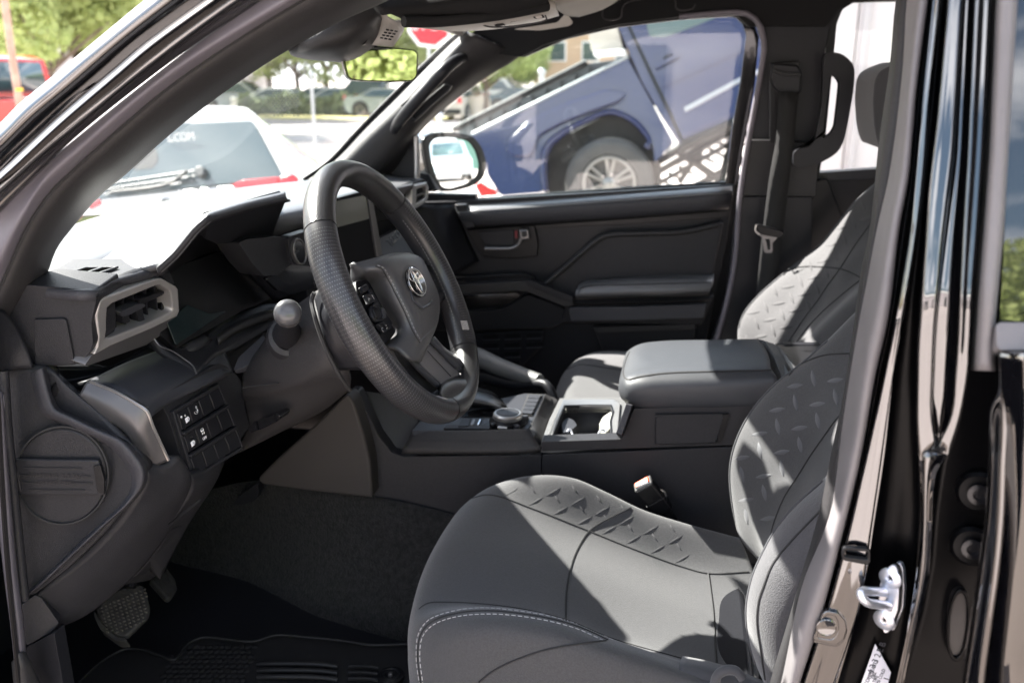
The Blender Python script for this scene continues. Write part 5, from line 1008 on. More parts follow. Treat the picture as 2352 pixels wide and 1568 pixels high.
_ac = loft('airbag_cover', [[Wf(h)(u, v) for u, v, h in r] for r in HB], padm, sw, 34, 40, .006)
c_line = [(862, 611), (876, 617), (888, 636), (905, 668), (930, 718), (950, 764), (964, 786)]
seamline('cover_crease', _ac, c_line, .0009, seam, sw)
dash_line('cover_stitching', snap(_ac, [(u+5, v-2) for u, v in c_line], .0008, 40), mat('dull_thread', (.11, .11, .115), .6), sw, .0006)
dash_line('cover_stitching', snap(_ac, [(964, 784), (980, 768), (1000, 748)], .0008, 20), MATS['dull_thread'], sw, .0006)
loft('cover_chevron', [[Wf(.0405)(u, v) for u, v in [(941, 662), (950, 690), (972, 712), (992, 700), (996, 690)]], [Wf(.0405)(u, v) for u, v in [(944, 660), (953, 686), (972, 704), (988, 695), (991, 688)]]], trim, sw, 20, 2, .002, su=False)
# emblem: three ellipses
ec = Wf(.042)(956.5, 648)
ea, eb = wa, wb_
def eln(n): return n
def ellipse_ring(name, cx, cy, a, b, wdt, m, par, th=.003):
    V = []; Fc = []; n = 40
    for k in range(n):
        q = 2*math.pi*k/n
        for (sa, sb_, h) in ((a, b, 0), (a-wdt*.3, b-wdt*.3, th), (a-wdt*.8, b-wdt*.8, th), (a-wdt, b-wdt, 0)):
            V.append(ec+ea*(cx+sa*math.cos(q))+eb*(cy+sb_*math.sin(q))+wn*h)
    for k in range(n):
        for j in range(4): Fc.append((k*4+j, ((k+1) % n)*4+j, ((k+1) % n)*4+(j+1) % 4, k*4+(j+1) % 4))
    return mesh(name, V, Fc, m, par, 60)
emm = mat('emblem_silver', (.46, .46, .45), .28, metal=.9)
em_b = sub(mesh('emblem_base', [ec+ea*(.0285*math.cos(k*.1571))+eb*(.0205*math.sin(k*.1571))-wn*.0005 for k in range(40)], [tuple(range(40))], pianob, sw, 180, [solid(.003, 0)]))
ellipse_ring('outer_oval', 0, 0, .0275, .0195, .0021, emm, em_b, .0015)
ellipse_ring('inner_oval', 0, .0090, .0180, .0080, .0020, emm, em_b, .0015)
ellipse_ring('upright_oval', 0, .0005, .0076, .0178, .0019, emm, em_b, .0015)
# spokes and switch clusters
slab('switch_cluster', rnd([(818, 644), (842, 640), (852, 652), (902, 748), (910, 762), (896, 782), (884, 790), (850, 760), (824, 700)], 6), Wf(.006), blk, sw, .02, .006, 3)
slab('cluster_plate', rnd([(846, 664), (852, 662), (902, 742), (898, 752), (880, 742)], 3), Wf(.011), dtrim, sw, .004, .001)
for pts in ([(826, 660), (840, 653), (846, 664), (833, 674)], [(836, 678), (853, 672), (863, 690), (846, 700)], [(852, 702), (862, 696), (868, 700), (862, 712)], [(866, 742), (888, 745), (900, 752), (880, 765)], [(864, 744), (880, 740), (892, 750), (876, 760)]):
    slab('switch_key', rnd(pts, 3), Wf(.013), dtrim, sw, .005, .0015, up=.002)
slab('toggle_ring', rnd([(848, 704), (862, 700), (876, 712), (880, 738), (866, 742), (854, 730)], 6), Wf(.012), dtrim, sw, .006, .002, up=.002)
slab('toggle_centre', rnd([(852, 710), (861, 707), (870, 718), (870, 732), (860, 732)], 5), Wf(.013), blk, sw, .005, .002, up=.003)
slab('toggle_lug', rnd([(874, 706), (882, 712), (884, 732), (878, 732)], 2), Wf(.014), trim, sw, .005, .001, up=.002)
for uu, vv, sym in ((848, 687, [[(-.5, -.3), (0, .3), (.5, -.1)]]), (857, 682, [[(0, -.6), (0, .6)]]), (880, 757, [arc(0, 0, .5, 30, 250)]), (889, 752, [[(-.4, -.2), (.3, .1)], [(0, .5), (.5, .5)]])):
    V = []; Fc = []; o_ = Wf(.0168)(uu, vv)
    for st in sym:
        P = [o_+wa*x*.005+wb_*y*.005 for x, y in st]
        for a, b in zip(P, P[1:]):
            q = wn.cross(b-a).normalized()*.0004; k = len(V); V += [a-q, b-q, b+q, a+q]; Fc.append((k, k+1, k+2, k+3))
    mesh('symbol', V, Fc, thread, sw, 180, [solid(.0003)])
slab('far_switch_cluster', rnd([(968, 608), (990, 606), (1006, 620), (1022, 652), (1032, 676), (1022, 690), (1008, 694), (998, 660), (984, 636)], 6), Wf(-.002), blk, sw, .03, .006, 3)
for pts in ([(984, 628), (996, 624), (1002, 640), (994, 646)], [(994, 646), (1004, 642), (1012, 660), (1004, 666)], [(1004, 672), (1018, 670), (1024, 680), (1010, 688)]): slab('switch_key', rnd(pts, 2), Wf(.002), dtrim, sw, .006, .0015)
loft('far_spoke_edge', [[Wf(-.004)(u, v) for u, v in [(962, 596), (990, 602), (1018, 634), (1040, 664), (1050, 680)]], [Wf(-.006)(u, v) for u, v in [(966, 604), (990, 610), (1014, 640), (1034, 668), (1044, 690)]]], dtrim, sw, 20, 3, .008)
# lower spoke: satin blades and centre panel
spm = mat('spoke_satin', (.12, .115, .12), .33, metal=.2)
loft('spoke_blade', [[Wf(-.006)(u, v) for u, v in [(892, 798), (912, 838), (945, 875), (975, 898)]], [Wf(-.004)(u, v) for u, v in [(890, 800), (920, 850), (950, 890), (985, 918)]], [Wf(-.012)(u, v) for u, v in [(884, 800), (910, 850), (945, 896), (978, 912)]]], spm, sw, 14, 6, .006)
loft('spoke_blade', [[Wf(.002)(u, v) for u, v in [(932, 812), (964, 850), (1006, 890)]], [Wf(.004)(u, v) for u, v in [(940, 812), (975, 850), (1011, 884)]], [Wf(-.004)(u, v) for u, v in [(955, 822), (985, 855), (1016, 880)]]], trim, sw, 14, 8, .005)
slab('spoke_well', rnd([(894, 800), (938, 812), (1004, 888), (1008, 906), (985, 916)], 4), Wf(-.012), grain, sw, .006, .002)
slab('spoke_panel', rnd([(958, 832), (990, 788), (1004, 800), (1060, 862), (1040, 866), (1010, 884)], 3), Wf(.0), spm, sw, .008, .002)
tube('panel_joint', [Wf(.0012)(982, 806), Wf(.0012)(1036, 864)], .0006, seam, sw, 2, 5, False)
loft('spoke_blade', [[Wf(.004)(u, v) for u, v in [(986, 782), (1010, 806), (1050, 846)]], [Wf(.006)(u, v) for u, v in [(992, 776), (1014, 800), (1068, 838)]], [Wf(-.006)(u, v) for u, v in [(998, 772), (1024, 800), (1076, 826)]]], trim, sw, 14, 8, .005)
loft('spoke_boss', [[Wf(-.002)(u, v) for u, v in [(1008, 892), (1014, 878), (1036, 866), (1062, 862), (1080, 850)]], [Wf(.012)(u, v) for u, v in [(1010, 905), (1020, 890), (1042, 880), (1064, 876), (1078, 866)]], [Wf(.014)(u, v) for u, v in [(1018, 925), (1030, 915), (1048, 905), (1066, 900), (1076, 892)]], [Wf(.0)(u, v) for u, v in [(1028, 955), (1040, 950), (1056, 940), (1066, 930), (1074, 915)]]], leather, sw, 22, 18, .008)
slab('spoke_foot', rnd([(980, 912), (1006, 894), (1010, 900), (1008, 912), (998, 923), (986, 918)], 4), Wf(.004), trim, sw, .01, .003)
slab('spoke_foot', rnd([(1052, 838), (1078, 824), (1082, 840), (1080, 856), (1068, 858)], 4), Wf(.004), trim, sw, .01, .003)
lathe('hub_core', WP(0, -.01, -.06), wn, [(.035, -.05), (.05, 0), (.06, .05)], blk, sw, 28)
# ================================================================== CENTRE CONSOLE
cc_ = thing('centre_console', 'dark centre console between the seats with shifter deck, cup holder and side panels', 'console', (-.1, 1.5, .6))
cy = yy(1.38)
slab('side_lower', rnd([(800, 898), (820, 900), (868, 1000), (900, 1040), (925, 1048), (1243, 1045), (1243, 1100), (1240, 1250), (1060, 1196), (1040, 1186), (862, 1150), (838, 1060)], 5), cy, grain, cc_, .03, .006, 3)
slab('side_rear', rnd([(1245, 1044), (1400, 1038), (1680, 1026), (1760, 1040), (1760, 1300), (1560, 1260), (1244, 1260)], 4), yy(1.379), grain, cc_, .03, .004, 3)
slab('side_rail', rnd([(1244, 1014), (1425, 1008), (1432, 1000), (1456, 938), (1760, 932), (1740, 990), (1700, 1018), (1680, 1022), (1245, 1036)], 3), yy(1.376), grain, cc_, .03, .005, 3)
slab('pocket_panel', rnd([(1504, 958), (1520, 953), (1662, 950), (1668, 956), (1646, 1018), (1560, 1022), (1504, 1022)], 5), yy(1.370), grain, cc_, .006, .003)
slab('pocket_end', rnd([(1662, 952), (1676, 950), (1658, 1012), (1646, 1020)], 2), yy(1.369), blk, cc_, .004, .001)
slab('pocket_slot', rnd([(1504, 953), (1660, 950), (1656, 955), (1504, 958)], 1), yy(1.368), seam, cc_, .002, 0)
slab('front_gusset', rnd([(592, 1098), (640, 1050), (720, 980), (796, 904), (812, 922), (836, 1000), (850, 1060), (856, 1144), (700, 1126), (600, 1112)], 8), yy(1.345), mat('warm_side_trim', (.030, .027, .026), .55, spec=.25, bump=('voro', 500, .2, .0004)), cc_, .04, .012, 4)
slab('pocket_back', rnd([(806, 894), (880, 904), (962, 960), (950, 1000), (930, 1030), (905, 1036), (870, 1000), (830, 940)], 6), PL((806, 894, 1.42), (962, 960, 1.44), (900, 1036, 1.40)), dtrim, cc_, .02, .004)
loft('deck_side', [[Y(948, 989, 1.392), Y(1000, 988, 1.392), Y(1120, 987, 1.392), Y(1205, 984, 1.392), Y(1215, 984, 1.394)], [Y(936, 1012, 1.374), Y(1000, 1012, 1.372), Y(1120, 1013, 1.372), Y(1200, 1012, 1.372), Y(1228, 1006, 1.376)], [Y(924, 1030, 1.366), Y(1000, 1034, 1.364), Y(1120, 1034, 1.364), Y(1200, 1034, 1.364), Y(1240, 1026, 1.366)], [Y(922, 1042, 1.368), Y(1000, 1043, 1.366), Y(1120, 1043, 1.366), Y(1200, 1042, 1.366), Y(1242, 1036, 1.367)]], trimA, cc_, 24, 14, .01, su=False, sv=False)
DZ = (Y(1000, 988, 1.393).z)
dk = zz(DZ)
slab('shifter_deck', rnd([(946, 989), (1214, 984), (1232, 950), (1252, 905), (1206, 903), (1150, 915), (1080, 925), (985, 940)], 3), dk, trim, cc_, .04, .003, 3)
loft('deck_shoulder', [[dk(1214, 984), dk(1234, 945), dk(1252, 904)], [Y(1228, 1004, 1.40), Y(1250, 950, 1.54), Y(1270, 912, 1.64)], [Y(1243, 1020, 1.40), Y(1262, 960, 1.54), Y(1286, 915, 1.655)]], trimA, cc_, 8, 10, .01)
# cup holder
cup_z = Y(1300, 1010, 1.395).z; cp = zz(cup_z)
slab('cup_surround', rnd([(1243, 1014), (1432, 1008), (1462, 935), (1432, 916), (1288, 914), (1264, 955)], 2), zz(cup_z-.004), mat('surround_grain', (.10, .10, .102), .5, bump=('voro', 500, .4, .0006)), cc_, .006, .002) if False else None
co_ = [(1254, 1010), (1272, 965), (1293, 918), (1350, 917), (1410, 917), (1425, 926), (1422, 960), (1418, 998), (1398, 1013), (1330, 1012)]
ci_ = [(1268, 1003), (1284, 966), (1298, 931), (1350, 930), (1402, 930), (1406, 945), (1400, 965), (1402, 992), (1392, 1003), (1330, 1003)]
so_ = [(1243, 1015), (1262, 962), (1286, 914), (1350, 912), (1425, 912), (1470, 926), (1450, 962), (1434, 1004), (1400, 1020), (1330, 1018)]
ring('cup_surround', so_, co_, zz(cup_z-.003), mat('surround_grain', (.10, .10, .102), .5, bump=('voro', 500, .4, .0006)), cc_, .02, .001)
ch = sub(ring('cup_frame', co_, ci_, cp, silver, cc_, .02, .0025, up=.002, inner_drop=.004))
far_e, near_e = .11, .11
well = [[cp(*p) for p in ci_], [Vector(cp(*p))*1.0-Vector((0, 0, .10)) for p in ci_]]
wl = []
for p in ci_+[ci_[0]]: wl.append(Vector(cp(*p)))
V = wl[:-1]+[p-Vector((0, 0, .10)) for p in wl[:-1]]; k = len(ci_)
mesh('cup_well', V, [(i, (i+1) % k, (i+1) % k+k, i+k) for i in range(k)]+[tuple(range(2*k-1, k-1, -1))], dtrim, ch, 30, [solid(.004, 1)])
slab('well_lip', [(1299, 932), (1402, 932), (1402, 940), (1302, 940)], yy(Vector(cp(1350, 930)).y-.004), dsilver, ch, .003, .001)
for u_, v_ in ((1302, 985), (1388, 985)):
    pass
slab('cup_finger', rnd([(1290, 972), (1302, 958), (1318, 964), (1326, 976), (1310, 990), (1292, 994)], 4), zz(cup_z-.012), trim, ch, .02, .004)
slab('cup_finger', rnd([(1376, 975), (1384, 958), (1404, 944), (1408, 960), (1404, 980), (1392, 992)], 4), zz(cup_z-.008), mat('painted_cup_sunlight', (.40, .40, .36), .35), ch, .02, .004)  # paler than the other finger, the sunlight on it is painted in
tube('finger_spring', [Y(1302, 992, 1.42), Y(1309, 985, 1.43), Y(1316, 1000, 1.42)], .002, chrome, ch, 10, 6); tube('finger_spring', [Y(1372, 1000, 1.42), Y(1383, 986, 1.43), Y(1390, 990, 1.43)], .002, chrome, ch, 10, 6)
slab('riser', rnd([(1432, 1006), (1428, 1000), (1452, 930), (1470, 928), (1462, 940), (1440, 1006)], 2), PL((1430, 1006, 1.385), (1455, 932, 1.40), (1470, 915, 1.60)), grainL, cc_, .01, .002)
# armrest lid
ar = thing('armrest', 'padded black armrest lid at the rear of the centre console, sunlit on top', 'armrest', (.05, 1.5, 1.0))
lo = [[Y(1741, 778, 1.665), Y(1640, 780, 1.665), Y(1520, 783, 1.665), Y(1470, 790, 1.66), Y(1442, 806, 1.64), Y(1432, 830, 1.60)],
      [Y(1756, 796, 1.56), Y(1640, 800, 1.56), Y(1510, 806, 1.56), Y(1460, 814, 1.55), Y(1438, 830, 1.54), Y(1428, 848, 1.53)],
      [Y(1768, 826, 1.45), Y(1640, 832, 1.45), Y(1520, 836, 1.45), Y(1466, 844, 1.445), Y(1436, 856, 1.445), Y(1422, 874, 1.45)],
      [Y(1772, 848, 1.392), Y(1640, 851, 1.392), Y(1530, 855, 1.392), Y(1470, 862, 1.39), Y(1438, 869, 1.395), Y(1421, 884, 1.42)],
      [Y(1786, 870, 1.372), Y(1660, 876, 1.37), Y(1540, 880, 1.37), Y(1470, 884, 1.372), Y(1438, 888, 1.38), Y(1420, 894, 1.41)],
      [Y(1778, 905, 1.370), Y(1660, 910, 1.368), Y(1540, 912, 1.368), Y(1470, 914, 1.370), Y(1442, 914, 1.376), Y(1424, 910, 1.41)],
      [Y(1742, 934, 1.378), Y(1660, 935, 1.376), Y(1540, 936, 1.376), Y(1480, 936, 1.378), Y(1458, 934, 1.385), Y(1434, 922, 1.42)],
      [Y(1740, 940, 1.42), Y(1660, 940, 1.42), Y(1540, 941, 1.42), Y(1480, 941, 1.42), Y(1460, 939, 1.43), Y(1442, 930, 1.46)]]
armm = mat('armrest_skin', (.034, .036, .041), .5, spec=.4, bump=('voro', 600, .3, .0005), var=.04)
_lp = loft('lid_pad', lo, armm, ar, 40, 50, .01)
seamline('lid_seam', _lp, [(1772, 850), (1640, 853), (1530, 857), (1470, 865), (1440, 871), (1432, 862), (1437, 830), (1446, 808)], .0016, seam, ar, 60)
slab('lid_end', rnd([(1741, 778), (1756, 782), (1776, 812), (1796, 868), (1780, 905), (1766, 850)], 4), PL((1741, 778, 1.66), (1796, 868, 1.38), (1780, 905, 1.38)), armm, ar, .02, .006, 3)
slab('hinge_rail', rnd([(1768, 790), (1775, 793), (1814, 858), (1806, 868), (1800, 868)], 2), PL((1768, 790, 1.64), (1814, 858, 1.39), (1800, 868, 1.39)), trim, ar, .015, .002)
slab('hinge_rail', rnd([(1782, 795), (1790, 796), (1828, 845), (1820, 852)], 2), PL((1768, 790, 1.65), (1828, 845, 1.41), (1820, 852, 1.41)), dsilver, ar, .01, .002)
slab('rear_bin', rnd([(1778, 792), (1886, 792), (1900, 800), (1840, 870), (1810, 866)], 3), PL((1778, 792, 1.66), (1886, 792, 1.66), (1810, 866, 1.42)), blk, cc_, .03, .004)
slab('rear_bin_lip', [(1800, 791), (1884, 792), (1880, 797), (1804, 797)], yy(1.655), dtrim, cc_, .02, .002)
slab('side_upper', [(1436, 940), (1780, 936), (1800, 870), (1790, 900)], yy(1.40), dtrim, cc_, .02, 0)
# deck controls
dkp = zz(DZ+.004)
dl = thing('drive_dial', 'round drive mode dial with a silver ring on the console deck', 'dial', dk(1166, 965))
dc = Vector(dk(1166, 972)); up_z = Vector((0, 0, 1))
lathe('dial_base', dc, up_z, [(.034, 0), (.034, .006), (.030, .010), (.028, .012)], blk, dl, 32, sq=.95)
for q in (-2.2, -.9, .6, 2.0): box('base_lug', dc+Vector((math.cos(q)*.034, math.sin(q)*.034, .006)), (.014, .010, .008), trim if q > -1 else blk, dl, Matrix.Rotation(q, 3, 'Z'), .002)
lathe('silver_ring', dc, up_z, [(.0255, .010), (.0268, .012), (.0268, .019), (.024, .0215), (.0215, .0215), (.0215, .018)], silver, dl, 36)
lathe('dial_top', dc, up_z, [(.0212, .018), (.0212, .0222), (.018, .0232), (.0005, .0236)], trim, dl, 32, smooth=60)
box('dial_split', dc+Vector((0, 0, .0238)), (.0006, .034, .0006), seam, dl, Matrix.Rotation(.25, 3, 'Z'), 0)
box('accent_block', Vector(dk(1154, 992))+Vector((0, 0, .006)), (.018, .006, .009), silver, dl, None, .0015)
for i in range(5):
    f0, f1 = i/5+.01, (i+1)/5-.01
    A, B, C_, D_ = (1197, 949), (1221, 951), (1243, 907), (1216, 906)
    q = lambda s, t: tuple((1-t)*((1-s)*A[k]+s*B[k])+t*((1-s)*D_[k]+s*C_[k]) for k in (0, 1))
    slab('deck_button', rnd([q(0, f0), q(1, f0), q(1, f1), q(0, f1)], 1.2, 2), dkp, trim, cc_, .004, .001, up=.001)
slab('button_column', [(1194, 952), (1223, 954), (1246, 905), (1213, 904)], zz(DZ+.002), seam, cc_, .002, 0)
slab('brake_switch', rnd([(1052, 978), (1060, 962), (1082, 961), (1076, 977)], 1.5), zz(DZ+.006), dtrim, cc_, .006, .001)
slab('switch_recess', rnd([(1074, 976), (1082, 960), (1108, 959), (1101, 975)], 1.5), zz(DZ+.003), blk, cc_, .003, 0)
slab('mode_switch', rnd([(1080, 974), (1086, 962), (1092, 962), (1088, 974)], 1), zz(DZ+.006), dsilver, cc_, .003, .0005); slab('mode_switch', rnd([(1096, 974), (1102, 962), (1105, 962), (1100, 974)], 1), zz(DZ+.006), chromeb, cc_, .003, .0005)
slab('switch_tray', rnd([(1018, 985), (1026, 978), (1106, 976), (1128, 982), (1122, 987)], 2), zz(DZ+.002), grain, cc_, .004, .001, up=.002)
slab('dial_tray', rnd([(1106, 976), (1136, 960), (1216, 958), (1208, 975), (1190, 986), (1130, 988)], 4), zz(DZ+.001), blk, cc_, .003, .001, up=.001)
slab('shift_gate', rnd([(1050, 950), (1110, 940), (1180, 946), (1170, 958), (1060, 958)], 4), zz(DZ+.001), pianob, cc_, .002, 0, up=.001)
sf = thing('gear_selector', 'dark leather gear selector on the console, partly behind the steering wheel', 'gear lever', dk(1120, 940))
loft('selector_grip', [[Y(1074, 886, 1.60), Y(1100, 890, 1.61), Y(1130, 900, 1.61), Y(1150, 916, 1.60), Y(1160, 928, 1.59)], [Y(1074, 898, 1.54), Y(1104, 902, 1.54), Y(1136, 912, 1.54), Y(1158, 926, 1.54), Y(1168, 934, 1.54)], [Y(1074, 920, 1.50), Y(1104, 924, 1.50), Y(1130, 930, 1.50), Y(1152, 938, 1.50), Y(1162, 942, 1.51)], [Y(1074, 936, 1.52), Y(1104, 936, 1.52), Y(1130, 938, 1.52), Y(1150, 941, 1.52), Y(1158, 942, 1.53)]], leather, sf, 20, 20, .01)
tube('selector_seam', [Y(1080, 895, 1.552), Y(1106, 899, 1.552), Y(1136, 908, 1.552), Y(1156, 921, 1.552)], .0012, dtrim, sf, 12, 5)
kb = thing('knee_grab_bar', 'padded grab bar beside the console on the passenger side, behind the steering wheel', 'grab bar', Y(1160, 850, 1.7))
tube('padded_bar', [Y(1062, 806, 1.84), Y(1100, 822, 1.80), Y(1150, 844, 1.76), Y(1200, 862, 1.72), Y(1240, 874, 1.69)], [.022, .022, .020, .018, .014], mat('bar_pad', (.09, .09, .09), .5, bump=('noise', 120, .5, .002)), kb, 24, 14)
tube('bar_bracket', [Y(1100, 862, 1.80), Y(1190, 884, 1.72), Y(1240, 880, 1.68), Y(1256, 884, 1.665), Y(1268, 902, 1.655), Y(1276, 924, 1.65)], [.016, .015, .013, .011, .010, .009], dtrim, kb, 24, 12)
slab('footwell_back', [(960, 800), (1300, 780), (1300, 960), (960, 960)], yy(2.12), liningD, cc_, .01, 0) if False else None
# ================================================================== FLOOR, MAT, PEDALS
cr = loft('carpet', [[Y(300, 1180, 1.52), Y(590, 1104, 1.45), Y(855, 1140, 1.375), Y(1060, 1185, 1.375), Y(1250, 1240, 1.375)],
  [Y(280, 1300, 1.44), Y(560, 1250, 1.43), Y(800, 1280, 1.34), Y(1000, 1320, 1.32), Y(1180, 1350, 1.32)],
  [Y(200, 1440, 1.27), Y(500, 1400, 1.36), Y(760, 1400, 1.31), Y(960, 1430, 1.28), Y(1130, 1450, 1.27)],
  [Y(80, 1580, 1.10), Y(400, 1540, 1.25), Y(700, 1530, 1.25), Y(960, 1560, 1.22), Y(1130, 1580, 1.2)],
  [Vector((-1.05, .84, .55)), Vector((-.7, .84, .55)), Vector((-.45, .84, .55)), Vector((-.2, .84, .55)), Vector((0, .84, .55))]], carpet, shell, 70, 60, .01)
fm = thing('floor_mat', 'black rubber driver floor mat with raised ribs and a round fixing button', 'floor mat', (-.6, 1.1, .56))
FZ = .575
mo_ = [(150, 1600), (180, 1567), (233, 1518), (262, 1500), (290, 1489), (333, 1492), (370, 1505), (400, 1514), (416, 1498), (433, 1476), (467, 1463), (520, 1467), (583, 1472), (633, 1458), (700, 1462), (784, 1470), (851, 1480), (937, 1478), (1000, 1500), (1000, 1640), (150, 1640)]
slab('mat_body', mo_, zz(FZ), matr, fm, .012, .003)
tube('raised_lip', [zz(FZ+.004)(*p) for p in mo_[:18]], .0026, matr, fm, 90, 8)
for v_ in (1524, 1539, 1554): tube('rib', [zz(FZ+.002)(592, v_), zz(FZ+.006)(620, v_-1), zz(FZ+.006)(735, v_+1), zz(FZ+.002)(775, v_+6)], .0045, matr, fm, 14, 8)
for v_ in (1530, 1544, 1558): tube('rib', [zz(FZ+.004)(800, v_), zz(FZ+.005)(840, v_), zz(FZ+.003)(870, v_+4)], .003, matr, fm, 10, 6)
V = []; Fc = []
for i in range(13):
    for j in range(8):
        u, v = 405+i*15+(j % 2)*7-j*5, 1484+j*11
        if u > 585 or (u < 420 and v < 1500): continue
        c = Vector(zz(FZ+.001)(u, v)); o = len(V)
        for k in range(8): V.append(c+Vector((.006*math.cos(k*.785), .006*math.sin(k*.785), .0)))
        for k in range(8): V.append(c+Vector((.004*math.cos(k*.785), .004*math.sin(k*.785), .0012)))
        Fc += [(o+k, o+(k+1) % 8, o+8+(k+1) % 8, o+8+k) for k in range(8)]+[tuple(o+8+k for k in range(8))]
stuff(mesh('mat_studs', V, Fc, matr, fm, 60))
fb = sub(lathe('fixing_button', zz(FZ+.004)(897, 1553), (0, 0, 1), [(.022, 0), (.022, .003), (.016, .005), (.013, .003), (.009, .004), (.006, .002)], blk, fm, 24)); lathe('button_pin', zz(FZ+.004)(897, 1553), (0, 0, 1), [(.004, 0), (.004, .006), (.002, .007)], dsilver, fb, 10)
pm1 = mat('worn_pedal_rubber', (.022, .020, .018), .75, var=.5, var_s=60, bump=('noise', 200, .4, .001))
bp2 = thing('brake_pedal', 'wide worn brake pedal with a chevron-tread rubber pad', 'pedal', Y(285, 1400, 1.08))
bpl = PL((222, 1398, 1.08), (330, 1345, 1.13), (270, 1458, 1.05))
slab('pad', rnd([(218, 1400), (247, 1366), (287, 1345), (327, 1340), (343, 1392), (338, 1414), (290, 1461), (270, 1460), (236, 1432)], 8), bpl, pm1, bp2, .012, .004, 3)
slab('pad_edge', rnd([(216, 1402), (236, 1434), (268, 1462), (290, 1464), (292, 1472), (268, 1472), (230, 1444), (216, 1416)], 5), bpl, pm1, bp2, .02, .004, 3)
V = []; Fc = []
for i in range(11):
    for j in range(9):
        u, v = 232+i*10+j*2.2, 1395-i*4.2+j*8
        if not (222 < u < 337 and v > 1350 and v < 1452 and (u-222)+(v-1398)*1.0 > -4 and (u-285)+(v-1455)*1.0 < 20): continue
        s = 1 if (i+j) % 2 else -1; a, b, c, d = [Vector(bpl(u+x, v+y_)) for x, y_ in ((-3.6, -3*s), (3.6, -1*s), (3.4, 2.6*s), (-3, 1*s))]; nn = (CAM-a).normalized()*.003; o = len(V)
        V += [a, b, c, d, (a+b)/2+nn, (c+d)/2+nn]; Fc += [(o, o+1, o+4), (o+1, o+2, o+5, o+4), (o+2, o+3, o+5), (o+3, o, o+4, o+5)]
stuff(mesh('tread', V, Fc, mat('dusty_tread', (.10, .088, .074), .85, var=.5, var_s=90), bp2, 30))
tube('pedal_arm', [Y(300, 1350, 1.12), Y(320, 1280, 1.16), Y(340, 1200, 1.2)], .008, blk, bp2, 8, 8)
ap = thing('accelerator_pedal', 'narrow ribbed accelerator pedal right of the brake pedal', 'pedal', Y(378, 1335, 1.2))
apl = PL((347, 1328, 1.2), (400, 1332, 1.23), (385, 1368, 1.18))
slab('pad', rnd([(346, 1328), (372, 1303), (388, 1308), (404, 1330), (408, 1352), (394, 1372), (384, 1370)], 4), apl, pm1, ap, .012, .003)
for k in range(5): tube('pad_rib', [apl(354+k*7, 1322-k*4.5)-Vector((0, .002, 0)), apl(375+k*6, 1350-k*5)-Vector((0, .002, 0))], .0016, pm1, ap, 2, 6, False)
tube('pedal_arm', [Y(372, 1310, 1.22), Y(360, 1270, 1.25), Y(350, 1180, 1.3)], .008, blk, ap, 8, 8)
slab('dead_pedal', rnd([(530, 1160), (548, 1138), (590, 1110), (596, 1130), (586, 1150), (560, 1160)], 6), yy(1.42), dtrim, shell, .02, .006)
# ================================================================== SEATS
def rowsY(R): return [[Y(*p) for p in r] for r in R]
def surf(rows):
    G = [cat([Y(*p) for p in r], 40) for r in rows]; G = np.array(G); G = np.array([cat(G[:, j], 40) for j in range(40)]).transpose(1, 0, 2)
    def f(s, t):  # s across rows, t along a row
        x, y = min(max(s, 0), .9999)*39, min(max(t, 0), .9999)*39; i, j = int(x), int(y); a, b = x-i, y-j
        return Vector((1-a)*(1-b)*G[i, j]+a*(1-b)*G[i+1, j]+(1-a)*b*G[i, j+1]+a*b*G[i+1, j+1])
    return f
def lozenges(name, f, spots, m, parent, ln=.022, wd=.0035, h=.0016):
    V = []; Fc = []
    for s, t, ang in spots:
        c = f(s, t); ds = (f(s+.03, t)-f(s-.03, t)); dt = (f(s, t+.03)-f(s, t-.03)); n = ds.cross(dt).normalized()
        if n.dot(CAM-c) < 0: n = -n
        x = dt.normalized(); yv = n.cross(x); d = x*math.cos(ang)+yv*math.sin(ang); p = n.cross(d); o = len(V)
        c = c+n*.0006
        V += [c-d*ln, c-d*ln*.3+p*wd*.8, c+d*ln*.3+p*wd*.8, c+d*ln, c+d*ln*.3-p*wd*.8, c-d*ln*.3-p*wd*.8, c+n*h-d*ln*.5, c+n*h+d*ln*.5]
        Fc += [(o, o+1, o+6), (o+1, o+2, o+7, o+6), (o+2, o+3, o+7), (o+3, o+4, o+7), (o+4, o+5, o+6, o+7), (o+5, o, o+6)]
    return stuff(mesh(name, V, Fc, m, parent, 60))
def grid_spots(s0, s1, ns, t0, t1, nt_, base=0., keep=lambda s, t: True):
    out = []
    for i in range(ns):
        for j in range(nt_):
            s = s0+(s1-s0)*(i+.5)/ns; t = t0+(t1-t0)*(j+.5*(i % 2)+.25)/nt_
            if keep(s, t): out.append((s, t, base+(0 if (i+j) % 2 else math.pi/2)+rng.uniform(-.06, .06)))
    return out
ds_ = thing('driver_seat', 'grey cloth driver seat in the foreground with stitched bolsters and embossed inserts', 'seat', (0, 1.1, .6))
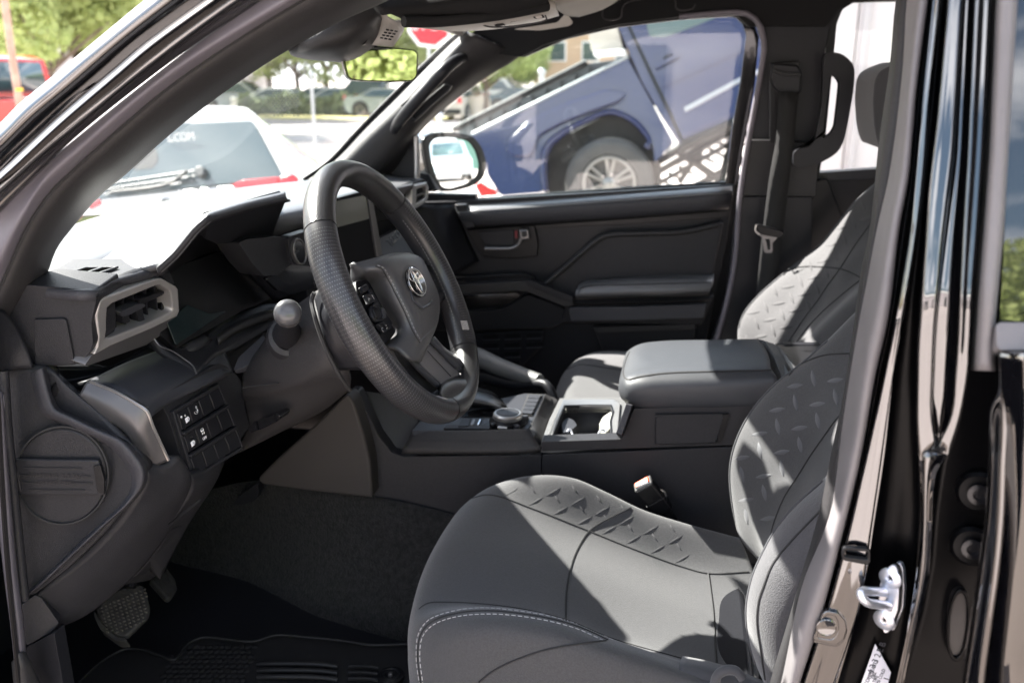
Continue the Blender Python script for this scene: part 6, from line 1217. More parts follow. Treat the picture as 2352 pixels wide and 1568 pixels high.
CU = [[(1075, 1260, 1.31), (1078, 1190, 1.30), (1112, 1134, 1.30), (1167, 1110, 1.305), (1244, 1100, 1.31), (1317, 1108, 1.315), (1384, 1135, 1.315), (1477, 1180, 1.31), (1568, 1210, 1.31), (1700, 1245, 1.30)],
      [(1036, 1250, 1.285), (1052, 1180, 1.275), (1106, 1128, 1.27), (1167, 1103, 1.275), (1244, 1092, 1.285), (1317, 1100, 1.29), (1384, 1128, 1.29), (1477, 1172, 1.285), (1568, 1202, 1.28), (1700, 1236, 1.28)],
      [(1010, 1290, 1.24), (1024, 1215, 1.235), (1066, 1162, 1.235), (1124, 1136, 1.235), (1230, 1168, 1.235), (1351, 1217, 1.235), (1450, 1258, 1.23), (1568, 1301, 1.225), (1628, 1316, 1.22), (1740, 1340, 1.21)],
      [(962, 1400, 1.13), (972, 1310, 1.13), (1012, 1250, 1.135), (1064, 1228, 1.14), (1170, 1250, 1.14), (1310, 1300, 1.135), (1420, 1345, 1.13), (1568, 1400, 1.12), (1640, 1425, 1.11), (1750, 1450, 1.10)],
      [(938, 1500, 1.02), (940, 1430, 1.015), (962, 1394, 1.01), (1034, 1383, 1.01), (1184, 1396, 1.01), (1301, 1423, 1.01), (1407, 1466, 1.005), (1568, 1512, 1.0), (1645, 1535, .995), (1740, 1560, .99)],
      [(938, 1530, .985), (945, 1462, .965), (980, 1424, .955), (1034, 1406, .95), (1150, 1398, .945), (1284, 1420, .945), (1395, 1464, .95), (1500, 1500, .955), (1600, 1535, .955), (1720, 1572, .955)],
      [(944, 1590, .95), (962, 1520, .93), (1000, 1478, .918), (1060, 1450, .91), (1160, 1445, .905), (1280, 1465, .905), (1400, 1500, .91), (1500, 1532, .915), (1600, 1565, .915), (1720, 1600, .915)],
      [(960, 1680, .94), (990, 1640, .91), (1040, 1610, .90), (1100, 1600, .895), (1180, 1600, .89), (1290, 1620, .89), (1400, 1650, .89), (1500, 1670, .89), (1600, 1690, .89), (1720, 1720, .89)]]
cu_ = loft('cushion', rowsY(CU), fab, ds_, 90, 90, .02)
_c = lambda r, o=.0015: [Y(u, v, y)+(CAM-Y(u, v, y)).normalized()*o for u, v, y in r]
slab('seat_base', [(960, 1580), (1740, 1600), (1740, 1760), (1000, 1760)], yy(.95), dtrim, ds_, .3, .01)
seamline('bolster_seam', cu_, [(1066, 1150), (1124, 1136), (1230, 1170), (1351, 1218), (1450, 1258), (1568, 1301), (1628, 1316), (1720, 1312)], .0012, seam, ds_, 70)
seamline('cross_seam', cu_, [(1449, 1165), (1405, 1186), (1372, 1204), (1351, 1221), (1334, 1246), (1317, 1282), (1305, 1330), (1300, 1375), (1300, 1424)], .0014, seam, ds_, 60)
seamline('near_seam', cu_, [(962, 1398), (981, 1385), (1034, 1382), (1184, 1395), (1301, 1423), (1407, 1466), (1568, 1512), (1640, 1535)], .0011, seam, ds_, 70)
seamline('rear_seam', cu_, [(1627, 1316), (1633, 1360), (1638, 1400), (1643, 1480), (1646, 1532)], .0015, seam, ds_, 30)
st1 = [(964, 1575), (956, 1512), (961, 1455), (984, 1423), (1034, 1404), (1101, 1395), (1184, 1401), (1284, 1419), (1351, 1442), (1407, 1468)]
st2 = [(972, 1575), (964, 1505), (970, 1462), (992, 1436), (1040, 1417), (1117, 1409), (1217, 1417), (1317, 1440), (1387, 1470)]
dash_line('double_stitching', snap(cu_, st1, .0012, 90), thread, ds_, .00055, .005, .003); dash_line('double_stitching', snap(cu_, st2, .0012, 90), thread, ds_, .00055, .005, .003)
stm = cat([(u, v, 0) for u, v in st1], 30)[:, :2]*.5+cat([(u, v, 0) for u, v in st2], 30)[:, :2]*.5
seamline('bolster_fold', cu_, stm, .0014, seam, ds_, 60)
seamline('side_seam', cu_, [(1100, 1566), (1130, 1542), (1167, 1522), (1251, 1492), (1330, 1478), (1392, 1470)], .0013, seam, ds_, 40)
_top = [(1110, 1136), (1167, 1112), (1244, 1102), (1317, 1110), (1384, 1138), (1477, 1182), (1568, 1212)]; _bot = [(1110, 1126), (1124, 1132), (1230, 1164), (1351, 1212), (1450, 1252), (1568, 1295)]
def ck(u, v): return 1120 < u < 1585 and np.interp(u, [p[0] for p in _top], [p[1] for p in _top])+7 < v < np.interp(u, [p[0] for p in _bot], [p[1] for p in _bot])-9
_seg = []
for i in range(-3, 16):
    for j in range(-3, 4):
        u, v = 1175+i*56+j*40, 1129+i*22-j*22
        if ck(u, v): _seg.append(((u-17, v+10), (u+17, v-10)))
        u, v = 1224+i*56+j*40, 1124+i*22-j*22
        if ck(u, v): _seg.append(((u-7, v-10), (u+7, v+10)))
slivers('embossed_pattern', cu_, _seg, fab, ds_, .0028, .0009)
# backrest, inner bolster and insert
BK = [[(2120, 640, 1.34), (2020, 700, 1.33), (1935, 765, 1.33), (1870, 815, 1.335), (1800, 870, 1.34), (1745, 935, 1.34), (1705, 1000, 1.335), (1688, 1070, 1.33), (1690, 1160, 1.32), (1705, 1236, 1.31), (1748, 1290, 1.29)],
      [(2080, 640, 1.30), (1985, 700, 1.30), (1901, 782, 1.30), (1848, 829, 1.31), (1781, 882, 1.315), (1728, 942, 1.315), (1692, 1010, 1.31), (1677, 1075, 1.305), (1683, 1162, 1.295), (1700, 1234, 1.28), (1742, 1286, 1.265)],
      [(2110, 740, 1.235), (2010, 810, 1.235), (1950, 850, 1.24), (1895, 895, 1.245), (1840, 945, 1.25), (1790, 1000, 1.25), (1757, 1060, 1.25), (1738, 1120, 1.25), (1732, 1190, 1.24), (1742, 1240, 1.235), (1762, 1290, 1.225)],
      [(2140, 800, 1.18), (2070, 860, 1.18), (1990, 915, 1.185), (1924, 960, 1.19), (1893, 1002, 1.195), (1862, 1044, 1.20), (1831, 1095, 1.20), (1803, 1142, 1.195), (1778, 1205, 1.19), (1768, 1250, 1.185), (1772, 1300, 1.18)],
      [(2160, 900, 1.08), (2090, 950, 1.08), (2030, 1000, 1.08), (1980, 1040, 1.09), (1950, 1080, 1.09), (1915, 1120, 1.10), (1875, 1165, 1.10), (1845, 1210, 1.10), (1812, 1270, 1.10), (1795, 1330, 1.10), (1790, 1380, 1.09)],
      [(2170, 1000, .98), (2110, 1060, .98), (2050, 1110, .98), (2000, 1150, .98), (1965, 1190, .98), (1930, 1230, .98), (1890, 1280, .98), (1860, 1330, .98), (1830, 1380, .98), (1810, 1440, .98), (1800, 1500, .98)]]
br_ = loft('backrest', rowsY(BK), fab, ds_, 70, 60, .02)
tube('backrest_piping', _c(BK[1][2:10], .001), .0018, fabD, ds_, 50, 6)
ins_ = [(2040, 855), (1990, 900), (1951, 935), (1924, 959), (1892, 1002), (1862, 1045), (1831, 1095), (1801, 1142), (1774, 1212), (1766, 1255)]
seamline('insert_seam', br_, ins_, .0012, seam, ds_, 60)
seamline('upper_seam', br_, [(1812, 862), (1830, 843), (1860, 826), (1900, 814), (1951, 812), (2010, 812)], .0012, seam, ds_, 40)
def lattice(V0, H0, a, b, vl, hl, keep, rg=range(-9, 10)):
    out = []
    for i in rg:
        for j in rg:
            u, v = V0[0]+i*a[0]+j*b[0], V0[1]+i*a[1]+j*b[1]
            if keep(u, v): out.append(((u-vl[0], v-vl[1]), (u+vl[0], v+vl[1])))
            u, v = H0[0]+i*a[0]+j*b[0], H0[1]+i*a[1]+j*b[1]
            if keep(u, v): out.append(((u-hl[0], v+hl[1]), (u+hl[0], v-hl[1])))
    return out
def seat_keep(edge, left, vmin):
    def k(u, v):
        if v < vmin: return False
        ue = np.interp(v, [p[1] for p in edge], [p[0] for p in edge]); ul = np.interp(v, [p[1] for p in left], [p[0] for p in left])
        return ul+12 < u < ue-10
    return k
sil_ = [(2020, 672), (1901, 782), (1848, 829), (1781, 882), (1734, 936), (1700, 1000), (1679, 1060), (1683, 1162), (1698, 1232), (1738, 1280)]
slivers('embossed_pattern', br_, lattice((1868, 869), (1826, 886), (-41, 55), (51, 42), (4, 20), (20, 3.5), seat_keep(ins_, sil_, 832)), embm, ds_, .0042, .0028)
NB = [[(1990, 1010, 1.0), (1894, 1102, 1.0), (1834, 1155, .995), (1784, 1215, .99), (1756, 1268, .985), (1735, 1325, .985), (1722, 1398, .98), (1730, 1472, .98), (1745, 1525, .98), (1770, 1580, .98)],
      [(1980, 1010, .965), (1890, 1104, .965), (1830, 1157, .96), (1780, 1217, .955), (1752, 1268, .95), (1728, 1324, .945), (1714, 1398, .94), (1721, 1472, .94), (1736, 1524, .94), (1760, 1580, .94)],
      [(2000, 1070, .925), (1900, 1150, .925), (1845, 1205, .925), (1800, 1255, .92), (1770, 1300, .915), (1750, 1345, .912), (1738, 1398, .91), (1738, 1450, .91), (1748, 1510, .91), (1768, 1580, .91)],
      [(2030, 1130, .90), (1940, 1210, .90), (1880, 1270, .90), (1835, 1320, .895), (1810, 1360, .893), (1795, 1400, .89), (1785, 1440, .89), (1785, 1480, .89), (1790, 1530, .89), (1800, 1590, .89)],
      [(2060, 1230, .90), (2000, 1290, .90), (1950, 1340, .895), (1910, 1380, .893), (1885, 1410, .892), (1870, 1440, .89), (1860, 1480, .89), (1860, 1520, .89), (1860, 1560, .89), (1860, 1620, .89)]]
nb_ = loft('side_bolster', rowsY(NB), fabS, ds_, 50, 50, .02)
seamline('bolster_seam', nb_, [(1940, 1118), (1878, 1178), (1808, 1252), (1774, 1296), (1754, 1346), (1743, 1380), (1739, 1428), (1748, 1495), (1758, 1560)], .0013, seam, ds_, 60)
tube('bolster_piping', _c(NB[1][1:9], .001), .0018, fabD, ds_, 40, 6)
loft('seat_skirt', [[Y(1568, 1505, .97), Y(1640, 1520, .965), Y(1700, 1540, .96), Y(1760, 1565, .95)], [Y(1560, 1530, .93), Y(1640, 1545, .93), Y(1680, 1552, .93), Y(1760, 1580, .92)], [Y(1560, 1590, .91), Y(1640, 1600, .91), Y(1680, 1600, .91), Y(1760, 1620, .91)]], fabD, ds_, 14, 10, .01)
tube('recline_loop', [Y(1640, 1590, .905), Y(1648, 1550, .905), Y(1668, 1538, .905), (Y(1690, 1540, .905)), Y(1705, 1556, .905)], .006, fabD, ds_, 20, 8)
# buckle
bk = thing('belt_buckle', 'black seat belt buckle with an orange-red release button beside the driver cushion', 'buckle', Y(1500, 1150, 1.33))
bA, bB = Y(1476, 1110, 1.325), Y(1560, 1215, 1.355); bd = (bB-bA).normalized()
bx = (Y(1500, 1092, 1.325)-Y(1458, 1126, 1.325)).normalized(); bx = (bx-bd*bx.dot(bd)).normalized(); bz_ = bd.cross(bx)
Rb = Matrix((bx, bz_, bd)).transposed()
box('casing', bA+bd*.034, (.034, .022, .066), blk, bk, Rb, .004, seg=3)
box('casing_rim', bA+bd*.002, (.0335, .0215, .006), mat('rim_gloss', (.05, .05, .05), .25), bk, Rb, .002)
box('release_button', bA-bd*.002, (.026, .0135, .004), redp, bk, Rb, .0015)
box('button_slot', bA-bd*.0035+bz_*.0085, (.024, .003, .004), chromeb, bk, Rb, .0005)
tube('buckle_stem', [bA+bd*.06, bA+bd*.11, bA+bd*.17+Vector((.01, .01, -.02))], .009, blk, bk, 8, 8)
box('casing_line', bA+bd*.038, (.0346, .0226, .0012), seam, bk, Rb, 0)
tube('webbing_edge', [bA+bd*.028+bx*.018, bA+bd*.036+bx*.021, bA+bd*.046+bx*.018], .0015, silver, bk, 8, 6)
# ---- passenger seat
ps = thing('passenger_seat', 'grey cloth passenger seat beyond the console, its embossed backrest in sunlight', 'seat', (0, 1.95, .6))
PC = [[(1285, 900, 2.12), (1305, 850, 2.12), (1345, 815, 2.12), (1401, 806, 2.12), (1500, 812, 2.12), (1600, 826, 2.12), (1720, 840, 2.12)],
      [(1275, 905, 2.05), (1296, 855, 2.05), (1335, 822, 2.05), (1401, 818, 2.05), (1500, 828, 2.05), (1600, 842, 2.05), (1740, 858, 2.05)],
      [(1268, 930, 1.92), (1285, 885, 1.92), (1320, 858, 1.92), (1401, 866, 1.92), (1500, 880, 1.92), (1600, 890, 1.92), (1760, 900, 1.92)],
      [(1268, 960, 1.80), (1280, 920, 1.80), (1310, 900, 1.80), (1401, 908, 1.80), (1500, 915, 1.80), (1600, 925, 1.80), (1780, 930, 1.80)],
      [(1275, 1010, 1.72), (1285, 970, 1.72), (1320, 935, 1.72), (1401, 940, 1.72), (1500, 945, 1.72), (1600, 950, 1.72), (1790, 955, 1.72)]]
PC = [[(a, b, c-.06) for a, b, c in r] for r in PC]
pc_ = loft('cushion', rowsY(PC), fab, ps, 50, 40, .02)
seamline('cushion_seam', pc_, [(1300, 850), (1330, 838), (1401, 846), (1500, 860)], .0014, seam, ps)
slivers('embossed_pattern', pc_, [((1352, 822), (1372, 814)), ((1384, 826), (1392, 836)), ((1408, 822), (1428, 816))], fab, ps)
PB = [[(2130, 330, 2.16), (2050, 400, 2.16), (1975, 462, 2.16), (1925, 522, 2.16), (1890, 562, 2.16), (1850, 596, 2.16), (1805, 632, 2.16), (1750, 680, 2.16), (1715, 720, 2.15), (1702, 755, 2.14), (1700, 800, 2.13)],
      [(2120, 335, 2.12), (2036, 400, 2.12), (1965, 462, 2.12), (1917, 522, 2.12), (1884, 562, 2.12), (1845, 594, 2.12), (1798, 630, 2.12), (1743, 678, 2.12), (1710, 718, 2.11), (1697, 752, 2.10), (1696, 800, 2.09)],
      [(2130, 420, 2.05), (2060, 470, 2.05), (1990, 520, 2.05), (1940, 565, 2.05), (1910, 596, 2.05), (1880, 630, 2.05), (1840, 668, 2.05), (1798, 712, 2.05), (1768, 745, 2.045), (1752, 775, 2.04), (1745, 810, 2.03)],
      [(2150, 470, 1.99), (2090, 520, 1.99), (2020, 550, 1.99), (1960, 590, 1.99), (1928, 619, 1.99), (1905, 652, 2.0), (1880, 690, 2.0), (1850, 725, 2.0), (1828, 755, 2.0), (1812, 785, 1.99), (1805, 820, 1.98)],
      [(2160, 560, 1.90), (2110, 590, 1.90), (2050, 610, 1.90), (1995, 635, 1.90), (1960, 660, 1.91), (1930, 690, 1.92), (1900, 720, 1.92), (1870, 750, 1.92), (1845, 780, 1.92), (1826, 805, 1.91), (1815, 840, 1.90)],
      [(2160, 600, 1.82), (2110, 630, 1.82), (2050, 650, 1.82), (2000, 670, 1.82), (1968, 690, 1.82), (1940, 712, 1.82), (1910, 740, 1.82), (1880, 770, 1.82), (1855, 798, 1.82), (1836, 825, 1.82), (1825, 860, 1.82)],
      [(2170, 680, 1.77), (2120, 710, 1.77), (2070, 740, 1.77), (2020, 765, 1.77), (1990, 785, 1.77), (1960, 800, 1.77), (1935, 815, 1.77), (1910, 830, 1.77), (1890, 850, 1.77), (1870, 870, 1.77), (1860, 900, 1.77)]]
PB = [[(a, b, c-.12+.0*c) for a, b, c in r] for r in PB]
pb_ = loft('backrest', rowsY(PB), fab, ps, 60, 60, .02)
tube('backrest_piping', _c(PB[1][2:10], .001), .0022, fabD, ps, 50, 6)
pin_ = [(2010, 500), (1966, 560), (1928, 619), (1901, 655), (1878, 690), (1858, 716), (1830, 756), (1808, 790)]
seamline('insert_seam', pb_, pin_, .0016, seam, ps, 50)
seamline('upper_seam', pb_, [(1800, 632), (1814, 619), (1850, 612), (1901, 614), (1928, 617), (1954, 625), (1982, 640)], .0016, seam, ps, 40)
seamline('bolster_crease', pb_, [(1820, 800), (1851, 757), (1890, 715), (1930, 680), (1978, 642), (2020, 615)], .0016, seam, ps, 40)
psil_ = [(2030, 400), (1965, 462), (1917, 522), (1884, 562), (1845, 594), (1798, 630), (1743, 678), (1710, 718), (1697, 752), (1698, 800)]
slivers('embossed_pattern', pb_, lattice((1839, 646), (1848, 676), (-21, 38), (38, 17), (6, 15), (17, 3), seat_keep(pin_, psil_, 440)), fab, ps, .0048, .0030)
hr = sub(slab('headrest', rnd([(2075, 140), (2043, 152), (2020, 164), (2009, 186), (2005, 233), (2008, 290), (2014, 320), (2022, 342), (2060, 350), (2160, 350), (2160, 140)], 10), yy(1.86), fabD, ps, .20, .03, 5))
tube('headrest_post', [Y(2080, 340, 1.95), Y(2075, 420, 1.95)], .006, chrome, hr, 2, 8, False)
# rear bench, mostly hidden, closes the cab
rb = thing('rear_bench', 'dark rear bench seat hidden in the shade behind the front seats', 'rear seat', (1.3, 1.5, .7))
box('bench', (1.35, 1.48, .86), (.5, 1.2, .2), fabD, rb, bv=.04, seg=3); box('bench_back', (1.66, 1.48, 1.15), (.14, 1.2, .6), fabD, rb, bv=.04, seg=3)
# ================================================================== NEAR BODY: windshield pillar, door pillar, rear door
e0 = [(-60, 330), (0, 283), (43, 240), (100, 193), (200, 110), (333, 0), (420, -70)]
e1 = [(-60, 395), (0, 347), (80, 270), (167, 198), (293, 90), (410, 0), (500, -70)]
e2 = [(-60, 450), (0, 400), (133, 277), (267, 163), (333, 107), (480, 0), (570, -66)]
e3 = [(-60, 495), (0, 440), (100, 350), (200, 267), (293, 190), (417, 93), (547, 0), (640, -60)]
e4 = [(-60, 540), (0, 480), (83, 400), (180, 310), (300, 213), (433, 113), (597, 0), (690, -60)]
e5 = [(-60, 640), (0, 545), (50, 470), (93, 403), (187, 320), (310, 213), (440, 116), (623, 0), (720, -58)]
e6 = [(-60, 760), (0, 655), (60, 522), (113, 443), (167, 390), (287, 283), (400, 190), (567, 77), (693, 0), (790, -55)]
e7 = [(60, 720), (107, 632), (130, 572), (167, 522), (233, 447), (290, 400), (367, 330), (430, 277), (533, 200), (660, 117), (784, 50), (863, 15), (960, -30)]
def yr(e, y, dv=0): return [Y(u, v+dv, y+PSH) for u, v in e]
PSH = .08
wp = thing('near_windshield_pillar', 'glossy black outer windshield pillar sweeping up across the left foreground', 'pillar', (-.5, .72, 1.4))
loft('outer_skin', [yr(e0, .685), yr([( (a[0]+b[0])/2, (a[1]+b[1])/2) for a, b in zip(e0, e1)], .668), yr(e1, .672), yr(e2, .700)], paint, wp, 50, 14, .004)
loft('door_flange', [yr(e2, .702), yr(e3, .698), yr([(u+2, v+2) for u, v in e3], .708), yr([(a[0]*.5+b[0]*.5, a[1]*.5+b[1]*.5) for a, b in zip(e3, e4)], .722), yr(e4, .725)], paint, wp, 50, 12, .004)
tube('skin_edge', yr(e1, .669), .0022, blk, wp, 40, 6); tube('flange_edge', yr(e3, .699), .0016, blk, wp, 40, 6)
loft('door_seal', [yr(e4, .728), yr([(a[0]*.6+b[0]*.4, a[1]*.6+b[1]*.4) for a, b in zip(e5[:7]+e5[8:], e6[:7]+e6[8:])], .722) , yr(e6, .742)], rubber, wp, 60, 16, .006)
loft('inner_trim', [yr(e6, .745), yr([(a[0]*.8+b[0]*.2, a[1]*.8+b[1]*.2) for a, b in zip([tuple(p) for p in cat([(u, v, 0) for u, v in e6], 13)[:, :2]], e7)], .748), yr([(a[0]*.4+b[0]*.6, a[1]*.4+b[1]*.6) for a, b in zip([tuple(p) for p in cat([(u, v, 0) for u, v in e6], 13)[:, :2]], e7)], .775), yr(e7, .83)], trimA, wp, 60, 16, .012)
tube('seal_seam', yr(e6, .7425), .0016, seam, wp, 50, 6)
PSH = 0
# lower hinge side: seal strip and sill at the bottom left
loft('lower_seal', [[Y(-30, 900, .80), Y(-14, 1100, .80), Y(6, 1300, .80), Y(24, 1440, .80), Y(40, 1600, .80)], [Y(0, 900, .795), Y(12, 1100, .795), Y(26, 1300, .795), Y(42, 1440, .795), Y(56, 1600, .795)], [Y(8, 900, .81), Y(22, 1100, .81), Y(40, 1300, .81), Y(56, 1440, .81), Y(70, 1600, .81)]], rubber, wp, 20, 8, .006)
tube('lower_bead', [Y(-6, 900, .79), Y(4, 1100, .79), Y(18, 1300, .79), Y(32, 1440, .79), Y(48, 1600, .79)], .003, blk, wp, 20, 6)
loft('kick_corner', [[Y(26, 1520, .79), Y(44, 1500, .79), Y(60, 1496, .80)], [Y(34, 1600, .79), Y(60, 1600, .79), Y(110, 1600, .82)]], trimA, wp, 8, 4, .01, sv=False)
slab('kick_side', rnd([(62, 1484), (124, 1452), (150, 1600), (60, 1600)], 4), yy(.835), dtrim, wp, .02, .004)
# near roof rail, out of frame above, keeps the light honest
rr = thing('near_roof_rail', 'black roof rail above the driver door opening, at the top edge', 'roof rail', (.2, .78, 1.66))
tube('rail_skin', [Vector((-.30, .85, 1.66)), Vector((-.1, .83, 1.70)), Vector((.3, .81, 1.72)), Vector((1.0, .81, 1.72)), Vector((1.8, .81, 1.68))], .028, paint, rr, 30, 12)
# ---- door pillar
k0 = [(2075, -60), (2058, 0), (2044, 147), (2018, 333), (1998, 522), (1978, 622), (1954, 796), (1934, 922), (1908, 1045), (1881, 1178), (1828, 1362), (1768, 1567), (1752, 1630)]
k1 = [(2095, -60), (2081, 0), (2071, 167), (2040, 400), (2012, 522), (1990, 640), (1968, 756), (1931, 989), (1916, 1120), (1901, 1212), (1848, 1345), (1794, 1567), (1780, 1630)]
k2 = [(2138, -60), (2131, 0), (2101, 233), (2088, 400), (2066, 522), (2041, 722), (2011, 856), (1978, 1045), (1938, 1212), (1888, 1395), (1834, 1567), (1815, 1630)]
k3 = [(2150, -60), (2146, 0), (2120, 233), (2104, 400), (2088, 560), (2056, 740), (2028, 880), (1990, 1045), (1950, 1212), (1899, 1395), (1845, 1567), (1826, 1630)]
k4 = [(2160, -60), (2156, 0), (2132, 233), (2120, 400), (2100, 560), (2070, 740), (2050, 850), (2028, 1045), (2006, 1190), (1981, 1345), (1921, 1567), (1900, 1630)]
k5 = [(2182, -60), (2178, 0), (2156, 250), (2134, 433), (2118, 656), (2108, 789), (2104, 956), (2110, 1060), (2114, 1212), (2101, 1345), (2061, 1567), (2048, 1630)]
k6 = [(2214, -60), (2211, 0), (2191, 367), (2171, 522), (2148, 756), (2141, 922), (2144, 1000), (2154, 1022)]
k7 = [(2242, -60), (2238, 0), (2221, 367), (2211, 522), (2198, 822), (2184, 972), (2172, 1014), (2154, 1022)]
k8 = [(2284, -60), (2281, 0), (2264, 333), (2251, 522), (2238, 656), (2230, 800), (2226, 862), (2214, 906), (2201, 972), (2178, 1045), (2151, 1088), (2141, 1212), (2134, 1312), (2114, 1412), (2068, 1567), (2050, 1630)]
k9 = [(2293, -60), (2289, 0), (2275, 333), (2261, 522), (2250, 656), (2238, 850), (2236, 1000), (2230, 1200), (2205, 1400), (2160, 1600)]
k10 = [(2342, -60), (2338, 0), (2322, 260), (2306, 522), (2290, 700), (2284, 789), (2287, 852)]
def Yt(u, v, y): return Y(u, v, y+max(0., 700-v)*.00007)      # the body side leans inwards towards the roof
def yr(e, y, dv=0): return [Yt(u, v+dv, y) for u, v in e]
dpil = thing('door_pillar', 'glossy black door pillar of the open doorway with grey rubber seal and latch recess', 'pillar', (.2, .75, 1.0))
loft('inner_trim', [yr(k0, .90), yr([(u+2, v) for u, v in k0], .845), yr([((a[0]+b[0])/2, (a[1]+b[1])/2) for a, b in zip(k0, k1)], .815), yr(k1, .808)], trimA, dpil, 60, 14, .01)
loft('door_seal', [yr(k1, .806), yr([(a[0]*.72+b[0]*.28, a[1]) for a, b in zip(k1, k2)], .782), yr([(a[0]*.3+b[0]*.7, (a[1]+b[1])/2) for a, b in zip(k1, k2)], .752), yr([(a[0]*.06+b[0]*.94, b[1]) for a, b in zip(k1, k2)], .752), yr(k2, .775)], rubberL, dpil, 60, 22, .006)
tube('seal_seam', yr([(u+1, v) for u, v in k1], .8035), .0014, seam, dpil, 50, 6)
loft('jamb_inner', [yr(k2, .790), yr([((a[0]+b[0])/2, a[1]) for a, b in zip(k2, k3)], .798), yr(k3, .768)], blk, dpil, 60, 8, .004)
loft('jamb_panel', [yr(k3, .766), yr([(a[0]*.94+b[0]*.06, a[1]) for a, b in zip(k3, k4)], .7525), yr([(a[0]*.5+b[0]*.5, a[1]) for a, b in zip(k3, k4)], .7515), yr([(a[0]*.1+b[0]*.9, a[1]) for a, b in zip(k3, k4)], .750), yr(k4, .758)], paint, dpil, 60, 20, .004)
k45 = lin([(u, v, 0) for u, v in k4], 12)[:, :2]; k54 = lin([(u, v, 0) for u, v in k5], 12)[:, :2]
loft('latch_recess', [[Yt(u, v, .760) for u, v in k45], [Yt(a[0]*.9+b[0]*.1, a[1]*.9+b[1]*.1, .790) for a, b in zip(k45, k54)], [Yt(a[0]*.5+b[0]*.5, a[1]*.5+b[1]*.5, .790) for a, b in zip(k45, k54)], [Yt(a[0]*.06+b[0]*.94, a[1]*.06+b[1]*.94, .785) for a, b in zip(k45, k54)], [Yt(u, v, .722) for u, v in k54]], mat('recess_black_paint', (.0025, .0025, .003), .3, spec=.12), dpil, 60, 24, .004, su=False)
tube('recess_edge', yr(k4, .7555), .0014, chromeb if False else paint, dpil, 60, 6)
FL = [yr(k5, .716), yr([(u+5, v) for u, v in k5], .7085)]
k5f = lin([(u, v, 0) for u, v in k5], 16)[:, :2]; k8f = lin([(u, v, 0) for u, v in k8], 16)[:, :2]
# flange around the upper slot: left strip, right strip, lower strip
k5u = [p for p in k5 if p[1] <= 1060]; k5u = lin([(u, v, 0) for u, v in k5u], 14)[:, :2]; k6u = lin([(u, v, 0) for u, v in k6], 14)[:, :2]
loft('flange', [[Yt(u, v, .722) for u, v in k5u], [Yt(a[0]*.92+b[0]*.08, a[1]*.92+b[1]*.08, .7088) for a, b in zip(k5u, k6u)], [Yt(a[0]*.6+b[0]*.4, a[1]*.6+b[1]*.4, .7078) for a, b in zip(k5u, k6u)], [Yt(a[0]*.08+b[0]*.92, a[1]*.08+b[1]*.92, .707) for a, b in zip(k5u, k6u)], [Yt(u, v, .713) for u, v in k6u]], paint, dpil, 50, 30, .004)
k8u = lin([(u, v, 0) for u, v in k8[:10]], 14)[:, :2]; k7u = lin([(u, v, 0) for u, v in k7], 14)[:, :2]
loft('flange', [[Yt(u, v, .713) for u, v in k7u], [Yt(a[0]*.92+b[0]*.08, a[1]*.92+b[1]*.08, .707) for a, b in zip(k7u, k8u)], [Yt(a[0]*.5+b[0]*.5, a[1]*.5+b[1]*.5, .7062) for a, b in zip(k7u, k8u)], [Yt(a[0]*.08+b[0]*.92, a[1]*.08+b[1]*.92, .7056) for a, b in zip(k7u, k8u)], [Yt(u, v, .712) for u, v in k8u]], paint, dpil, 50, 30, .004)
loft('flange', [[Yt(*p) for p in [(2108, 1040, .714), (2113, 1120, .714), (2115, 1212, .714), (2101, 1345, .714), (2061, 1567, .714), (2048, 1630, .714)]], [Yt(*p) for p in [(2128, 1040, .706), (2126, 1110, .706), (2124, 1212, .706), (2114, 1340, .706), (2084, 1480, .706), (2054, 1630, .706)]], [Yt(*p) for p in [(2179, 1040, .711), (2152, 1088, .711), (2142, 1212, .711), (2135, 1312, .711), (2114, 1412, .711), (2066, 1600, .711)]]], paint, dpil, 40, 16, .004)
loft('slot_floor', [[Yt(u-3, v, .728) for u, v in k6u], [Yt((a[0]+b[0])/2, (a[1]+b[1])/2, .726) for a, b in zip(k6u, k7u)], [Yt(u+3, v, .728) for u, v in k7u]], paint, dpil, 40, 10, .004)
loft('outer_jamb', [[Yt(u-4, v, .745) for u, v in k8f], [Yt(u, v, .745) for u, v in lin([(u, v, 0) for u, v in k9], 16)[:, :2]], [Yt(2360, v, .745) for v in np.linspace(-60, 1640, 16)]], MATS['recess_black_paint'], dpil, 50, 12, .004, su=False)
for u_, v_ in ((2246, 1128), (2232, 1252)):
    q_ = Yt(u_, v_, .738); hb = sub(lathe('hinge_boss', q_, (-.2, -1, .1), [(.019, -.01), (.018, .002), (.015, .005)], MATS['recess_black_paint'], dpil, 28)); lathe('bolt', q_, (-.2, -1, .1), [(.009, .004), (.009, .010), (.005, .0105), (.004, .008)], mat('bolt_black', (.01, .01, .012), .2, metal=.3), hb, 24)
slab('drain_plug', rnd([(2176, 1480), (2180, 1400), (2190, 1365), (2206, 1352), (2225, 1360), (2222, 1440), (2212, 1500), (2200, 1520), (2188, 1516)], 12), yy(.738), mat('plug_rubber', (.02, .018, .018), .5), dpil, .008, .004, 3)
ring('plug_rim', ell(2202, 1436, 27, 84, 28, .08), ell(2202, 1436, 21, 74, 28, .08), yy(.735), MATS['recess_black_paint'], dpil, .004, .001)
dpan = yy(.748)
cl_ = thing('striker_bumper', 'small open rectangular black rubber bumper clipped on the door pillar above the latch striker', 'bumper', Yt(1968, 1276, .74))
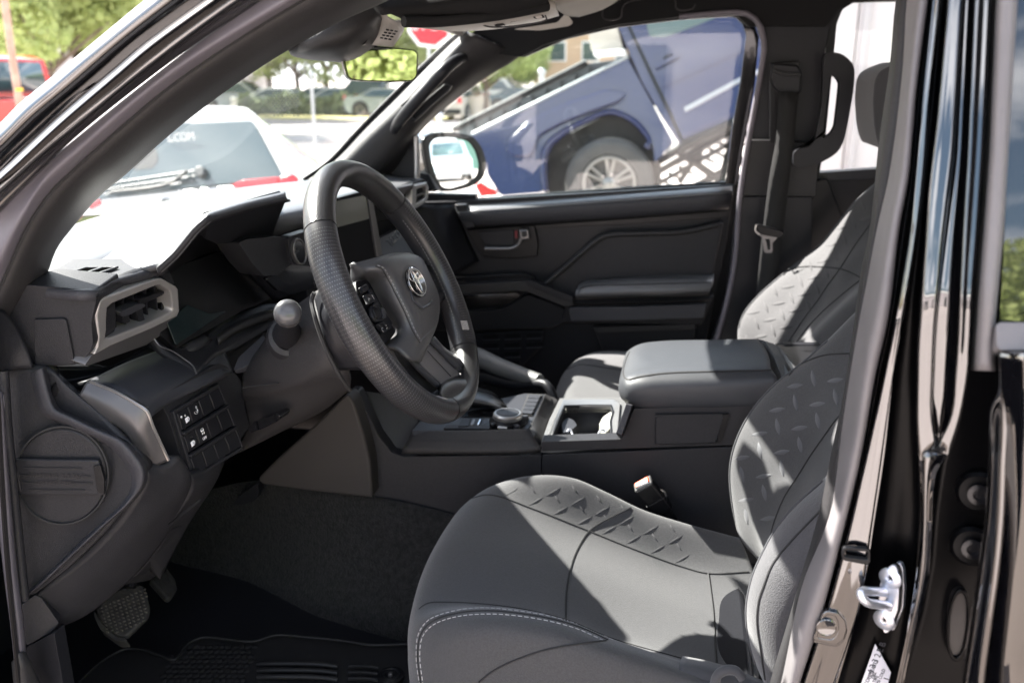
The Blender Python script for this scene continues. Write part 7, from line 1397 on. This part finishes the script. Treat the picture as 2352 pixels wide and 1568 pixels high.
ring('loop', rnd([(1935, 1262), (1940, 1256), (1994, 1259), (2000, 1264), (2000, 1292), (1994, 1298), (1940, 1288), (1934, 1282)], 4, 3), rnd([(1941, 1267), (1944, 1264), (1990, 1267), (1993, 1270), (1993, 1282), (1990, 1284), (1944, 1278), (1941, 1276)], 2, 3), yy(.744), blk, cl_, .005, .001)
db = sub(slab('pressed_boss', rnd([(1868, 1470), (1872, 1452), (1890, 1408), (1900, 1402), (1926, 1407), (1942, 1424), (1946, 1445), (1938, 1468), (1922, 1481), (1870, 1472)], 8), yy(.7515), paint, dpil, .004, .002, 3, up=.003))
ring('boss_rim', rnd([(1868, 1470), (1872, 1452), (1890, 1408), (1900, 1402), (1926, 1407), (1942, 1424), (1946, 1445), (1938, 1468), (1922, 1481), (1905, 1478)], 6, 3), rnd([(1878, 1464), (1880, 1452), (1894, 1416), (1902, 1412), (1918, 1414), (1924, 1426), (1926, 1444), (1918, 1462), (1910, 1468), (1898, 1467)], 4, 3), yy(.748), paint, db, .006, .003)
lathe('boss_ring', Yt(1898, 1440, .747), (0, -1, 0), [(.009, -.002), (.009, .0005), (.0083, .0009), (.0075, .0005)], paint, db, 24)
# striker
stp = thing('door_striker', 'bright zinc-plated latch striker with a U-shaped loop bolted to the door pillar', 'striker', Yt(2040, 1370, .76))
splt = PL((2026, 1330, .768), (2060, 1330, .760), (2030, 1430, .768))
po = rnd([(2042, 1300), (2052, 1292), (2060, 1294), (2066, 1306), (2069, 1352), (2066, 1396), (2046, 1446), (2036, 1449), (2027, 1430), (2022, 1386), (2025, 1336)], 6)
slab('back_plate', [(u+4, v+1) for u, v in po], splt, blk, stp, .003, .0005, up=.0015); slab('plate', po, splt, chrome, stp, .0035, .0012, 3, up=.004)
slab('cover_plate', [(u+7, v+1) for u, v in po], splt, chrome, stp, .005, .001, up=-.001)
tube('loop', [Yt(2040, 1359, .770), Yt(2020, 1358, .756), Yt(1996, 1357, .742), Yt(1982, 1357, .736), Yt(1977, 1362, .733), Yt(1980, 1370, .732), Yt(1986, 1378, .732), Yt(1996, 1384, .735), Yt(2016, 1387, .744), Yt(2048, 1391, .766)], .0043, chrome, stp, 60, 14)
for p, y_ in (((2036, 1357), .765), ((2050, 1392), .764)): lathe('loop_collar', Yt(*p, y_), (-1, -.35, .05), [(.0058, -.006), (.0052, 0), (.0044, .004), (.004, .005)], chrome, stp, 20)
for p in ((2046, 1326), (2032, 1422)):
    q_ = splt(*p)+(CAM-splt(*p)).normalized()*.004; bo = sub(lathe('bolt', q_, (splt.n if splt.n.dot(CAM-q_) > 0 else -splt.n), [(.0105, 0), (.0105, .0015), (.0085, .003), (.004, .0034), (.0035, .002)], chrome, stp, 24))
    for k in range(3):
        a_ = k*1.047; d_ = Vector((math.cos(a_)*.8, -.1, math.sin(a_)))*.003; tube('torx_mark', [q_+(CAM-q_).normalized()*.0038-d_, q_+(CAM-q_).normalized()*.0038+d_], .0006, seam, bo, 2, 4, False)
# certification label
lb = thing('paper_label', 'white printed label with a slanted edge stuck low on the door pillar', 'label', Yt(2010, 1540, .78))
lpp = yy(.783)
slab('paper', [(2010, 1477), (2046, 1542), (2038, 1572), (2030, 1620), (1950, 1640), (1978, 1567)], lpp, paper, lb, .0008, 0, up=.001)
_ex = (lpp(2024, 1480)-lpp(1984, 1570)).normalized(); _ey = Vector((-1, 0, .35))
def lt(s, u, v, sz): 
    o_ = lpp(u, v)-Vector((0, .0016, 0)); text('print', s, o_, _ex, _ey, sz, ink, lb, .0001)
lt('4 3 3 2 E B', 2013, 1508, .0085); lt('COMPLEATD', 2000, 1542, .0052); lt('TIRE', 2006, 1548, .0045); lt('TIRE', 2010, 1556, .0045); lt('35 PSI COLD', 2020, 1556, .0045); lt('1', 2036, 1556, .008)
# ---- rear door (near side)
nd = thing('near_rear_door', 'glossy black closed rear door at the right edge, with window seal and belt moulding', 'door', (.35, .65, .9))
k9u = lin([(u, v, 0) for u, v in k9[:6]], 12)[:, :2]; k10u = lin([(u, v, 0) for u, v in k10], 12)[:, :2]
loft('window_channel', [[Yt(u-8, v, .730) for u, v in k9u], [Yt(u, v, .700) for u, v in k9u], [Yt(u+2, v, .672) for u, v in k9u]], mat('flock_black', (.008, .008, .008), .9), nd, 40, 8, .004)
loft('window_seal', [[Yt(u, v, .680) for u, v in k9u], [Yt(a[0]*.75+b[0]*.25, (a[1]*.75+b[1]*.25), .662) for a, b in zip(k9u, k10u)], [Yt(a[0]*.3+b[0]*.7, (a[1]*.3+b[1]*.7), .660) for a, b in zip(k9u, k10u)], [Yt(u, v, .672) for u, v in k10u]], rubberL, nd, 40, 16, .006)
slab('window', [(2296, 760), (2304, 600), (2318, 300), (2336, 0), (2344, -220), (2410, -220), (2410, 760)], PL((2300, 740, .672), (2338, 0, .722), (2500, 740, .672)), mat('dark_privacy_glass', (.01, .011, .012), .02, spec=.7, coat=1), nd, .004, 0)
mesh('rear_window_pane', [(.29, .676, 1.20), (1.12, .680, 1.22), (1.04, .74, 1.66), (.30, .735, 1.66)], [(0, 1, 2, 3)], glass('privacy_glass', (.62, .68, .66), 1.2), nd, 180)
box('rear_frame', (1.13, .70, 1.45), (.05, .03, .42), blk, nd, None, .006)
extr('rear_quarter', [(1.16, .46), (1.95, .46), (1.95, 1.26), (1.80, 1.68), (1.14, 1.68), (1.16, 1.2)], 'y', .66, .74, paint, nd, .02)
box('rear_sill', (.74, .70, .52), (1.1, .12, .16), paint, nd, None, .02)
slab('belt_moulding', rnd([(2288, 746), (2296, 740), (2560, 742), (2560, 802), (2300, 804), (2290, 798)], 5), PL((2290, 742, .660), (2290, 804, .650), (2500, 742, .660)), rubberL, nd, .012, .004, 4)
box('belt_moulding', (.80, .668, 1.232), (.70, .014, .026), rubberL, nd, None, .004)
slab('moulding_groove', [(2292, 803), (2560, 801), (2560, 812), (2294, 812)], PL((2290, 742, .664), (2290, 812, .654), (2500, 742, .664)), seam, nd, .006, 0)
dL = [(2298, 812), (2300, 900), (2301, 1000), (2298, 1060), (2294, 1180), (2284, 1300), (2268, 1420), (2252, 1540), (2244, 1640)]
dF = [(2290, 816), (2290, 900), (2274, 925), (2268, 1045), (2260, 1180), (2248, 1278), (2226, 1430), (2206, 1560), (2195, 1640)]
loft('door_skin', [[Yt(u, v, .645+.000012*(v-812)) for u, v in dL], [Yt(u+30, v, .628+.000012*(v-812)) for u, v in dL], [Yt(2420, v, .622+.000012*(v-812)) for u, v in dL], [Yt(2600, v, .622+.000012*(v-812)) for u, v in dL], [Vector((.8, .625+.000012*(v-812), Yt(2600, v, .625).z)) for u, v in dL], [Vector((1.14, .635+.000012*(v-812), Yt(2600, v, .625).z)) for u, v in dL]], paint, nd, 50, 14, .004)
loft('door_edge', [[Yt(u, v, .690) for u, v in dF], [Yt(a[0]*.85+b[0]*.15, (a[1]*.85+b[1]*.15), .665) for a, b in zip(dF, dL)], [Yt(a[0]*.5+b[0]*.5, (a[1]*.5+b[1]*.5), .655) for a, b in zip(dF, dL)], [Yt(a[0]*.15+b[0]*.85, (a[1]*.15+b[1]*.85), .650) for a, b in zip(dF, dL)], [Yt(u, v, .646) for u, v in dL]], paint, nd, 50, 18, .004)
# ---- the open driver door, just outside the frame at the left (seen in reflections, throws its shadow)
od = thing('open_driver_door', 'black driver door swung wide open, beyond the left edge of the view', 'door', (-.98, .55, .6))
Rd = Matrix.Rotation(math.radians(-12), 3, 'Z')
box('door_skin', (-1.06, .18, .82), (.05, .92, .82), paint, od, Rd, .02, seg=3)
box('inner_trim', (-1.015, .18, .84), (.05, .86, .7), dtrim, od, Rd, .02, seg=3)
tube('window_frame', [Vector((-.98, .62, 1.24)), Vector((-1.0, .50, 1.40)), Vector((-1.03, .30, 1.56)), Vector((-1.06, .05, 1.62)), Vector((-1.13, -.20, 1.58)), Vector((-1.15, -.26, 1.24))], .016, blk, od, 40, 8)
